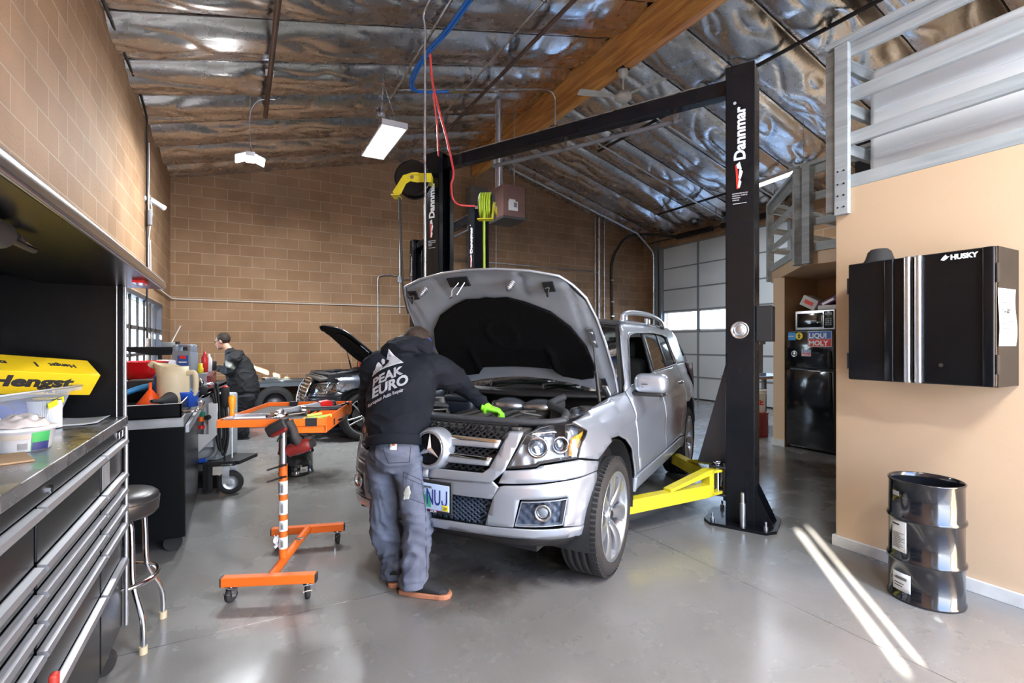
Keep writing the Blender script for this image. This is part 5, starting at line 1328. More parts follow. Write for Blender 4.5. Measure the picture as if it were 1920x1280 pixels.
# wall cabinet
CY0, CY1, CZ0, CZ1, CXF = 1.055, 1.763, 1.195, 1.928, 3.40
t = thing('wall_cabinet', 'black two-door steel wall cabinet with silver centre handles', 'cabinet', (XN, (CY0 + CY1) / 2, CZ0))
w2 = (CY1 - CY0) / 2; h = CZ1 - CZ0; dx = CXF - XN
mb = MB(); mb.bx(dx + .03, 0, -w2, w2, 0, h); mb.build('body', M_blk, t, bevel=.003)
for s in (1, -1):
    mb = MB(); y0, y1 = (.004, w2) if s > 0 else (-w2, -.004)
    a, b2 = (.10, w2 - .004) if s > 0 else (-w2 + .035, -.10)
    mb.bx(dx, dx + .026, y0, y1, .002, h - .002); d = mb.build('door', M_blk, t, bevel=.008)
    # rounded vertical fold
    mb = MB(); mb.rbox((dx - .003, s * .125 if s > 0 else -w2 + .028, h / 2), (.018, .05, h - .006), .008); mb.build('door_fold', M_blk, d)
    mb = MB(); mb.rbox((dx - .013, s * .026, h / 2), (.034, .034, h - .002), .012); mb.build('handle', M_alu, d)
    for z in (.12, h - .14): MB().bx(dx - .003, dx + .03, s * w2 - s * .0, s * (w2 + .006), z - .05, z + .05).build('hinge', M_dk, d)
MB().cyl((dx - .002, -.13, .11), (dx - .012, -.13, .11), .011, seg=16).build('lock', M_chr, t)
Tc = Matrix.Translation((dx - .004, 0, 0)) @ Matrix(((0, 0, -1, 0), (-1, 0, 0, 0), (0, 1, 0, 0), (0, 0, 0, 1)))
mb = MB(); mb.T = Tc; mb.text('HUSKY', .036, Matrix.Translation((.168, h - .048, .0)), .002, .0018); mb.build('brand_lettering', M_inkw, t)
mb = MB(); mb.T = Tc; mb.prism([(.125, h - .045), (.135, h - .03), (.148, h - .018), (.155, h - .03), (.165, h - .028), (.15, h - .044), (.14, h - .05)][::-1], 0, .002); mb.build('brand_logo', M_inkw, t)
# sheet taped to the cabinet side
T = Matrix(((1, 0, 0, 3.415), (0, 0, -1, CY0 - .004), (0, 1, 0, 1.41), (0, 0, 0, 1)))
def sheet(u, v): return tuple(T @ Vector((.0 + .205 * u + .008 * math.sin(v * 7) * u, .30 * v, .002 + .006 * (u * u) + .003 * math.sin(v * 5))))
mb = MB(); mb.grid(sheet, 10, 14); o = mb.build('paper_sheet', M_paper, solid=.001); tag(o, 'handwritten white sheet taped to the side of the black wall cabinet', 'paper')
mb = MB(); random.seed(3)
for k in range(22):
    v = .06 + k * .041; a = .08 + random.random() * .05; b2 = a + .3 + random.random() * .45
    p, q = Vector(sheet(a, v)), Vector(sheet(b2, v)); mb.tube([p + Vector((0, -.003, 0)), q + Vector((0, -.003, 0))], .0013, 4)
mb.build('ink_lines', M_inkk, o)
mb = MB(); mb.T = T; mb.text('x .682', .028, Matrix.Translation((.05, .17, .009)), .001); mb.build('handwriting', M_inkk, o)
o = MB().lathe([(.085, 0), (.088, .012), (.075, .03), (.062, .075), (.045, .092), (.0, .096)], 28, c=(3.56, 1.66, CZ1)).build('rubber_dome', M_blkr); tag(o, 'black rubber dome sitting on top of the wall cabinet', 'rubber dome')

# drums
M_drum = mat('drum_black_enamel', (.007, .008, .011), .16, 0, coat=.6, rvar=.05)
def drum(loc, label, r=.171, h=.665, rz=0, band=True):
    t = thing('steel_drum', label, 'drum', loc, rz)
    k = h / .665
    P = [(r * .97, .0), (r + .004, .004), (r + .004, .014), (r - .003, .02), (r - .003, .2 * k)]
    def rib(z): return [(r - .003, z - .018), (r + .006, z - .008), (r + .007, z), (r + .006, z + .008), (r - .003, z + .018)]
    P = [(r * .97, 0), (r + .004, .004), (r + .004, .014), (r - .003, .02)] + rib(.225 * k) + rib(.455 * k) + [(r - .003, h - .02), (r + .002, h - .008), (r + .003, h - .003), (r - .002, h), (r - .006, h - .004), (r - .008, h - .03), (r - .008, .03), (0, .028)]
    MB().lathe(P, 56).build('barrel', M_drum, t)
    return t
def curved_label(t, a0, a1, z0, z1, r, m, name='label'):
    mb = MB(); mb.grid(lambda u, v: (r * math.cos(a0 + (a1 - a0) * u), r * math.sin(a0 + (a1 - a0) * u), z0 + (z1 - z0) * v), 16, 4); return mb.build(name, m, t, solid=.0008)
t = drum((3.377, 1.345, 0), 'small black steel drum with white labels against the beige wall')
az = math.atan2(-1.345, -3.377)
lb = curved_label(t, az - 1.02, az - .50, .27, .44, .1705, M_paper)
mb = MB()
def arc_lines(mb, a0, a1, zs_, r, w=.0012, seed=1):
    rnd = random.Random(seed)
    for z in zs_:
        s_ = a0 + rnd.random() * .05; e = a1 - rnd.random() * .18
        mb.tube([(r * math.cos(s_ + (e - s_) * k / 6), r * math.sin(s_ + (e - s_) * k / 6), z) for k in range(7)], w, 4)
arc_lines(mb, az - .98, az - .54, [.29 + k * .009 for k in range(10)] , .1722)
mb.build('print', M_inkk, lb); mb = MB(); arc_lines(mb, az - .98, az - .70, [.418], .1722, .004, 4); mb.build('print_heading', M_inkk, lb)
lb = curved_label(t, az - .98, az - .38, .055, .155, .1705, M_paper)
mb = MB(); arc_lines(mb, az - .9, az - .45, [.08, .095, .12, .128], .1722, .0022, 8); mb.build('print', M_inkk, lb)
curved_label(t, az - 1.0, az - .74, .575, .60, .1705, mat('worn_label', (.35, .36, .37), .6))
p = fl = CF((555 - 960) / FPX * 5.52, 5.52)
t = drum((p.x, p.y, 0), 'small black steel drum standing behind the orange work stand', r=.18, h=.68)
az = math.atan2(-p.y, -p.x); lb = curved_label(t, az + .25, az + .70, .03, .09, .180, M_paper)
mb = MB(); arc_lines(mb, az + .3, az + .66, [.05, .062], .1816, .0025, 3); mb.build('print', M_inkk, lb)

# fridge
t = thing('refrigerator', 'glossy black top-freezer refrigerator covered in stickers in the alcove', 'fridge', (6.62, 3.905, 0))
M_fr = mat('fridge_black_gloss', (.006, .007, .009), .12, coat=.7)
MB().bx(.05, .70, -.31, .315, .02, 1.60).build('body', M_fr, t, bevel=.008)
mb = MB(); mb.rbox((.02, .0, .565), (.07, .63, 1.03), .015); d1 = mb.build('refrigerator_door', M_fr, t)
mb = MB(); mb.rbox((.02, .0, 1.345), (.07, .63, .49), .015); d2 = mb.build('freezer_door', M_fr, t)
for d, z0, z1 in ((d1, .68, 1.05), (d2, 1.12, 1.32)): MB().tube(catmull([(-.015, -.27, z0), (-.055, -.27, z0 + .03), (-.055, -.27, z1 - .03), (-.015, -.27, z1)], 4), .012, 8).build('handle', M_fr, d)
TF = Matrix(((0, 0, -1, -.017), (-1, 0, 0, 0), (0, 1, 0, 0), (0, 0, 0, 1)))
def sticker(parent, x0, x1, z0, z1, m, name='sticker', d=.0):
    mb = MB(); mb.T = TF; mb.bx(x0, x1, z0, z1, d, d + .0015); return mb.build(name, m, parent)
M_sb = mat('sticker_blue', (.015, .10, .42), .4); M_sr = mat('sticker_red', (.62, .02, .02), .4); M_sw = mat('sticker_white', (.8, .8, .82), .4); M_sc = mat('sticker_cyan', (.02, .25, .6), .4); M_sy = mat('sticker_yellow2', (.85, .65, .02), .4)
def liqui(x0, z0, w, h):
    s = sticker(d2, x0, x0 + w, z0, z0 + h, M_sw); sticker(s, x0 + .006, x0 + w - .006, z0 + h * .51, z0 + h - .006, M_sb, 'blue_field', .001); sticker(s, x0 + .006, x0 + w - .006, z0 + .006, z0 + h * .49, M_sr, 'red_field', .001)
    mb = MB(); mb.T = TF; mb.text('LIQUI', h * .42, Matrix.Translation((x0 + .012, z0 + h * .57, .003)), .001, h * .012, sx=w / h * .72); mb.text('MOLY', h * .42, Matrix.Translation((x0 + .012, z0 + h * .10, .003)), .001, h * .012, sx=w / h * .72); mb.build('sticker_lettering', M_inkw, s)
liqui(-.015, 1.385, .30, .205); liqui(-.10, 1.26, .125, .085)
s = sticker(d2, -.285, -.18, 1.475, 1.58, M_sc)
mb = MB(); mb.T = TF; mb.text('BILSTEIN', .022, Matrix.Translation((-.282, 1.517, .002)), .001, .0005, sx=.82); mb.build('sticker_lettering', M_inkw, s)
mb = MB(); mb.T = TF; mb.cyl((-.135, 1.53, 0), (-.135, 1.53, .0015), .05, seg=32); s = mb.build('round_sticker', M_sy, d2)
mb = MB(); mb.T = TF; mb.bx(-.142, -.128, 1.50, 1.565, .001, .003); mb.bx(-.155, -.115, 1.53, 1.54, .001, .003); mb.bx(-.15, -.12, 1.505, 1.515, .001, .003); mb.build('sticker_symbol', M_inkk, s)
mb = MB(); mb.T = TF; mb.torus((-.20, 1.29, .002), .035, .008); mb.sph((-.20, 1.29, .004), (.02, .02, .004)); mb.build('disc_magnet', M_steel, d2)

# microwave and cartons
t = thing('microwave', 'silver microwave oven sitting on the black refrigerator', 'microwave', (6.66, 3.87, 1.602))
MB().bx(.02, .40, -.26, .26, .0, .27).build('casing', M_alu, t, bevel=.006)
MB().rbox((.012, 0, .135), (.03, .52, .265), .01).build('front_frame', M_alu, t)
MB().rbox((-.002, .06, .135), (.012, .34, .19), .01).build('door_window', M_fr, t)
MB().rbox((-.004, -.185, .135), (.012, .12, .22), .006).build('control_panel', M_blk, t)
mb = MB()
for i in range(4):
    for j in range(3): mb.box((-.011, -.155 - j * .03, .07 + i * .025), (.004, .02, .014))
mb.box((-.011, -.185, .21), (.004, .09, .03)); mb.build('keypad', M_grey, t)
MB().tube([(-.01, -.115, .06), (-.03, -.115, .07), (-.03, -.115, .2), (-.01, -.115, .21)], .007).build('door_handle', M_alu, t)
z0 = 1.602 + .27
o = tag(MB().rbox((0, 0, .075), (.20, .22, .14), .006, M=Matrix.Rotation(R_(28), 4, 'X')).build('carton', mat('white_grey_carton', (.6, .58, .56), .7, var=.08), loc=(6.82, 3.98, z0 + .03)), 'white carton leaning tilted on the microwave, left of the purple one', 'box')
MB().box((-.103, 0, .075), (.002, .12, .05), M=Matrix.Rotation(R_(28), 4, 'X')).build('print', M_inkr, o)
o = tag(MB().rbox((0, 0, .05), (.2, .24, .055), .004).build('carton', mat('pale_carton', (.62, .6, .58), .7), loc=(6.82, 3.74, z0 - .02)), 'pale flat carton under the purple box on the microwave', 'box')
o = tag(MB().rbox((0, 0, .03), (.16, .26, .07), .004, M=Matrix.Rotation(R_(-24), 4, 'X')).build('carton', mat('purple_carton', (.10, .02, .10), .6), loc=(6.82, 3.74, z0 + .075)), 'purple carton tilted on top of the pale one over the microwave', 'box')
MB().box((-.082, 0, .03), (.002, .16, .03), M=Matrix.Rotation(R_(-24), 4, 'X')).build('print', M_inkw, o)

# corner beyond the pillar: bench, bucket, can, clutter
t = thing('work_table', 'wooden topped table with dark steel legs beyond the beige pillar', 'table', (7.55, 5.25, 0))
MB().bx(-.55, .55, -.3, .35, .87, .90).build('tabletop', wood_mat('table_wood', (.35, .22, .10), (.5, .34, .18), 1, 'X'), t, bevel=.004)
MB().bx(-.56, .56, -.31, .36, .90, .915).build('table_covering', mat('pale_blue_mat', (.32, .42, .62), .4), t)
for x in (-.5, .5):
    for y in (-.25, .3): MB().bx(x - .03, x + .03, y - .03, y + .03, 0, .87).build('leg', M_gseam, t)
tag(MB().lathe([(.0, 0), (.17, 0), (.172, .01), (.17, .34), (.176, .35), (.176, .37), (.16, .372), (0, .36)], 32).build('metal_can', mat('dark_red_can', (.22, .006, .008), .25, coat=.4), loc=(7.03, 4.98, 0)), 'dark red metal can on the floor beside the beige pillar', 'can')
t = thing('bucket', 'white plastic bucket with red lettering on the dark red can', 'bucket', (7.03, 4.98, .373))
mb = MB(); mb.lathe([(0, 0), (.125, 0), (.128, .006), (.138, .28), (.146, .285), (.146, .30), (.138, .305), (.15, .33), (.15, .345), (.14, .35), (.134, .345), (.12, .02), (0, .02)], 36); mb.build('pail', M_wht, t)
azb = math.atan2(-4.98, -7.03)
mb = MB(); txt = MB().text('ACE', .12, None, .001, .006, align='CENTER'); 
for f in txt.f: pass
mb.add([Vector(((.1345 + p.z) * math.cos(azb + p.x / .135), (.1345 + p.z) * math.sin(azb + p.x / .135), .12 + p.y)) for p in txt.v], txt.f, False); mb.build('bucket_lettering', M_inkr, t)
tag(MB().tube([(0, 0, 0), (.10, .06, .34)], .008, 8).tube([(.085, .05, .28), (.14, .085, .46)], .012, 8).build('paint_brush', M_sb, loc=(7.0, 4.98, .40)), 'blue handled brush leaning in the white bucket', 'brush')
tag(MB().rbox((0, 0, .16), (.14, .22, .30), .05).build('jug', M_yel, loc=(7.02, 5.33, .0)), 'yellow plastic jug on the floor beside the red can', 'jug')
mb = MB(); mb.bx(-.07, .07, -.14, .14, 0, .05); mb.bx(-.05, .05, -.1, .1, .05, .75); mb.bx(-.07, .07, -.13, .13, .5, .58); tag(mb.build('machine_stand', M_gseam, loc=(7.3, 5.18, .916), bevel=.006), 'grey steel machine standing on the table beyond the pillar', 'machine')

# hose reels on the far column
def reel(loc, rz, label, grp, hosem, hang_to, col=M_yel, R=.2, yellow_arm=True):
    t = thing('hose_reel', label, 'hose reel', loc, rz)
    for y in (-.075, .075): MB().lathe([(.0, 0), (.06, .004), (R * .9, .0), (R, .008), (R, .014), (R * .9, .008), (.06, .012), (0, .012)], 40, M=Matrix.Rotation(PI / 2, 4, 'X'), c=(0, y, 0)).build('side_disc', M_blk if hosem is M_hosek else M_dk, t)
    mb = MB()
    for k, rr in enumerate((.10, .125, .15)):
        for j in range(5): mb.torus((0, -.052 + j * .026, 0), rr, .013, Matrix.Rotation(PI / 2, 4, 'X'), 32, 6)
    mb.cyl((0, -.07, 0), (0, .07, 0), .09); mb.build('wound_hose', hosem, t)
    MB().cyl((0, -.11, 0), (0, .13, 0), .02).build('axle', M_chr, t)
    mb = MB(); mb.prism([(-.02, -.035), (.06, -.05), (.06, .05), (.0, .05), (-.09, .02), (-.19, -.14), (-.16, -.17), (-.11, -.16), (-.06, -.06)][::-1], -.004, .004, Matrix.Translation((0, -.095, 0)) @ Matrix.Scale(1.15, 4) @ Matrix.Rotation(PI / 2, 4, 'X'))
    mb.box((.13, -.02, 0), (.16, .15, .10)); mb.box((-.19, -.02, -.19), (.09, .17, .012)); mb.build('mounting_arm', M_yel, t, bevel=.002)
    MB().text('CONTROL', .02, Matrix.Translation((-.01, -.1015, .02)) @ Matrix.Rotation(PI / 2, 4, 'X'), .001).build('arm_lettering', M_inkk, t)
    P = catmull([(-.14, 0, -.05), (-.16, 0, -.18), (-.15, 0, -.6), (-.12, 0, -1.2), hang_to], 6); MB().tube(P, .014, 8).build('hanging_hose', hosem, t)
    return t
p = W(776, 338, 5.62); reel(p, R_(-28), 'yellow-armed hose reel with black hose mounted left of the far column', None, M_hosek, (-.06, 0, -1.5))
p = W(912, 388, 5.70); reel(p, R_(55), 'hose reel wound with lime green hose right of the far column', None, M_hoseg, (-.1, 0, -1.1), R=.15)
"""bracket carrying the green reel"""
a = W(938, 390, 5.72); b2 = W(862, 388, 5.60)
tag(MB().tube(catmull([W(806, 100, 4.9), W(812, 160, 5.1), W(823, 205, 5.3), W(838, 262, 5.5), W(850, 320, 5.5), W(846, 345, 5.5)], 8), .012, 8).tube(catmull([W(846, 345, 5.5), W(849, 372, 5.5), W(862, 384, 5.55), W(890, 386, 5.6)], 6), .012, 8).build('air_hose', M_hoser), 'thin red air hose hanging from the roof over the far column to the green reel', 'hose')
tag(MB().tube([W(812, 175, 5.1), W(820, 235, 5.3), W(822, 292, 5.6)], .009, 8).build('air_hose', M_hoser), 'straight red hose running down to the top of the far column', 'hose')
# fire extinguisher on back wall
q = wpt(678, 690); t = thing('fire_extinguisher', 'red fire extinguisher with a green tag on the back wall', 'fire extinguisher', (q.x, YB - .09, q.z - .18))
MB().lathe([(0, 0), (.06, 0), (.065, .01), (.065, .30), (.05, .345), (.02, .36), (0, .36)], 24).build('cylinder', M_red, t)
MB().cyl((0, 0, .355), (0, 0, .40), .018).box((0, -.02, .41), (.02, .12, .02)).build('valve', M_dk, t); MB().tube(catmull([(0, 0, .38), (-.07, -.02, .38), (-.10, 0, .28), (-.085, 0, .1)], 5), .009, 6).build('discharge_hose', M_blkr, t)
MB().box((.07, -.07, .30), (.07, .004, .16), M=Matrix.Rotation(.3, 4, 'Y')).build('inspection_tag', mat('green_tag', (.1, .55, .15), .6), t); MB().grid(lambda u, v: (.066 * math.sin((u - .5) * 1.8), -.066 * math.cos((u - .5) * 1.8), .1 + .14 * v), 8, 2).build('label', M_paper, t)
MB().box((0, .07, .2), (.05, .03, .1)).build('wall_bracket', M_dk, t)
# ================================================================= people
M_skin = mat('skin', (.55, .30, .21), .5, var=.06, vscale=20)
M_hood1 = mat('navy_black_fleece', (.008, .0105, .016), .9, spec=.2, var=.2, vscale=10, bump=.3, bscale=220)
M_hood2 = mat('black_work_jacket', (.008, .009, .011), .75, var=.2, bump=.25, bscale=150)
M_pants = mat('grey_blue_canvas', (.105, .12, .165), .85, spec=.3, var=.22, vscale=7, bump=.35, bscale=260)
M_pants2 = mat('black_trousers', (.009, .010, .013), .8, var=.2)
M_hair = mat('brown_hair', (.022, .013, .009), .7, var=.4, vscale=60, bump=.6, bscale=90)
M_beard = mat('greying_beard', (.30, .25, .20), .8, var=.3, vscale=60)
M_glove = mat('lime_nitrile_glove', (.22, .72, .03), .4)
M_shoe = mat('black_suede_shoe', (.013, .014, .016), .8, bump=.3)
M_sole = mat('gum_rubber_sole', (.42, .17, .09), .6)
M_grime = mat('pale_print', (.42, .43, .47), .7, var=.1)

def cloth_disp(amp=1.0, sc=1.0, seed=0):
    def d(co, n):
        a = noise.noise(Vector((co.x * 5 * sc + seed, co.y * 5 * sc, co.z * 9 * sc)))
        b = 1 - abs(noise.noise(Vector((co.x * 9 * sc, co.y * 9 * sc + seed, co.z * 16 * sc)))) * 2
        return amp * (.008 * a + .006 * max(0, b) ** 3 - .003)
    return d
def hand_mesh(mb, wrist, direction, palm_n, curl=.5, side=1, L=.185, spread=1.0):
    """palm with five separate bent fingers. palm_n points out of the palm; side +1: thumb toward cross(direction, palm_n)"""
    d = Vector(direction).normalized(); n = Vector(palm_n); n = (n - d * n.dot(d)).normalized(); s = d.cross(n) * side
    mb.tube([wrist - d * .03, wrist, wrist + d * .035, wrist + d * .075, wrist + d * .092], [(.030, .022), (.030, .020), (.040, .018), (.044, .016), (.040, .012)], 12, ell=(1, 1, n))
    ln = (.070, .080, .075, .058); 
    for k in range(4):
        o = wrist + d * (.088 - .006 * abs(k - 1.2)) + s * (.033 - .022 * k)
        dd = (d + s * (.10 - .07 * k) * spread).normalized(); c = curl * (1 + .12 * k); P = [o - dd * .02]
        q = o.copy(); ang = .15 * c
        for j, f in enumerate((.45, .32, .23)):
            P.append(q.copy()); ang += c * (.55 if j else .25); q = q + (dd * math.cos(ang) + n * math.sin(ang)) * ln[k] * f
        P.append(q); mb.tube(P, [.0095, .0095, .009, .008, .0065], 8); mb.sph(q, .0066, 8, 6)
    o = wrist + d * .022 + s * .026; td = (d * .65 + s * .75 + n * .35).normalized(); t2 = (d * .9 + s * .25 + n * .45).normalized()
    q1 = o + td * .042; q2 = q1 + t2 * .03; q3 = q2 + (t2 + n * .3).normalized() * .022
    mb.tube([o - td * .01, o, q1, q2, q3], [.014, .0145, .0115, .0105, .008], 8); mb.sph(q3, .008, 8, 6)

def head_mesh(mb, c, face, up, k=1.0):
    """c: head centre; face: facing direction"""
    f = Vector(face).normalized(); u = Vector(up); u = (u - f * u.dot(f)).normalized(); r = f.cross(u)
    M = Matrix((f, -r, u)).transposed().to_4x4(); M.translation = c; old = mb.T; M = old @ M; mb.T = M @ Matrix.Scale(k, 4)
    mb.sph((-.012, 0, .025), (.095, .075, .095), 24, 18); mb.sph((.03, 0, -.045), (.062, .056, .065), 20, 14)       # skull, jaw
    mb.sph((.062, 0, -.088), (.024, .026, .020), 12, 8)                                                          # chin
    mb.tube([(.076, 0, .022), (.094, 0, -.008), (.106, 0, -.022)], [.009, .011, .013], 8); mb.sph((.098, 0, -.028), (.012, .016, .009), 10, 8)   # nose
    for s in (-1, 1):
        mb.sph((.072, s * .03, .030), (.018, .026, .008), 10, 8); mb.sph((.060, s * .040, -.022), (.022, .02, .02), 10, 8)    # brow, cheek
        mb.sph((.068, s * .030, .008), (.013, .014, .010), 10, 8)                                             # eye
        mb.sph((-.005, s * .076, -.005), (.018, .009, .032), 10, 8); mb.torus((-.005, s * .080, -.003), .019, .005, Matrix.Rotation(PI / 2, 4, 'X') @ Matrix.Diagonal((.7, 1.2, 1, 1)), 14, 6)   # ears
    mb.sph((.082, 0, -.056), (.014, .024, .006), 10, 6); mb.sph((.080, 0, -.066), (.013, .020, .006), 10, 6)      # lips
    mb.T = old
    return M @ Matrix.Scale(k, 4)

def person(name, label, J, cfg):
    g = J
    fr = Vector(g['front']).normalized(); lt = Vector((-fr.y, fr.x, 0)).normalized()       # left of the person
    base = Vector(((g['an_l'].x + g['an_r'].x) / 2, (g['an_l'].y + g['an_r'].y) / 2, 0))
    O = lambda mb: setattr(mb, 'T', Matrix.Translation(-base)) or mb
    # body: one continuous skin
    mb = O(MB()); S = cfg.get('s', 1.0)
    mb.tube([g['pelvis'] - Vector((0, 0, .04)), g['pelvis'], g['waist'], g['chest'], g['chest'].lerp(g['neck'], .7)], [(.13, .09), (.15, .10), (.12, .085), (.15, .10), (.08, .07)], 16, ell=(1, 1, fr))
    mb.tube([g['chest'].lerp(g['neck'], .5), g['neck'], g['neck'].lerp(g['head'], .6)], [.06, .052, .05], 12)
    for s in 'lr':
        mb.tube([g['chest'].lerp(g['sh_' + s], .5), g['sh_' + s], g['el_' + s], g['wr_' + s]], [.045, .045, .034, .024], 10)
        mb.sph(g['sh_' + s], .048, 12, 8)
        hp = g['hip_' + s]; mb.tube([g['pelvis'].lerp(hp, .5), hp, g['kn_' + s], g['an_' + s] + Vector((0, 0, .02))], [.08, .075, .05, .036], 10)
        mb.tube([g['an_' + s] + Vector((0, 0, .03)), g['an_' + s] - Vector((0, 0, .03)), g['an_' + s].lerp(g['toe_' + s], .35) - Vector((0, 0, .03))], [.034, .032, .02], 8)
        hd = g.get('hd_' + s); 
        if hd is not None: hand_mesh(mb, g['wr_' + s], hd[0], hd[1], hd[2], hd[3])
    HM = head_mesh(mb, g['head'], g['face'], g['hup'], cfg.get('hk', 1.0))
    me = remeshed(mb, cfg.get('vox', .007), 2)
    body = mesh_obj(name, me, M_skin, loc=base); tag(body, label, 'person')
    # trousers
    mb = O(MB()); w = cfg['waist_r']
    mb.tube([g['belt'], g['pelvis'], g['pelvis'] - Vector((0, 0, .09))], [(w[0], w[1]), (w[0] * 1.03, w[1] * 1.06), (w[0] * .9, w[1] * .85)], 24, ell=(1, 1, fr))
    for s in 'lr':
        hp, kn, an = g['hip_' + s], g['kn_' + s], g['an_' + s]
        P = catmull([hp + Vector((0, 0, .06)), hp - Vector((0, 0, .03)), hp.lerp(kn, .5), kn, kn.lerp(an, .5), an + Vector((0, 0, .03)), an - Vector((0, 0, .02))], 4)
        lr = cfg['leg_r']; n = len(P); R = []
        for i in range(n):
            u = i / (n - 1) * (len(lr) - 1); k = min(len(lr) - 2, int(u)); R.append(lr[k] + (lr[k + 1] - lr[k]) * (u - k))
        mb.tube(P, R, 20)
    def pd(co, n, base=base):
        z = co.z; fold = math.sin((z + .35 * noise.noise(Vector((co.x * 6, co.y * 6, z * 2)))) * 58 + co.x * 14) * .5 + .5
        low = max(0, min(1, (.62 - z) / .4)); return cloth_disp(1.6, 1.0, 3)(co, n) + .012 * low * (fold ** 2 - .4) * (1 if z > .08 else 0)
    tr = mesh_obj('trousers', remeshed(mb, .011, 3, pd), cfg['trousers'], body)
    # top
    mb = O(MB()); T = cfg['torso_r']
    tp = [g['hem'], g['hem'].lerp(g['waist'], .6), g['waist'].lerp(g['chest'], .45), g['chest'], g['chest'].lerp(g['neck'], .45), g['chest'].lerp(g['neck'], .8), g['neck'].lerp(g['head'], .12)]
    mb.tube(tp, T, 28, ell=(1, 1, fr))
    for s in 'lr':
        sh, el, wr = g['sh_' + s], g['el_' + s], g['wr_' + s]; a = cfg['arm_r']
        P = catmull([g['chest'].lerp(sh, .55) + Vector((0, 0, .02)), sh, sh.lerp(el, .55), el, el.lerp(wr, .5), wr - (wr - el).normalized() * .02], 4); n = len(P)
        R = [a[min(len(a) - 1, int(i / (n - 1) * (len(a) - 1)))] * (1 - (i / (n - 1) * (len(a) - 1)) % 1) + a[min(len(a) - 1, int(i / (n - 1) * (len(a) - 1)) + 1)] * ((i / (n - 1) * (len(a) - 1)) % 1) for i in range(n)]
        mb.tube(P, R, 18)
    for c, r in cfg.get('blobs', []): mb.sph(g['@'](c) if False else c, r, 16, 12)
    top = mesh_obj(cfg.get('top_name', 'hooded_sweatshirt'), remeshed(mb, .010, 3, cloth_disp(1.7, .8, 9)), cfg['top'], body)
    # shoes
    for s in 'lr':
        an, toe = g['an_' + s], g['toe_' + s]; d = toe - an; d.z = 0; d.normalize()
        z0 = cfg.get('sole_z', .0); h = an.copy(); h.z = z0
        pitch = cfg.get('pitch_' + s, 0)
        Ms = Matrix.Translation(h - base) @ Matrix.Rotation(math.atan2(d.y, d.x), 4, 'Z') @ Matrix.Rotation(pitch, 4, 'Y')
        def outline(x):  # half width along the shoe
            return .036 + .014 * math.sin(max(0, min(1, (x + .08) / .3)) * PI * .95) if x < .17 else .05 * math.sqrt(max(0, 1 - ((x - .17) / .055) ** 2))
        xs = [-.085, -.075, -.05, 0, .05, .1, .14, .17, .195, .212, .222]
        ol = [(x, outline(x) * (.6 if x < -.08 else 1)) for x in xs]; pl = ol + [(x, -y) for x, y in ol[::-1]]
        mb = MB(); mb.T = Ms; mb.prism(pl, 0, .028)
        sole = None
        mu = MB(); mu.T = Ms
        mu.tube([(-.072, 0, .06), (-.05, 0, .065), (0, 0, .062), (.06, 0, .052), (.12, 0, .044), (.17, 0, .036), (.205, 0, .030)], [(.032, .04), (.042, .055), (.044, .055), (.045, .042), (.048, .032), (.044, .024), (.024, .012)], 20, ell=(1, 1, (0, 0, 1)))
        mu.tube([(-.03, 0, .06), (-.02, 0, .10)], [(.045, .05), (.042, .046)], 16)
        sh = mesh_obj('shoe', remeshed(mu, .006, 4), M_shoe, body); mb.build('shoe_sole', M_sole if cfg.get('gum') else M_blkr, sh, bevel=.006)
        ml = MB(); ml.T = Ms
        for k in range(5): ml.tube([(.03 + k * .022, -.022, .098 - k * .010), (.04 + k * .022, 0, .103 - k * .0105), (.03 + k * .022, .022, .098 - k * .010)], .003, 5)
        ml.build('shoelace', M_blkm, sh)
    return body, tr, top, base, HM

# --- mechanic leaning into the silver SUV
P = W
J = dict(front=CF(.36, .93), pelvis=P(745, 850, 2.93), belt=P(745, 822, 2.95), waist=P(745, 792, 2.98), chest=P(755, 712, 3.10), neck=P(768, 668, 3.20), head=P(786, 650, 3.31), face=CF(.55, .62, -.62), hup=CF(.1, .75, .6),
         sh_l=P(708, 690, 3.16), el_l=P(694, 768, 3.20), wr_l=P(742, 775, 3.42), hd_l=(CF(.5, .8, -.1), (0, 0, -1), .6, -1),
         sh_r=P(808, 690, 3.10), el_r=P(863, 716, 3.26), wr_r=P(909, 762, 3.14), hd_r=(CF(.85, .12, -.22), (0, 0, -1), 1.15, 1),
         hip_l=P(722, 868, 2.98), kn_l=P(724, 985, 2.96), an_l=P(742, 1074, 2.98), toe_l=P(748, 1060, 3.2),
         hip_r=P(773, 868, 2.90), kn_r=P(783, 985, 2.84), an_r=P(776, 1090, 2.84), toe_r=P(838, 1092, 2.80), hem=P(743, 828, 2.94))
sub = lambda px, py, D: None
BB = Vector(((J['an_l'].x + J['an_r'].x) / 2, (J['an_l'].y + J['an_r'].y) / 2, 0))
L = lambda v: v
cfg = dict(waist_r=(.172, .135), leg_r=[.105, .108, .102, .094, .088, .084, .082, .086, .09], torso_r=[(.175, .145), (.192, .158), (.215, .168), (.235, .160), (.20, .135), (.11, .10), (.07, .07)],
           arm_r=[.10, .105, .098, .088, .070, .050, .044], trousers=M_pants, top=M_hood1, gum=True, pitch_r=0,
           blobs=[(P(766, 650, 3.13), (.155, .105, .062)), (P(745, 655, 3.12), (.10, .085, .05)), (P(785, 650, 3.15), (.10, .09, .06)), (P(706, 700, 3.15), .09), (P(806, 694, 3.11), .10)])
body, trs, top, base, HM = person('person', 'person in a dark hooded sweatshirt and grey-blue work trousers leaning into the open engine bay', J, cfg)
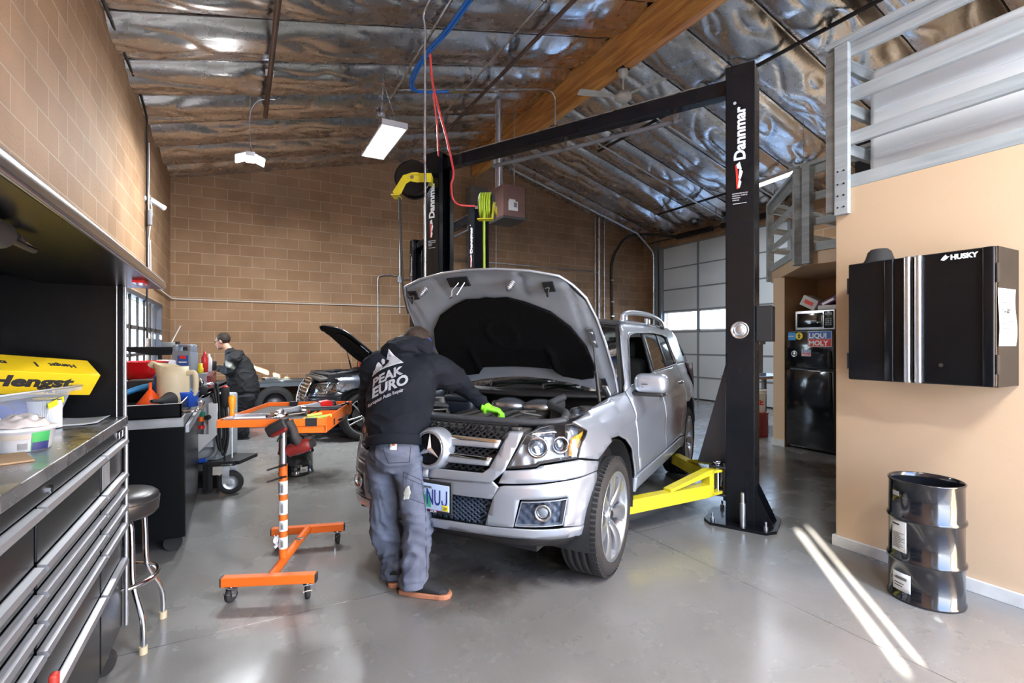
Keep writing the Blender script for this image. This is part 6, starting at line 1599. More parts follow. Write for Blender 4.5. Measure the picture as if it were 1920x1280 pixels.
# hem band and cuffs
mb = MB(); mb.T = Matrix.Translation(-base); fr = Vector(J['front'])
up_ = (J['waist'] - J['hem']).normalized()
for nm, c, ax, r1, r2, hgt in (('waistband', J['hem'] - up_ * .005, up_, .170, .142, .06),):
    x = up_.cross(fr).normalized(); y = x.cross(up_)
    mb.grid(lambda u, v: c + x * (r1 * (1.04 + .02 * v) * math.cos(2 * PI * u)) + y * (r2 * (1.06 + .02 * v) * math.sin(2 * PI * u)) + up_ * (hgt * (v - .55)), 64, 4)
mb.build('waistband', M_hood1, top, solid=.006)
d = (J['wr_r'] - J['el_r']).normalized(); mb = MB(); mb.T = Matrix.Translation(-base); mb.tube([J['wr_r'] - d * .045, J['wr_r'] - d * .03, J['wr_r'] - d * .0, J['wr_r'] + d * .012], [.044, .041, .038, .035], 16); mb.build('cuff', M_hood1, top)
# glove over the right hand
mb = MB(); mb.T = Matrix.Translation(-base); hand_mesh(mb, J['wr_r'] + d * .01, J['hd_r'][0], J['hd_r'][1], 1.15, 1); mb.tube([J['wr_r'] - d * .02, J['wr_r'] + d * .03], [.033, .034], 14)
me = remeshed(mb, .003, 1, lambda co, n: .0028); mesh_obj('glove', me, M_glove, body)
mb = MB(); mb.T = Matrix.Translation(-base); hand_mesh(mb, J['wr_l'], J['hd_l'][0], J['hd_l'][1], .6, -1)
me = remeshed(mb, .003, 1, lambda co, n: .0028); mesh_obj('glove', me, M_glove, body)
# cap of hair, hood edge
mb = MB(); mb.T = HM
mb.sph((-.022, 0, .036), (.104, .086, .101), 24, 18); hv = mb
me = remeshed(hv, .006, 2, lambda co, n: .003 * noise.noise(co * 80)); 
for v in me.vertices: pass
hr = mesh_obj('hair', me, M_hair, body)
mb = MB(); mb.T = HM; mb.torus((.0, 0, .028), .088, .006, Matrix.Rotation(.1, 4, 'Y') @ Matrix.Diagonal((1.05, .93, 1, 1))); mb.build('headlamp_strap', mat('blue_strap', (.02, .06, .45), .5), body)
# hood collar: folded ring behind the neck
c0 = J['neck']; ax = (J['head'] - J['chest']).normalized(); x = ax.cross(Vector((0, 0, 1))).normalized(); y = x.cross(ax)
mb = MB(); mb.T = Matrix.Translation(-base)
for k, (rr, off, th) in enumerate(((.105, .0, .034), (.118, -.035, .036), (.085, .03, .026))):
    mb.tube([P(770, 660, 3.19) + ax * (off + .012 * math.sin(3 * a)) + x * (rr * 1.22 * math.cos(a)) + y * (rr * .95 * math.sin(a)) for a in [2 * PI * i / 28 for i in range(28)]], th, 10, closed=True)
me = remeshed(mb, .008, 4, cloth_disp(.9, 1.6, 2)); mesh_obj('hood', me, M_hood1, top)

def bvh_of(*obs):
    V, F = [], []
    for ob in obs:
        b = len(V); V += [v.co + base for v in ob.data.vertices]; F += [[b + i for i in p.vertices] for p in ob.data.polygons]
    return BVHTree.FromPolygons(V, F)
def decal(name, parent, bv, mb, org, xa, ya, m, off=.0025, subdiv=.012):
    """lay flat artwork (x, y) on a surface, projected along the artwork normal"""
    n = Vector(xa).cross(Vector(ya)).normalized(); bm = bmesh.new()
    vs = [bm.verts.new(v) for v in mb.v]
    for f in mb.f:
        try: bm.faces.new([vs[i] for i in f])
        except ValueError: pass
    bmesh.ops.triangulate(bm, faces=bm.faces[:])
    for ax_ in (0, 1):
        lo = min(v.co[ax_] for v in bm.verts); hi = max(v.co[ax_] for v in bm.verts); k = lo + subdiv
        while k < hi:
            co = Vector((0, 0, 0)); co[ax_] = k; no = Vector((0, 0, 0)); no[ax_] = 1
            bmesh.ops.bisect_plane(bm, geom=bm.verts[:] + bm.edges[:] + bm.faces[:], plane_co=co, plane_no=no); k += subdiv
    bm.verts.index_update(); out = []
    for v in bm.verts:
        p = org + Vector(xa) * v.co.x + Vector(ya) * v.co.y; h = bv.ray_cast(p + n * .4, -n, .9)
        out.append((h[0] if h[0] is not None else p) + n * (off + v.co.z) - base)
    r = MB(); r.add(out, [[v.index for v in f.verts] for f in bm.faces], True); bm.free()
    return r.build(name, m, parent)
bv = bvh_of(top)
# artwork on the back: split triangle, PEAK / EURO, small line
right = CF(.93, .18); ya_ = (Vector((0, 0, 1)) * .93 + CF(.20, .30) * .55); rot = R_(13)
xa = (Vector(right).normalized() * math.cos(rot) + Vector((0, 0, 1)) * math.sin(rot)).normalized(); nb = xa.cross((J['chest'] - J['waist']).normalized()).normalized(); ya = nb.cross(xa).normalized()
lean = Matrix.Rotation(R_(0), 3, nb)
org = P(694, 757, 2.97)
def art(): return MB()
a = art(); a.text('EURO', .088, Matrix.Translation((.02, .012, 0)), 0, .0035, .18, sx=.98); a.text('PEAK', .080, Matrix.Translation((.032, .085, 0)), 0, .003, .18, sx=1.02)
a.text('European Auto Repair', .030, Matrix.Translation((-.012, -.028, 0)), 0, .0006, .0, sx=.82)
decal('back_print_lettering', top, bv, a, org, xa, ya, M_grime)
a = art(); a.prism([(.075, .165), (.245, .165), (.175, .285), (.145, .24), (.165, .215), (.135, .19)][::-1], 0, .0002); a.prism([(.04, .165), (.105, .165), (.118, .20), (.10, .235), (.09, .235)], 0, .0002); a.prism([(.112, .24), (.125, .25), (.14, .235), (.132, .21), (.118, .21)][::-1], 0, .0002)
decal('back_print_emblem', top, bv, a, org, xa, ya, M_grime)
# trouser patches
bt = bvh_of(trs)
a = art(); a.prism([(0, 0), (.042, 0), (.042, .046), (0, .046)], 0, .0002); lb = decal('trouser_label', trs, bt, a, P(730, 843, 2.8), CF(1, 0), Vector((0, 0, 1)), M_paper, .004)
a = art(); a.prism([(.009, .008), (.025, .008), (.025, .027), (.009, .027)], 0, .0002); decal('label_mark', lb, bt, a, P(732, 838, 2.8), CF(1, 0), Vector((0, 0, 1)), M_org, .0055)
a = art(); a.prism([(0, 0), (.03, .005), (.04, .04), (.03, .075), (.012, .07), (-.004, .04)], 0, .0002); decal('paint_stain', trs, bt, a, P(751, 945, 2.7), CF(1, 0), Vector((0, 0, 1)), mat('pale_stain', (.45, .46, .40), .9), .003)
mb = MB(); 
def seam(pts, nm='pocket_seam'):
    P_ = []
    for (x, y) in pts:
        p = P(x, y, 2.6); dr = (P(x, y, 3.2) - P(x, y, 2.6)).normalized(); h = bt.ray_cast(p, dr, 1.5)
        if h[0] is not None: P_.append(h[0] - dr * .001 - base)
    if len(P_) > 1: mb.tube(P_, .0018, 5)
def seg(a, b, n=8): return [(a[0] + (b[0] - a[0]) * i / n, a[1] + (b[1] - a[1]) * i / n) for i in range(n + 1)]
seam(seg((757, 884), (790, 900))); seam(seg((755, 892), (789, 908))); seam(seg((757, 884), (756, 930)) + seg((756, 930), (797, 945)) + seg((797, 945), (790, 900)))
seam(seg((700, 838), (705, 868))); seam(seg((718, 838), (728, 868)) + seg((728, 868), (768, 866)) + seg((768, 866), (770, 838))); seam(seg((789, 840), (798, 960)) + seg((798, 960), (800, 1090)))
mb.build('pocket_seam', mat('dark_stitch', (.035, .04, .06), .9), trs)

# --- second person at the back bench, facing left
D2 = 7.55
q = lambda px, py, dd=0: P(px, py, D2 + dd)
J = dict(front=CF(-.95, -.12), pelvis=q(461, 738), belt=q(460, 726), waist=q(458, 718), chest=q(444, 678), neck=q(430, 656), head=q(417, 640), face=CF(-.95, -.12, -.25), hup=CF(-.25, 0, .97),
         sh_l=q(441, 670, -.19), el_l=q(430, 698, -.22), wr_l=q(407, 688, -.12), hd_l=(CF(-.9, .2, -.1), (0, 0, -1), .7, -1),
         sh_r=q(438, 668, .18), el_r=q(424, 694, .2), wr_r=q(402, 690, .08), hd_r=(CF(-.9, -.2, -.1), (0, 0, -1), .7, 1),
         hip_l=q(461, 748, -.09), kn_l=q(452, 782, -.1), an_l=q(456, 811, -.1), toe_l=q(432, 812, -.14),
         hip_r=q(462, 748, .09), kn_r=q(450, 780, .12), an_r=q(448, 806, .14), toe_r=q(425, 806, .10), hem=q(460, 738))
cfg = dict(waist_r=(.17, .175), leg_r=[.12, .12, .11, .10, .095, .09, .09, .092, .092], torso_r=[(.18, .20), (.20, .21), (.215, .20), (.21, .165), (.17, .13), (.09, .09), (.06, .06)],
           arm_r=[.085, .088, .08, .075, .062, .05, .045], trousers=M_pants2, top=M_hood2, top_name='black_jacket', vox=.008, blobs=[(q(440, 660), (.13, .13, .05)), (q(447, 664), (.09, .12, .06))])
body2, tr2, top2, base, HM = person('person', 'bearded person in glasses and black work clothes standing at the red tool chest', J, cfg)
mb = MB(); mb.T = HM; mb.sph((-.026, 0, .036), (.096, .084, .095), 24, 18); me = remeshed(mb, .006, 2, lambda co, n: .004 * noise.noise(co * 90)); mesh_obj('hair', me, M_hair, body2)
mb = MB(); mb.T = HM; mb.sph((.058, 0, -.082), (.036, .040, .030), 16, 12); mb.sph((.082, 0, -.052), (.012, .028, .008), 12, 8); me = remeshed(mb, .004, 2); mesh_obj('beard', me, M_beard, body2)
mb = MB(); mb.T = HM
for s in (-1, 1):
    mb.torus((.092, s * .032, .012), .021, .0022, Matrix.Rotation(PI / 2, 4, 'Y') @ Matrix.Diagonal((.8, 1.1, 1, 1)), 20, 6); mb.tube([(.09, s * .055, .014), (.0, s * .083, .012)], .0022, 5)
mb.tube([(.095, -.011, .014), (.099, 0, .016), (.095, .011, .014)], .0022, 5); mb.build('eyeglasses', M_blkm, body2)
# ================================================================= dark car in the far bay
M_dkhood = M_dkpaint
aud = thing('dark_suv', 'dark graphite SUV with raised bonnet parked in the far lift bay', 'car', Vector((1.58, 8.32, 0)), R_(180 + 3))
build_suv(aud, 'dark', M_dkpaint, zs=.94, sides=(1, -1)); 
hood(aud, 'dark', M_dkpaint, ang=40, zs=.94)

# ================================================================= tool chest with hutch
M_hutch = mat('tool_chest_black', (.0035, .004, .005), .26, spec=.22)
M_wtop = mat('stainless_worktop', (.40, .41, .43), .30, .9, var=.18, vscale=7, rvar=.12)
M_pull = mat('drawer_pull_aluminium', (.50, .51, .54), .42, .9)
TY0, TY1, TX0, TX1 = .55, 2.80, -1.085, -.455
t = thing('tool_chest', 'long black rolling tool chest with aluminium drawer pulls and steel worktop', 'tool chest', (TX1, TY1, 0))
lx0 = TX0 - TX1; ly0 = TY0 - TY1
MB().bx(lx0, -.03, ly0, 0, .14, 1.055).build('chest_body', M_hutch, t, bevel=.004)
mb = MB(); mb.bx(lx0, .012, ly0, .006, 1.06, 1.098); mb.build('worktop', M_wtop, t, bevel=.004)
cols = [(-.015, -.40), (-.42, -1.08), (-1.10, ly0 + .01)]
rowz = [(1.0, .855), (.85, .785), (.78, .71), (.705, .63), (.625, .475), (.47, .17)]
for ci, (ya, yb) in enumerate(cols):
    for z1, z0 in rowz:
        mb = MB(); mb.bx(-.03, -.006, yb, ya, z0, z1 - .03); d = mb.build('drawer', M_hutch, t, bevel=.003)
        mb = MB(); P_ = [(-.004, z1), (.014, z1 - .004), (.02, z1 - .016), (.004, z1 - .034), (-.006, z1 - .034), (-.006, z1)]
        mb.prism([(x, z) for x, z in P_], -ya, -yb, Matrix.Rotation(PI / 2, 4, 'X')); mb.build('drawer_pull', M_pull, d)
MB().bx(-.03, -.004, ly0, 0, 1.005, 1.055).build('top_fascia', M_hutch, t, bevel=.003)
mb = MB(); mb.rbox((.0, -.075, 1.028), (.006, .09, .030), .002); b_ = mb.build('badge', M_chr, t)
mb = MB(); mb.text('ET', .022, Matrix.Translation((.004, -.105, 1.018)) @ Matrix(((0, 0, 1, 0), (1, 0, 0, 0), (0, 1, 0, 0), (0, 0, 0, 1))), .001, .0008); mb.build('badge_lettering', M_inkk, b_)
MB().cyl((-.005, -1.0, 1.025), (.004, -1.0, 1.025), .012).build('lock', M_chr, t)
mb = MB(); mb.tube([(.006, -.004, 1.05), (.006, -.004, .16)], .008, 8); mb.build('edge_trim', M_pull, t)
for y in (-.08, -.5, -1.1, ly0 + .1):
    for x in (-.07, lx0 + .08):
        c = MB(); c.cyl((x, y - .02, .055), (x, y + .02, .055), .055, seg=20); w_ = c.build('caster', M_blkr, t); MB().bx(x - .03, x + .03, y - .03, y + .03, .08, .14).build('caster_fork', M_steel, w_)
# stickers and a driver tucked in a pull
mb = MB()
for k in range(3): mb.bx(-.0055, -.003, -.40 + .01 + k * .04, -.40 + .045 + k * .04, .865, .955)
mb.build('colour_card', M_grey, t)
t2 = tag(MB().rbox((0, 0, 0), (.02, .03, .13), .008).build('lock_hasp', mat('red_plastic_tag', (.4, .03, .02), .5), loc=(TX1 + .03, TY1 - 1.09, .50)), 'small red tagged hasp hanging between the lower drawer columns', 'hasp')
MB().tube([(0, 0, -.04), (.02, 0, -.09), (.03, .05, -.08), (.02, .08, -.1)], .010, 8).build('steel_hook', M_chr, t2)

t = thing('tool_hutch', 'black tool hutch on the chest with its lift-up door held open', 'tool cabinet', (TX1, TY1, 1.10))
hz = .60
MB().bx(-.02, .0, -.035, .0, 0, hz).bx(lx0, -.02, -.03, -.002, 0, hz).build('side_panel', M_hutch, t)
MB().tube([(.002, -.004, 0.0), (.002, -.004, hz)], .007, 8).build('side_trim', M_pull, t)
MB().tube([(-.02, -.05, 0.0), (-.02, -.05, hz)], .003, 6).build('inner_edge_trim', M_pull, t)
MB().bx(lx0, lx0 + .02, ly0, 0, 0, hz).build('back_panel', M_hutch, t)
MB().bx(lx0, .0, ly0, 0, hz, hz + .03).build('top_panel', M_hutch, t)
mb = MB()
for i in range(60):
    for j in range(9): mb.cyl((lx0 + .0195, -.06 - i * .036, .07 + j * .055), (lx0 + .0215, -.06 - i * .036, .07 + j * .055), .004, seg=6)
pg = mb.build('peg_holes', M_blkm, t); pg['kind'] = 'stuff'
mb = MB(); mb.rbox((lx0 + .04, -.95, .27), (.035, .85, .05), .006); ps = mb.build('power_strip', M_alu, t)
mb = MB()
for k in range(7): mb.cyl((lx0 + .056, -.6 - k * .1, .27), (lx0 + .06, -.6 - k * .1, .27), .016, seg=14)
mb.build('socket', M_blkm, ps)
# door: slopes out over the aisle
a_ = R_(2)
mb = MB(); mb.bx(-.28, .14, ly0, .02, .575, .60); d = mb.build('lift_up_door', M_hutch, t, bevel=.004)
mb = MB(); mb.tube([(.142, ly0, .593), (.142, .022, .593)], [(.010, .020)] * 2, 12, ell=(1, 1, (0, 0, 1))); mb.build('door_lip', mat('polished_lip', (.72, .73, .76), .22, 1), d)
MB().box((.10, -.30, .570), (.04, .10, .012)).build('latch', M_red, d)
MB().cyl((.02, -1.55, .545), (.02, -1.40, .545), .03).tube([(.02, -1.3, .56), (.02, -1.2, .545), (.02, -1.75, .545)], .008).build('door_damper', M_dk, d)

zt = 1.0985
# clear bin and what is in it
t = thing('storage_bin', 'clear plastic storage bin with a yellow tag on the steel worktop', 'bin', (-.809, 2.254, zt), R_(-15))
M_clear = mat('clear_bin_plastic', (.62, .68, .76), .18, alpha=.34)
mb = MB(); B0, B1, hh = (.10, .32), (.13, .38), .155
def ring(sx, sy, z): return [(sx, sy, z), (-sx, sy, z), (-sx, -sy, z), (sx, -sy, z)]
v = ring(*B0, .004) + ring(*B1, hh) + ring(B1[0] + .02, B1[1] + .02, hh + .002) + ring(B1[0] + .02, B1[1] + .02, hh - .018)
mb.add(v, [(3, 2, 1, 0)] + [(k, (k + 1) % 4, 4 * j + 4 + (k + 1) % 4 - 4 * j if False else 4 + (k + 1) % 4, 4 + k) for j in (0,) for k in range(4)] + [(4 + k, 4 + (k + 1) % 4, 8 + (k + 1) % 4, 8 + k) for k in range(4)] + [(8 + k, 8 + (k + 1) % 4, 12 + (k + 1) % 4, 12 + k) for k in range(4)], False)
mb.build('tub', M_clear, t)
mb = MB(); mb.tube([Vector(p) for p in ring(B1[0] + .02, B1[1] + .02, hh)], .004, 6, closed=True); mb.tube([Vector(p) for p in ring(B0[0], B0[1], .006)], .004, 6, closed=True); mb.build('rim', mat('frosted_plastic', (.62, .66, .70), .35), t)
MB().box((.128, .28, .10), (.003, .09, .022), M=Matrix.Rotation(.2, 4, 'X')).build('yellow_tag', mat('tag_yellow', (.9, .8, .03), .6), t)
tag(MB().cyl((0, -.09, .055), (0, .09, .055), .05, seg=28).cyl((0, .09, .055), (0, .12, .055), .03).build('canister', M_blue, loc=(-.74, 2.46, zt + .006)), 'blue canister lying inside the clear bin', 'canister')
tag(MB().rbox((0, 0, .05), (.10, .28, .09), .01).build('box', mat('navy_box', (.03, .04, .14), .6), loc=(-.87, 2.08, zt + .008), rz=R_(-15)), 'navy blue box lying inside the clear bin', 'box')
tag(MB().cyl((0, -.07, .04), (0, .07, .04), .038, seg=24).build('filter_can', M_wht, loc=(-.765, 2.27, zt + .006), rz=R_(-15)), 'white filter can lying inside the clear bin', 'filter')
# yellow filter box lying across the bin
hp = W(166, 708, 2.10)
hd = (W(20, 702, 1.84) - hp).normalized()
t = thing('filter_box', 'yellow oil filter carton lying upside down across the clear bin', 'box', hp)
n1 = hd.cross(Vector((0, 0, 1))).normalized()
if n1.dot(Vector((0, 0, 0)) - hp) < 0: n1 = -n1              # toward the aisle
rollm = R_(36)
up1 = (Vector((0, 0, 1)) * math.cos(rollm) + n1 * math.sin(rollm)).normalized(); out1 = hd.cross(up1); out1 = out1 if out1.dot(n1) > 0 else -out1
Mh = Matrix((hd, out1, up1)).transposed().to_4x4()
mb = MB(); mb.T = Mh; mb.rbox((.29, 0, 0), (.58, .105, .105), .003); bx_ = mb.build('carton', mat('carton_yellow', (.86, .60, .015), .5, var=.04), t, bevel=0)
# prints: big name on the outward face, small inverted ones on the sloping top
def onface(mb, s, size, u, v, face, flip=False, bold=.001, sx=1.0):
    x = -hd if True else hd
    if face == 'front': o_ = out1 * .053; ya2 = up1
    else: o_ = up1 * .053; ya2 = -out1
    xa2 = x
    if flip: xa2, ya2 = -xa2, -ya2
    z2 = xa2.cross(ya2)
    Mx = Matrix((xa2, ya2, z2)).transposed().to_4x4(); Mx.translation = hd * u + (up1 if face == 'front' else -out1) * v + o_
    mb.text(s, size, Mx, .001, bold, sx=sx)
mb = MB(); onface(mb, 'Hengst', .065, .36, -.012, 'front', bold=.003, sx=1.45); onface(mb, 'FILTER', .016, .17, -.042, 'front', sx=1.6)
onface(mb, 'Hengst', .030, .07, .012, 'top', True, .001, 1.1); onface(mb, '1', .036, .20, .012, 'top', True, .002); onface(mb, 'E29HD', .02, .30, .01, 'top', True)
mb.build('print', M_inkk, t)
# filter element, tub with bag, scrap
p = W(84, 800, 1.90); p.z = zt
t = thing('filter_element', 'white pleated filter element standing on the steel worktop', 'filter', p)
mb = MB(); n = 60; pts = []
for i in range(n * 2): a = PI * i / n; r_ = .050 if i % 2 else .046; pts.append((r_ * math.cos(a), r_ * math.sin(a)))
mb.prism(pts, .003, .108); mb.build('pleated_paper', mat('filter_paper', (.75, .77, .80), .7), t)
MB().lathe([(0, .108), (.05, .108), (.05, .112), (.035, .113), (.035, .110), (0, .110)], 28).build('end_cap', M_blkr, t); MB().lathe([(.034, .113), (.036, .116), (.030, .117)], 24).build('gasket', M_yel, t)
p = W(40, 836, 1.52); p.z = zt
t = thing('food_tub', 'white plastic tub with a clear bag on its lid at the worktop edge', 'tub', p)
MB().lathe([(0, 0), (.064, 0), (.068, .004), (.078, .062), (.084, .063), (.084, .070), (.0, .071)], 36).build('tub', M_wht, t)
def ribbon(a0, a1, z0, z1, m, nm, r0=.070, r1=.077):
    mb = MB(); mb.grid(lambda u, v: ((r0 + (r1 - r0) * (z0 + (z1 - z0) * v) / .062 + .0012) * math.cos(a0 + (a1 - a0) * u), (r0 + (r1 - r0) * (z0 + (z1 - z0) * v) / .062 + .0012) * math.sin(a0 + (a1 - a0) * u), z0 + (z1 - z0) * v), 14, 2); return mb.build(nm, m, t)
az = math.atan2(-p.y, -p.x)
ribbon(az + .30, az + .95, .004, .058, mat('label_green', (.03, .28, .08), .5), 'green_label'); ribbon(az + .32, az + .93, .004, .028, mat('label_navy', (.02, .03, .14), .5), 'navy_label', .071, .0775); ribbon(az - .8, az + .25, .040, .054, mat('label_beige', (.42, .38, .32), .5), 'beige_label'); ribbon(az - .1, az + .18, .010, .028, M_grey, 'barcode')
random.seed(5); mb = MB()
mb.grid(lambda u, v: (.066 * math.sqrt(v) * math.cos(2 * PI * u), .066 * math.sqrt(v) * math.sin(2 * PI * u), .072 + .034 * (1 - v) ** .6 + .012 * noise.noise((u * 9, v * 6, 2))), 40, 10); mb.build('crumpled_bag', mat('milky_bag', (.62, .55, .52), .35, var=.25, vscale=30), t)
p = W(8, 862, 1.38); p.z = zt
tag(MB().box((0, 0, .003), (.10, .16, .005), .4).build('cardboard_scrap', M_card, loc=p), 'brown cardboard scrap on the near end of the worktop', 'cardboard')
p = W(128, 796, 2.02); p.z = zt
tag(MB().grid(lambda u, v: ((u - .5) * .16, (v - .5) * .34, .004 + .006 * (abs(u - .5) * 2) ** 3), 8, 8).build('clear_lid', mat('frosted_plastic', (.62, .66, .70), .35), loc=p + Vector((.03, .08, 0)), solid=.002), 'shallow clear lid lying in front of the storage bin', 'lid')

# ---- stool
t = thing('bar_stool', 'round black vinyl stool with chrome legs beside the tool chest', 'stool', (-.53, 3.0, 0))
MB().lathe([(0, .60), (.165, .60), (.178, .615), (.182, .66), (.178, .69), (.16, .705), (.08, .712), (0, .714)], 48).build('seat', mat('black_vinyl', (.02, .02, .022), .32, bump=.12, bscale=60), t)
MB().torus((0, 0, .672), .181, .003).build('seat_piping', M_blkr, t)
for k in range(4):
    a = R_(-52 + 90 * k + .0); c, s_ = math.cos(a), math.sin(a)
    P_ = catmull([(c * .03, s_ * .03, .592), (c * .09, s_ * .09, .592), (c * .130, s_ * .130, .575), (c * .14, s_ * .14, .50), (c * .145, s_ * .145, .34), (c * .165, s_ * .165, .27), (c * .215, s_ * .215, .17), (c * .228, s_ * .228, .10), (c * .228, s_ * .228, .02)], 5)
    l = MB().tube(P_, .0125, 12).build('leg', M_chr, t); MB().cyl((c * .228, s_ * .228, 0), (c * .228, s_ * .228, .035), .017).build('leg_cap', M_cream, l)
MB().torus((0, 0, .30), .175, .0115, None, 48, 10).build('foot_ring', M_chr, t)

# ---- black service cart
CX0, CX1, CY0_, CY1_ = -1.0, -.325, 4.04, 5.22
t = thing('service_cart', 'black steel service cart with chrome handle left of the aisle', 'cart', (CX1, CY0_, 0))
w_, l_ = CX0 - CX1, CY1_ - CY0_
MB().bx(w_, 0, 0, l_, .11, .86).build('cart_body', M_hutch, t, bevel=.006)
MB().bx(w_ + .01, -.012, -.004, l_, .862, .925).build('steel_band', mat('brushed_band', (.40, .41, .42), .4, .8, var=.2), t)
mb = MB(); mb.bx(w_, -.02, -.03, -.018, .93, 1.02); mb.bx(w_, -.02, l_ - .01, l_, .93, 1.02); mb.bx(-.032, -.02, -.03, l_, .93, 1.02); mb.bx(w_, w_ + .012, -.03, l_, .93, 1.02); mb.bx(w_, -.02, -.03, l_, .926, .938); tr_ = mb.build('top_tray', M_hutch, t, bevel=.002)
mb = MB(); mb.tube([Vector(p) for p in ((w_, -.025, 1.02), (-.026, -.025, 1.02), (-.026, l_, 1.02))], .004, 6); mb.build('tray_edge', M_pull, tr_)
MB().tube(catmull([(-.02, -.01, .96), (.05, -.02, .965), (.075, .03, .97), (.075, .5, .97), (.05, .55, .97), (-.02, .55, .965)], 5), .011, 10).build('handle', M_chr, t)
MB().bx(-.0, .02, .0, l_, .82, .87).build('side_rim', M_pull, t)
for y in (.1, l_ - .1):
    for x in (-.08, w_ + .08): c = MB().cyl((x, y - .018, .055), (x, y + .018, .055), .055, seg=20).build('caster', M_blkr, t); MB().bx(x - .025, x + .025, y - .03, y + .03, .09, .115).build('caster_fork', M_steel, c)
tz = .939
def at(px, py, D, z=None):
    p = W(px, py, D)
    if z is not None: p.z = z
    return p
M_funl = mat('orange_funnel_plastic', (.95, .10, .01), .4)
t = tag(MB().lathe([(.085, 0), (.088, .006), (.018, .105), (.011, .115), (.009, .165), (.007, .165), (.009, .115), (.016, .105), (.082, .006)], 28, cap=False, c=(0, 0, .03)).build('funnel', M_funl, loc=at(282, 745, 3.72, tz)), 'orange plastic funnel upside down in the black cart tray', 'funnel')
tag(MB().lathe([(.06, 0), (.058, .0), (.012, .10), (.008, .18), (.012, .18), (.016, .10), (.064, .0)], 24, cap=False, M=Matrix.Rotation(R_(-80), 4, 'Y') @ Matrix.Rotation(R_(60), 4, 'X'), c=(0, 0, .07)).build('funnel', M_blkr, loc=at(318, 745, 3.62, tz)), 'black rubber funnel lying in the cart tray beside the cream pitcher', 'funnel')
pc = at(326, 756, 3.84, tz)
t = thing('oil_pitcher', 'tall cream plastic oil pitcher with a spout and handle in the cart tray', 'pitcher', pc, R_(-28))
mb = MB(); mb.lathe([(0, 0), (.105, 0), (.11, .01), (.104, .22), (.098, .31), (.094, .31), (.10, .21), (.105, .012), (0, .01)], 40)
for i, v in enumerate(mb.v):
    if v.z > .2 and v.x < -.03: k = (v.z - .2) / .11; mb.v[i] = Vector((v.x - .06 * k * max(0, -v.x / .1) ** 2 , v.y * (1 - .5 * k * max(0, -v.x / .1) ** 3), v.z + .03 * k * max(0, -v.x / .1)))
mb.build('pitcher_body', M_cream, t)
MB().tube([(-.145, 0, .318), (-.165, 0, .33), (-.18, 0, .315)], [.028, .024, .022], 14).build('spout', M_cream, t)
MB().tube(catmull([(.095, 0, .255), (.15, 0, .262), (.168, 0, .22), (.165, 0, .12), (.14, 0, .09), (.10, 0, .085)], 6), [(.016, .020)] * 31, 10).build('handle', M_cream, t)
tag(MB().lathe([(0, 0), (.055, 0), (.06, .02), (.062, .22), (.05, .235), (0, .235)], 28).build('parts_jug', M_blue, loc=at(305, 745, 4.1, tz)), 'royal blue jug behind the cream pitcher in the cart', 'jug')
tag(MB().lathe([(0, 0), (.075, 0), (.08, .10), (.084, .105), (.084, .115), (.075, .115), (.07, .01), (0, .01)], 28).build('parts_cup', M_blue, loc=at(350, 756, 3.86, tz)), 'blue open plastic cup to the right of the cream pitcher', 'cup')
tag(MB().tube(catmull([(-.25, -.1, .02), (-.1, .0, .09), (.05, .05, .14), (.22, .1, .15), (.34, .2, .06)], 8), .022, 12).build('coiled_hose', mat('light_blue_hose', (.04, .28, .62), .4), loc=at(262, 740, 4.0, tz)), 'light blue thick hose arched behind the orange funnel', 'hose')
tag(MB().rbox((0, 0, .09), (.34, .20, .17), .02).build('tool_case', M_blkm, loc=at(286, 720, 4.35, tz)), 'black plastic tool case at the back of the cart tray', 'case')
# oil drain with red bowl, and dark wide pan behind it
p = at(262, 700, 4.9, 0); p.x = max(p.x, -.98)
t = thing('oil_drain', 'red bowl oil drain on a chrome post behind the service cart', 'oil drain', (-.82, 5.72, 0))
MB().lathe([(0, 1.05), (.03, 1.05), (.12, 1.11), (.215, 1.18), (.225, 1.255), (.235, 1.26), (.225, 1.262), (.20, 1.19), (.03, 1.09), (0, 1.09)], 40).build('bowl', mat('glossy_red_plastic', (.62, .01, .012), .25, coat=.5), t)
MB().cyl((0, 0, .5), (0, 0, 1.06), .022).build('post', M_chr, t)
MB().lathe([(0, .1), (.2, .1), (.21, .14), (.21, .5), (.18, .56), (0, .56)], 32).build('tank', M_red, t)
for k in range(4): a = PI / 4 + PI / 2 * k; MB().cyl((.17 * math.cos(a) - .02, .17 * math.sin(a), .05), (.17 * math.cos(a) + .02, .17 * math.sin(a), .05), .05).cyl((.17 * math.cos(a), .17 * math.sin(a), .05), (.17 * math.cos(a), .17 * math.sin(a), .12), .012).build('caster', M_blkr, t)
t = thing('drip_tray_stand', 'wide black drip tray on a short stand on top of the red chest', 'drip tray', (-.78, 6.72, 0))  # drip tray on a short stand, holds no lamp
MB().lathe([(0, 1.30), (.10, 1.30), (.28, 1.34), (.36, 1.385), (.37, 1.39), (.36, 1.392), (.27, 1.35), (0, 1.315)], 40).build('tray', M_blkr, t); MB().cyl((0, 0, 1.15), (0, 0, 1.31), .02).build('post', M_dk, t); MB().lathe([(0, 1.121), (.12, 1.121), (.12, 1.14), (.03, 1.16), (0, 1.16)], 28).build('stand_base', M_dk, t)
tr0 = 1.318
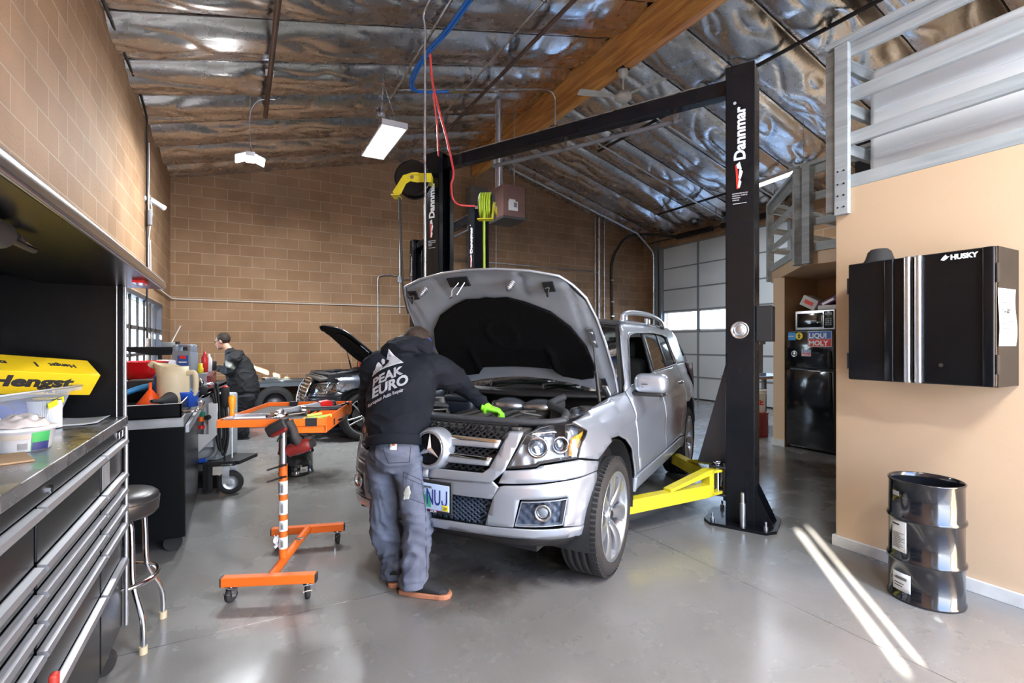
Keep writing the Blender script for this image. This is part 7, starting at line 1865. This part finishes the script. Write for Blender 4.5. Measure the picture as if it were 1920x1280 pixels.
# ---- red tool chest with things on it
t = thing('red_tool_chest', 'dark red tool chest with chrome drawer edges behind the equipment cart', 'tool chest', (-.28, 6.0, 0))
MB().bx(-.66, -.02, 0, 1.7, .12, 1.12).build('chest_body', M_grey, t, bevel=.005)
M_dred = mat('dark_red_drawer', (.22, .008, .014), .28, coat=.5)
for k in range(7):
    mb = MB(); z0 = .16 + k * .135; mb.bx(-.02, .004, .02, 1.68, z0, z0 + .125); d = mb.build('drawer', M_dred, t, bevel=.004); MB().tube([(.012, .05, z0 + .11), (.012, 1.65, z0 + .11)], .006, 6).build('drawer_pull', M_chr, d)
MB().tube(catmull([(-.1, 0, .98), (-.1, -.07, 1.0), (-.06, -.09, 1.02), (.02, -.09, 1.02), (.05, -.04, 1.02)], 4), .012).build('side_handle', M_chr, t)
for y in (.1, 1.6):
    for x in (-.08, -.58): MB().cyl((x, y - .02, .06), (x, y + .02, .06), .06).build('caster', M_blkr, t)
cz = 1.121
p = (-.50, 6.16, cz)
t = thing('oil_jug', 'large grey oil jug with a blue label on the red tool chest', 'oil jug', p, R_(-28))
M_jug = mat('grey_jug_plastic', (.20, .235, .29), .45)
MB().rbox((0, 0, .115), (.20, .13, .23), .02).rbox((-.075, 0, .25), (.05, .11, .09), .018).rbox((.075, 0, .25), (.05, .11, .09), .018).rbox((0, 0, .285), (.20, .05, .03), .012).build('jug_body', M_jug, t)
MB().cyl((-.075, 0, .29), (-.075, 0, .325), .022).build('cap', M_blkm, t)
mb = MB(); mb.rbox((.02, -.066, .11), (.11, .004, .15), .002); lb = mb.build('label', mat('label_blue', (.03, .09, .30), .5), t); MB().box((.02, -.069, .165), (.06, .002, .03)).build('label_panel', M_inkr, lb); MB().box((.02, -.069, .115), (.08, .002, .012)).build('label_stripe', M_inkw, lb)
tag(MB().lathe([(0, 0), (.032, 0), (.034, .15), (.015, .185), (.012, .22), (0, .22)], 20).build('spray_can', M_red, loc=(-.33, 6.22, cz)), 'red aerosol can right of the grey oil jug', 'can')
tag(MB().lathe([(0, 0), (.028, 0), (.028, .05), (.02, .06), (.02, .10), (0, .10)], 20).build('grease_pot', M_yel, loc=(-.36, 6.07, cz)), 'small yellow pot at the front corner of the red tool chest', 'pot')
tag(MB().lathe([(0, 0), (.03, 0), (.032, .13), (.012, .17), (.012, .19), (0, .19)], 20).build('white_bottle', M_wht, loc=(-.30, 6.42, cz)), 'slim white bottle behind the red aerosol can', 'bottle')
tag(MB().lathe([(0, 0), (.036, 0), (.036, .10), (.03, .11), (0, .11)], 20).build('dark_bottle', M_blkm, loc=(-.27, 6.6, cz)), 'short dark bottle near the bearded person on the red chest', 'bottle')
tag(MB().rbox((0, 0, .07), (.16, .12, .14), .02).build('white_carton', M_wht, loc=(-.66, 6.12, cz), rz=.3), 'white carton left of the grey oil jug', 'carton')
tag(MB().rbox((0, 0, .06), (.05, .03, .12), .01).build('blue_card', M_sb, loc=(-.66, 6.03, cz + .0)), 'small blue packet in front of the white carton', 'packet')
# bucket with sticks on the drip tray
t = thing('parts_bucket', 'pale grey cup holding rods on the wide black drip tray', 'cup', (-.70, 6.70, tr0))
MB().lathe([(0, 0), (.05, 0), (.06, .12), (.062, .125), (.055, .125), (.045, .01), (0, .01)], 24).build('cup', mat('pale_grey_plastic', (.42, .48, .52), .5), t)
t3 = tag(MB().cyl((0, 0, .02), (.12, .05, .30), .006).build('white_rod', M_wht, loc=(-.71, 6.70, tr0 + .01)), 'thin pinkish white rod leaning out of the grey cup', 'rod')
tag(MB().rbox((0, 0, .02), (.12, .05, .03), .01).build('nitrile_glove', M_yel, loc=(-.55, 6.60, tr0 + .04)), 'yellow strap lying on the rim of the black drip tray', 'strap')
for k, (dx_, dy_) in enumerate(((-.14, -.05), (-.09, .02), (-.2, .03))): tag(MB().lathe([(0, 0), (.022, 0), (.022, .035), (0, .04)], 14).build('small_jar', M_wht, loc=(-.80 + dx_ + .04, 6.66 + dy_, tr0 + .012)), ['small white jar nearest the camera on the black drip tray', 'small white jar in the middle of the black drip tray', 'small white jar closest to the window on the drip tray'][k], 'jar', 'small jars on the drip tray')

# ---- equipment trolley (refrigerant machine) with a big wheel
o = CF((392 - 960) / FPX * 4.75, 4.75)
t = thing('service_machine', 'wheeled refrigerant service machine with black hoses and one large rubber wheel', 'machine', (o.x, o.y, 0), -YAW)
MB().rbox((-.12, .18, .62), (.40, .36, .62), .02).build('cabinet', mat('machine_light_grey', (.42, .46, .50), .4), t)
MB().bx(-.02, .12, -.05, .0, .45, .82).build('front_panel', mat('machine_white', (.55, .58, .62), .4), t)
mb = MB(); mb.bx(-.25, .30, -.02, .32, .28, .315); mb.prism([(.0, -.10), (.26, -.03), (.26, .04), (.0, .03)], .27, .315); mb.bx(.0, .06, -.1, -.04, .05, .30); mb.build('base_frame', M_blkm, t, bevel=.004)
mb = MB(); mb.T = Matrix.Translation((.215, -.02, .112)) @ Matrix.Rotation(R_(25), 4, 'Z') @ Matrix.Rotation(PI / 2, 4, 'X')
mb.lathe([(.065, -.022), (.09, -.022), (.107, -.016), (.112, 0), (.107, .016), (.09, .022), (.065, .022)], 40, cap=False); w_ = mb.build('wheel', M_blkr, t)
mb = MB(); mb.T = Matrix.Translation((.215, -.02, .112)) @ Matrix.Rotation(R_(25), 4, 'Z') @ Matrix.Rotation(PI / 2, 4, 'X'); mb.lathe([(0, -.012), (.03, -.014), (.06, -.006), (.07, -.02), (.07, .02), (.06, .006), (.03, .014), (0, .012)], 32); mb.build('wheel_disc', M_steel, w_)
mb = MB(); mb.box((.195, -.065, .19), (.06, .008, .16), R_(25)); mb.box((.225, .02, .19), (.06, .008, .16), R_(25)); mb.box((.20, -.02, .285), (.09, .11, .01)); mb.build('wheel_fork', M_steel, t)
MB().bx(-.36, -.02, .16, .2, .0, .12).build('rear_foot', M_blkm, t)
mb = MB(); mb.tube([(-.10, .0, .92), (-.02, -.06, .96), (.20, -.06, 1.06)], .012, 8); mb.tube([(-.10, .03, .90), (-.02, -.02, .93), (.20, -.02, 1.03)], .012, 8); mb.build('push_handle', M_blk, t)
MB().tube([(.165, -.03, .30), (.165, -.03, 1.0)], .008, 6).build('hose_rack_post', M_blkm, t)
for k, (x_, dz, r_) in enumerate(((.10, 0, .014), (.125, .04, .012), (.085, -.05, .014))):
    MB().tube(catmull([(x_ - .04, -.04, .98 + dz), (x_, -.08, 1.0 + dz), (x_ + .02, -.08, .85), (x_ + .03, -.08, .55 - dz), (x_ + .055, -.07, .42 - dz), (x_ + .09, -.06, .55), (x_ + .075, -.06, .8), (x_ + .06, -.05, .95)], 6), r_, 8).build('service_hose', M_hosek, t)
mb = MB(); mb.T = Matrix.Translation((-.02, -.10, 1.06)) @ Matrix.Rotation(PI / 2, 4, 'X') @ Matrix.Rotation(-.3, 4, 'Y'); mb.lathe([(0, 0), (.042, 0), (.045, .02), (.04, .024), (0, .022)], 28); mb.build('pressure_gauge', M_chr, t)
MB().sph((-.02, -.06, .99), (.055, .05, .05)).build('gauge_boot', M_blkr, t)
mb = MB(); mb.rbox((-.02, -.07, .76), (.04, .03, .06), .01); mb.build('green_valve', mat('valve_green', (.02, .22, .14), .4), t)
MB().cyl((-.02, -.085, .70), (-.02, -.085, .74), .028).build('orange_knob', M_org, t); MB().cyl((-.02, -.085, .63), (-.02, -.085, .66), .028).build('red_knob', M_red, t)
MB().rbox((.09, -.07, .72), (.09, .05, .30), .01).build('filter_housing', M_wht, t); MB().cyl((.06, -.1, .74), (.06, -.14, .74), .022).build('black_knob', M_blkm, t)
MB().tube(catmull([(.10, -.06, .55), (.10, -.06, .42), (.06, -.08, .36), (.0, -.08, .34)], 5), .018).build('drain_pipe', M_grey, t); MB().cyl((.03, -.09, .34), (-.03, -.09, .33), .022).build('pipe_coupling', M_blue, t)
mb = MB(); mb.prism([(-.05, .40), (.14, .58), (-.05, .58)], .10, .108, Matrix.Rotation(PI / 2, 4, 'X')); mb.build('bracket_plate', M_wht, t)
t4 = thing('tool_grip', 'dark grip with a red end hanging on the machine push handle', 'tool', o + Vector(CF(.20, -.08, 0)) + Vector((0, 0, .82)), -YAW)
MB().lathe([(0, 0), (.028, .01), (.036, .10), (.036, .17), (.028, .20), (0, .21)], 20).build('grip', M_blkr, t4); MB().lathe([(.03, .195), (.02, .212), (0, .214)], 20).build('grip_end', M_red, t4)

# ---- orange mobile work stand
o = CF(-1.345, 3.07); T0 = -YAW + R_(4)
t = thing('mobile_work_stand', 'orange tilting work stand on four swivel casters in the aisle', 'work stand', (o.x, o.y, 0), T0)
def loc2(px, py, z):
    D = onZ(py, z); p = W(px, py, D); p.z = z; return Matrix.Rotation(-T0, 4, 'Z') @ (p - Vector((o.x, o.y, 0)))
fa, fb2 = loc2(417, 1098, .09), loc2(592, 1090, .09); ra, rb2 = loc2(510, 1003, .09), loc2(645, 993, .09)
for a, b2 in ((fa, fb2), (ra, rb2)):
    c = (a + b2) / 2; d = b2 - a; L_ = math.hypot(d.x, d.y); an = math.atan2(d.y, d.x); z = .115
    f_ = MB().box((c.x, c.y, z), (L_, .05, .05), an).build('foot_bar', M_org, t, bevel=.004)
    for e in (a, b2):
        MB().box((e.x, e.y, z), (.012, .046, .046), an).build('end_plug', M_blkr, f_)
        u = (c - e).normalized(); q = e + u * .045
        cs = MB(); cs.T = Matrix.Translation((q.x, q.y, 0)) @ Matrix.Rotation(R_(70) if e is a else R_(115), 4, 'Z')
        cs.lathe([(.008, -.013), (.034, -.013), (.038, -.008), (.038, .008), (.034, .013), (.008, .013)], 28, M=Matrix.Rotation(PI / 2, 4, 'X'), c=(.0, 0, .038)); w_ = cs.build('caster', M_blkr, t)
        cs = MB(); cs.T = Matrix.Translation((q.x, q.y, 0)) @ Matrix.Rotation(R_(70) if e is a else R_(115), 4, 'Z')
        for s_ in (-.02, .02): cs.prism([(-.012, .030), (.012, .030), (.028, .082), (-.02, .082)], s_ - .0015, s_ + .0015, Matrix.Rotation(PI / 2, 4, 'X'))
        cs.cyl((0, -.024, .038), (0, .024, .038), .007); cs.bx(-.025, .03, -.024, .024, .080, .085); cs.cyl((0, 0, .084), (0, 0, .095), .016); cs.box((-.035, 0, .055), (.03, .03, .004), M=Matrix.Rotation(.5, 4, 'Y')); cs.build('caster_fork', M_chr, w_)
m0 = (fa + fb2) / 2; m1 = (ra + rb2) / 2; pb = loc2(531, 1050, .12)
MB().tube([(m0.x, m0.y, .115), (pb.x, pb.y, .118), (m1.x, m1.y, .12)], .026, 16).build('base_tube', M_org, t)
q_ = Vector((pb.x, pb.y, 0)).lerp(Vector((m1.x, m1.y, 0)), .45); MB().cyl((q_.x + .01, q_.y, .14), (q_.x + .03, q_.y - .02, .165), .010).box((q_.x + .03, q_.y - .02, .168), (.05, .012, .006), .4).build('clamp_bolt', M_chr, t)
MB().cyl((pb.x, pb.y, .10), (pb.x, pb.y, .70), .024, seg=24).build('outer_post', M_org, t)
MB().cyl((pb.x, pb.y, .70), (pb.x, pb.y, .985), .0185, seg=20).build('inner_post', M_alu, t)
for z in (.695, .625): MB().tube([(pb.x - .075, pb.y - .05, z - .02), (pb.x - .0, pb.y - .027, z), (pb.x + .03, pb.y - .03, z + .006)], .0055, 8).cyl((pb.x, pb.y - .02, z), (pb.x, pb.y - .034, z), .009).build('height_pin', M_dk, t)
for z0, z1, m in ((.52, .60, M_paper), (.40, .485, M_paper), (.30, .365, M_paper), (.195, .265, M_paper)):
    mb = MB(); mb.grid(lambda u, v: (pb.x + .0252 * math.cos(2 * PI * u), pb.y + .0252 * math.sin(2 * PI * u), z0 + (z1 - z0) * v), 28, 2); s_ = mb.build('wrapped_label', m, t)
    if z0 > .5: MB().grid(lambda u, v: (pb.x + .0256 * math.cos(-2.6 + .5 * u), pb.y + .0256 * math.sin(-2.6 + .5 * u), z0 + .01 + (z1 - z0 - .02) * v), 6, 2).build('label_panel', M_inkk, s_)
    mb = MB()
    for k in range(6): mb.tube([(pb.x + .0258 * math.cos(-1.75 + .1 * k), pb.y + .0258 * math.sin(-1.75 + .1 * k), z0 + .012), (pb.x + .0258 * math.cos(-1.75 + .1 * k), pb.y + .0258 * math.sin(-1.75 + .1 * k), z1 - .012 - .01 * (k % 2))], .0008, 4)
    mb.build('label_print', M_inkk, s_)
mb = MB(); mb.grid(lambda u, v: (pb.x - .024 - .028 * u, pb.y - .01 + .012 * math.sin(v * 9), .20 + .07 * v + .006 * math.sin(u * 8)), 5, 6); mb.build('loose_label_end', M_paper, t, solid=.001)
# tray
tw = [loc2(413, 787, 1.01), loc2(611, 783, 1.01), loc2(641, 757, 1.01), loc2(521, 757, 1.01)]
cen = sum(tw, Vector()) / 4; TA = math.atan2((tw[1] - tw[0]).y, (tw[1] - tw[0]).x); tw_, td_ = .56, .80
tr = thing('x', 'x', 'x') if False else None
MT = Matrix.Translation((cen.x, cen.y, 0)) @ Matrix.Rotation(TA, 4, 'Z')
mb = MB(); mb.T = MT
hw, hd_ = tw_ / 2, td_ / 2
mb.bx(-hw, hw, -hd_, hd_, .985, .990); mb.bx(-hw, hw, -hd_, -hd_ + .006, .975, 1.015); mb.bx(-hw, hw, hd_ - .006, hd_, .985, 1.02); mb.bx(-hw, -hw + .006, -hd_, hd_, .98, 1.018); mb.bx(hw - .006, hw, -hd_, hd_, .945, 1.02)
mb.bx(hw - .14, hw - .135, -hd_, hd_, .985, 1.012); mb.bx(hw - .14, hw, -hd_ * .1, -hd_ * .1 + .005, .985, 1.012); mb.build('tray', M_org, t, bevel=.002)
mb = MB(); mb.T = MT; mb.bx(hw - .18, hw - .002, -hd_ + .01, hd_ - .02, .935, .984); dr = mb.build('drawer', M_org, t, bevel=.003)
mb = MB(); mb.T = MT; mb.tube([(hw + .001, -.10, .962), (hw + .014, -.09, .962), (hw + .014, .14, .962), (hw + .001, .15, .962)], .008, 8); mb.build('drawer_handle', M_chr, dr)
for q_ in ((hw - .11, hw - .05, -hd_ - .003, -hd_ + .02, .974, 1.017), (-hw + .15, -hw + .2, hd_ - .03, hd_ + .002, .99, 1.024), (hw - .006, hw + .003, -.22, -.19, .95, .985)):
    mb = MB(); mb.T = MT; mb.bx(*q_); mb.build('black_tape', M_blkm, t)
mb = MB(); mb.T = MT; mb.bx(-hw + .008, hw - .142, -hd_ + .01, hd_ - .01, .990, .994); mb.build('tray_mat', mat('grey_ribbed_mat', (.10, .10, .10), .8, bump=.3, bscale=80), t)
mb = MB(); mb.T = Matrix.Translation((0, 0, 0)); mb.rbox((pb.x, pb.y, .965), (.20, .16, .03), .004); mb.build('tray_bracket', M_org, t)
TW = Matrix.Translation((o.x, o.y, 0)) @ Matrix.Rotation(T0, 4, 'Z') @ MT
def ontray(x, y, z=.995): p = TW @ Vector((x, y, z)); return p
rzt = T0 + TA
mb = MB(); mb.rbox((0, 0, .004), (.26, .20, .006), .003); 
for a, b2, c_, d_ in ((-.13, .13, -.1, -.094), (-.13, .13, .094, .1), (-.13, -.124, -.1, .1), (.124, .13, -.1, .1)): mb.bx(a, b2, c_, d_, .002, .022)
tag(mb.build('parts_tray', M_alu, loc=ontray(-.14, -.26, .9955), rz=rzt + .05), 'shallow polished steel pan on the left of the orange stand', 'pan')
t5 = thing('round_lid', 'round silver lid with a knob on the orange stand', 'lid', ontray(-.02, -.22, .996)); MB().lathe([(0, 0), (.05, 0), (.052, .004), (.052, .028), (.045, .032), (0, .034)], 32).build('lid', M_chr, t5); MB().cyl((0, 0, .034), (0, 0, .046), .018).build('knob', M_alu, t5)
def wrench(name, label, loc, rz, parts, cat='tool'):
    g = thing(name, label, cat, loc, rz)
    for nm, fn, m in parts: mb = MB(); fn(mb); mb.build(nm, m, g)
    return g
wrench('ratchet', 'chrome ratchet with a dark grip lying centre of the orange stand', ontray(.03, -.17, .996), rzt + .75, [('grip', lambda m: m.tube([(-.14, 0, .014), (-.12, 0, .014), (-.03, 0, .014)], [.013, .015, .012], 10), mat('plum_grip', (.07, .03, .04), .5)), ('shaft', lambda m: m.cyl((-.03, 0, .014), (.09, 0, .014), .006), M_chr), ('head', lambda m: m.cyl((.10, 0, .004), (.10, 0, .026), .019), M_chr)])
wrench('ratchet', 'slim chrome ratchet at the back of the orange stand', ontray(-.01, -.05, .996), rzt + .6, [('handle', lambda m: m.tube([(-.10, 0, .010), (.08, 0, .010)], .008, 8), M_dk), ('head', lambda m: m.cyl((.10, 0, .002), (.10, 0, .022), .016), M_chr)])
wrench('cordless_ratchet', 'grey and red cordless ratchet lying across the orange stand', ontray(.07, -.02, .996), rzt + .95, [('body', lambda m: m.tube(catmull([(-.16, 0, .03), (-.05, 0, .03), (.06, 0, .032), (.10, 0, .032)], 4), [.016] * 4 + [.022] * 5 + [.026] * 4, 14), M_grey), ('battery_end', lambda m: m.tube([(.10, 0, .032), (.17, 0, .032), (.20, 0, .032)], [.032, .034, .026], 14), M_red), ('cap', lambda m: m.lathe([(0, 0), (.027, 0), (.024, .03), (0, .034)], 16, M=Matrix.Rotation(PI / 2, 4, 'Y'), c=(.20, 0, .032)), M_blkm), ('head', lambda m: m.sph((-.17, 0, .03), (.022, .018, .016)), M_chr)])
wrench('flashlight', 'black flashlight with a bright chrome lens end on the orange stand', ontray(.10, -.06, .996), rzt + .55, [('body', lambda m: m.tube([(-.02, 0, .024), (.05, 0, .022), (.20, 0, .018)], [.024, .018, .016], 14), M_blkm), ('lens_ring', lambda m: m.cyl((-.045, 0, .026), (-.02, 0, .025), .027, .024), M_chr)])
tag(MB().tube([(0, 0, .01), (.10, .06, .014), (.14, .07, .02)], .010, 8).tube([(.02, 0, .03), (.09, .045, .035)], .008, 6).build('pliers', mat('lime_grip', (.45, .65, .08), .5), loc=ontray(.15, -.37, .996), rz=rzt + .1), 'lime green handled tool in the right compartment of the orange stand', 'pliers')
for k, (x_, y_) in enumerate(((.20, .02), (.23, .20), (.19, .28), (.24, .34))):
    tag(MB().lathe([(.006, 0), (.013, 0), (.013, .028), (.009, .028), (.009, .01), (.006, .01)], 14, M=Matrix.Rotation(R_(80), 4, 'Y') if k % 2 else None, c=(0, 0, .014 if k % 2 else 0)).build('socket', M_chr, loc=ontray(x_, y_, .991)), ['chrome socket nearest the camera in the right compartment', 'chrome socket lying beside the third one in the right compartment', 'chrome socket standing near the far rail of the right compartment', 'chrome socket in the far right corner of the orange stand'][k], 'socket', 'sockets in the orange stand')
tag(MB().cyl((0, 0, .02), (.10, .16, .03), .007).cyl((.10, .16, .03), (.11, .18, .03), .012).build('extension_bar', M_dk, loc=ontray(.17, .06, .99), rz=rzt), 'dark extension bar leaning in the right compartment of the stand', 'tool')
p = ontray(-.255, -.375, .90)
t6 = thing('screwdriver', 'orange handled screwdriver standing through the left corner of the orange stand', 'screwdriver', W(435, 775, 2.83))
MB().lathe([(.008, -.02), (.014, -.015), (.016, .0), (.012, .015), (.016, .04), (.020, .075), (.018, .095), (.010, .103), (0, .104)], 20).build('handle', M_funl if False else mat('bright_orange_plastic', (.98, .28, .01), .35), t6); MB().cyl((0, 0, -.25), (0, 0, -.02), .0042).build('blade', M_chr, t6)
# impact wrench hanging off the front edge
ip = W(545, 800, 2.66); Fw = CF(0, 1); Rg = CF(1, 0)
def cam2(x, z, d=0): return Rg * x + Vector((0, 0, z)) + Fw * d
t7 = thing('impact_wrench', 'red and black cordless impact wrench hanging from the front edge of the orange stand', 'impact wrench', ip)
S_ = 2.66 / FPX
def q2(px, py, d=0): return cam2((px - 545) * S_, -(py - 800) * S_, d)
mb = MB(); ax_ = (q2(540, 793) - q2(503, 812)).normalized()
Mb = frame(q2(522, 801), ax_, Vector(Fw) * -1); mb.T = Mb; mb.rbox((0, 0, 0), (.115, .062, .075), .014); mb.build('battery', M_blkm, t7)
mb = MB(); mb.T = Mb; mb.rbox((.005, -.026, .004), (.095, .022, .078), .01); mb.rbox((.0, .033, -.0), (.08, .006, .03), .003); mb.build('battery_red_shell', mat('dark_red_shell', (.13, .008, .007), .45), t7)
mb = MB(); mb.tube(catmull([q2(541, 790), q2(549, 804), q2(553, 818), q2(562, 832)], 5), [.026, .024, .022, .021, .021, .021, .021, .021, .022, .022, .022, .023, .024, .026, .028, .030], 14, ell=(1, 1.25, tuple(Fw))); mb.build('grip', M_blkr, t7)
mb = MB(); mb.tube([q2(541, 846, -.01), q2(560, 838), q2(578, 833), q2(583, 832)], [.030, .036, .034, .024], 18); mb.build('motor_housing', mat('dark_red_shell', (.13, .008, .007), .45), t7)
mb = MB(); mb.tube([q2(543, 832), q2(545, 838), q2(551, 846)], [.018, .026, .026], 12); mb.tube([q2(578, 833), q2(590, 829)], [.026, .020], 14); mb.build('nose', M_blkm, t7)
mb = MB(); mb.tube([q2(540, 838), q2(548, 848)], .016, 10); mb.build('anvil', M_dk, t7)
MB().tube(catmull([q2(525, 812), q2(528, 820), q2(522, 822), q2(520, 828)], 4), .004, 6).build('lanyard', M_blkm, t7)
# air-line swivel dangling under the tray
tag(MB().tube(catmull([(-.06, 0, .06), (-.02, 0, .02), (.02, 0, .0), (.07, .02, -.01)], 5), .010, 8).rbox((.03, 0, -.02), (.05, .03, .04), .012).tube([(.0, 0, .0), (.05, -.01, .06)], .006, 6).build('hanging_clamp', M_blkm, loc=W(566, 816, 2.86)), 'black clamp with a cable dangling beneath the orange stand tray', 'clamp')

# ---- bench along the back wall, bins
t = thing('work_bench', 'long grey steel work bench against the back block wall', 'bench', (.9, YB - .36, 0))
MB().bx(-1.3, 1.5, -.34, .34, .70, .745).build('bench_top', mat('slate_bench_top', (.08, .09, .10), .45, var=.15), t, bevel=.004)
MB().bx(-1.3, 1.5, -.35, -.32, .63, .70).build('apron', mat('slate_enamel', (.12, .14, .16), .45), t)
for x in (-1.25, -.28, .3, 1.45):
    for y in (-.31, .3): MB().bx(x - .035, x + .035, y - .03, y + .03, 0, .70).build('leg', MATS['slate_enamel'], t)
MB().bx(-1.2, 1.4, -.28, .28, .10, .13).build('lower_shelf', M_blkm, t)
tag(MB().lathe([(0, 0), (.09, 0), (.14, .04), (.15, .045), (.145, .05), (.08, .012), (0, .012)], 28).build('parts_bowl', M_red, loc=(1.55, YB - .40, .746)), 'shallow red bowl on the back bench near the dark SUV', 'bowl')
tag(MB().rbox((0, 0, .04), (.3, .2, .08), .02).tube([(-.12, 0, .09), (0, .05, .13), (.12, 0, .09)], .015).build('engine_part', M_dkmetal, loc=(.15, YB - .42, .746)), 'greasy metal car part on the back bench behind the bearded person', 'car part')
tag(MB().rbox((0, 0, .025), (.25, .16, .05), .01).build('metal_cover', M_alu, loc=(.50, YB - .44, .746), rz=.4), 'silver metal cover lying on the back bench', 'car part')
t = thing('spare_tyre', 'black tyre leaning under the back bench beside the bearded person', 'tyre', (.55, YB - .95, .33), 0)
mb = MB(); mb.T = Matrix.Rotation(R_(80), 4, 'X'); mb.lathe([(.20, -.1), (.24, -.11), (.31, -.10), (.33, -.06), (.33, .06), (.31, .10), (.24, .11), (.20, .1)], 40, cap=False); mb.build('tyre', M_tyre, t)
mb = MB(); mb.T = Matrix.Rotation(R_(80), 4, 'X'); mb.lathe([(0, .02), (.06, .03), (.08, .0), (.19, .03), (.205, .09)], 32, cap=False); mb.build('rim', M_dk, t)
tag(MB().rbox((0, 0, .05), (.25, .2, .10), .02).build('orange_case', M_org, loc=(.28, YB - 1.3, 0)), 'small orange case on the floor by the back bench', 'case')
tag(MB().bx(-.14, .14, -.2, .2, 0, .34).bx(-.15, .15, -.21, .21, .34, .36).build('waste_bin', M_blkm, loc=(.98, YB - .9, 0), bevel=.008), 'black bin under the middle of the back bench', 'bin')
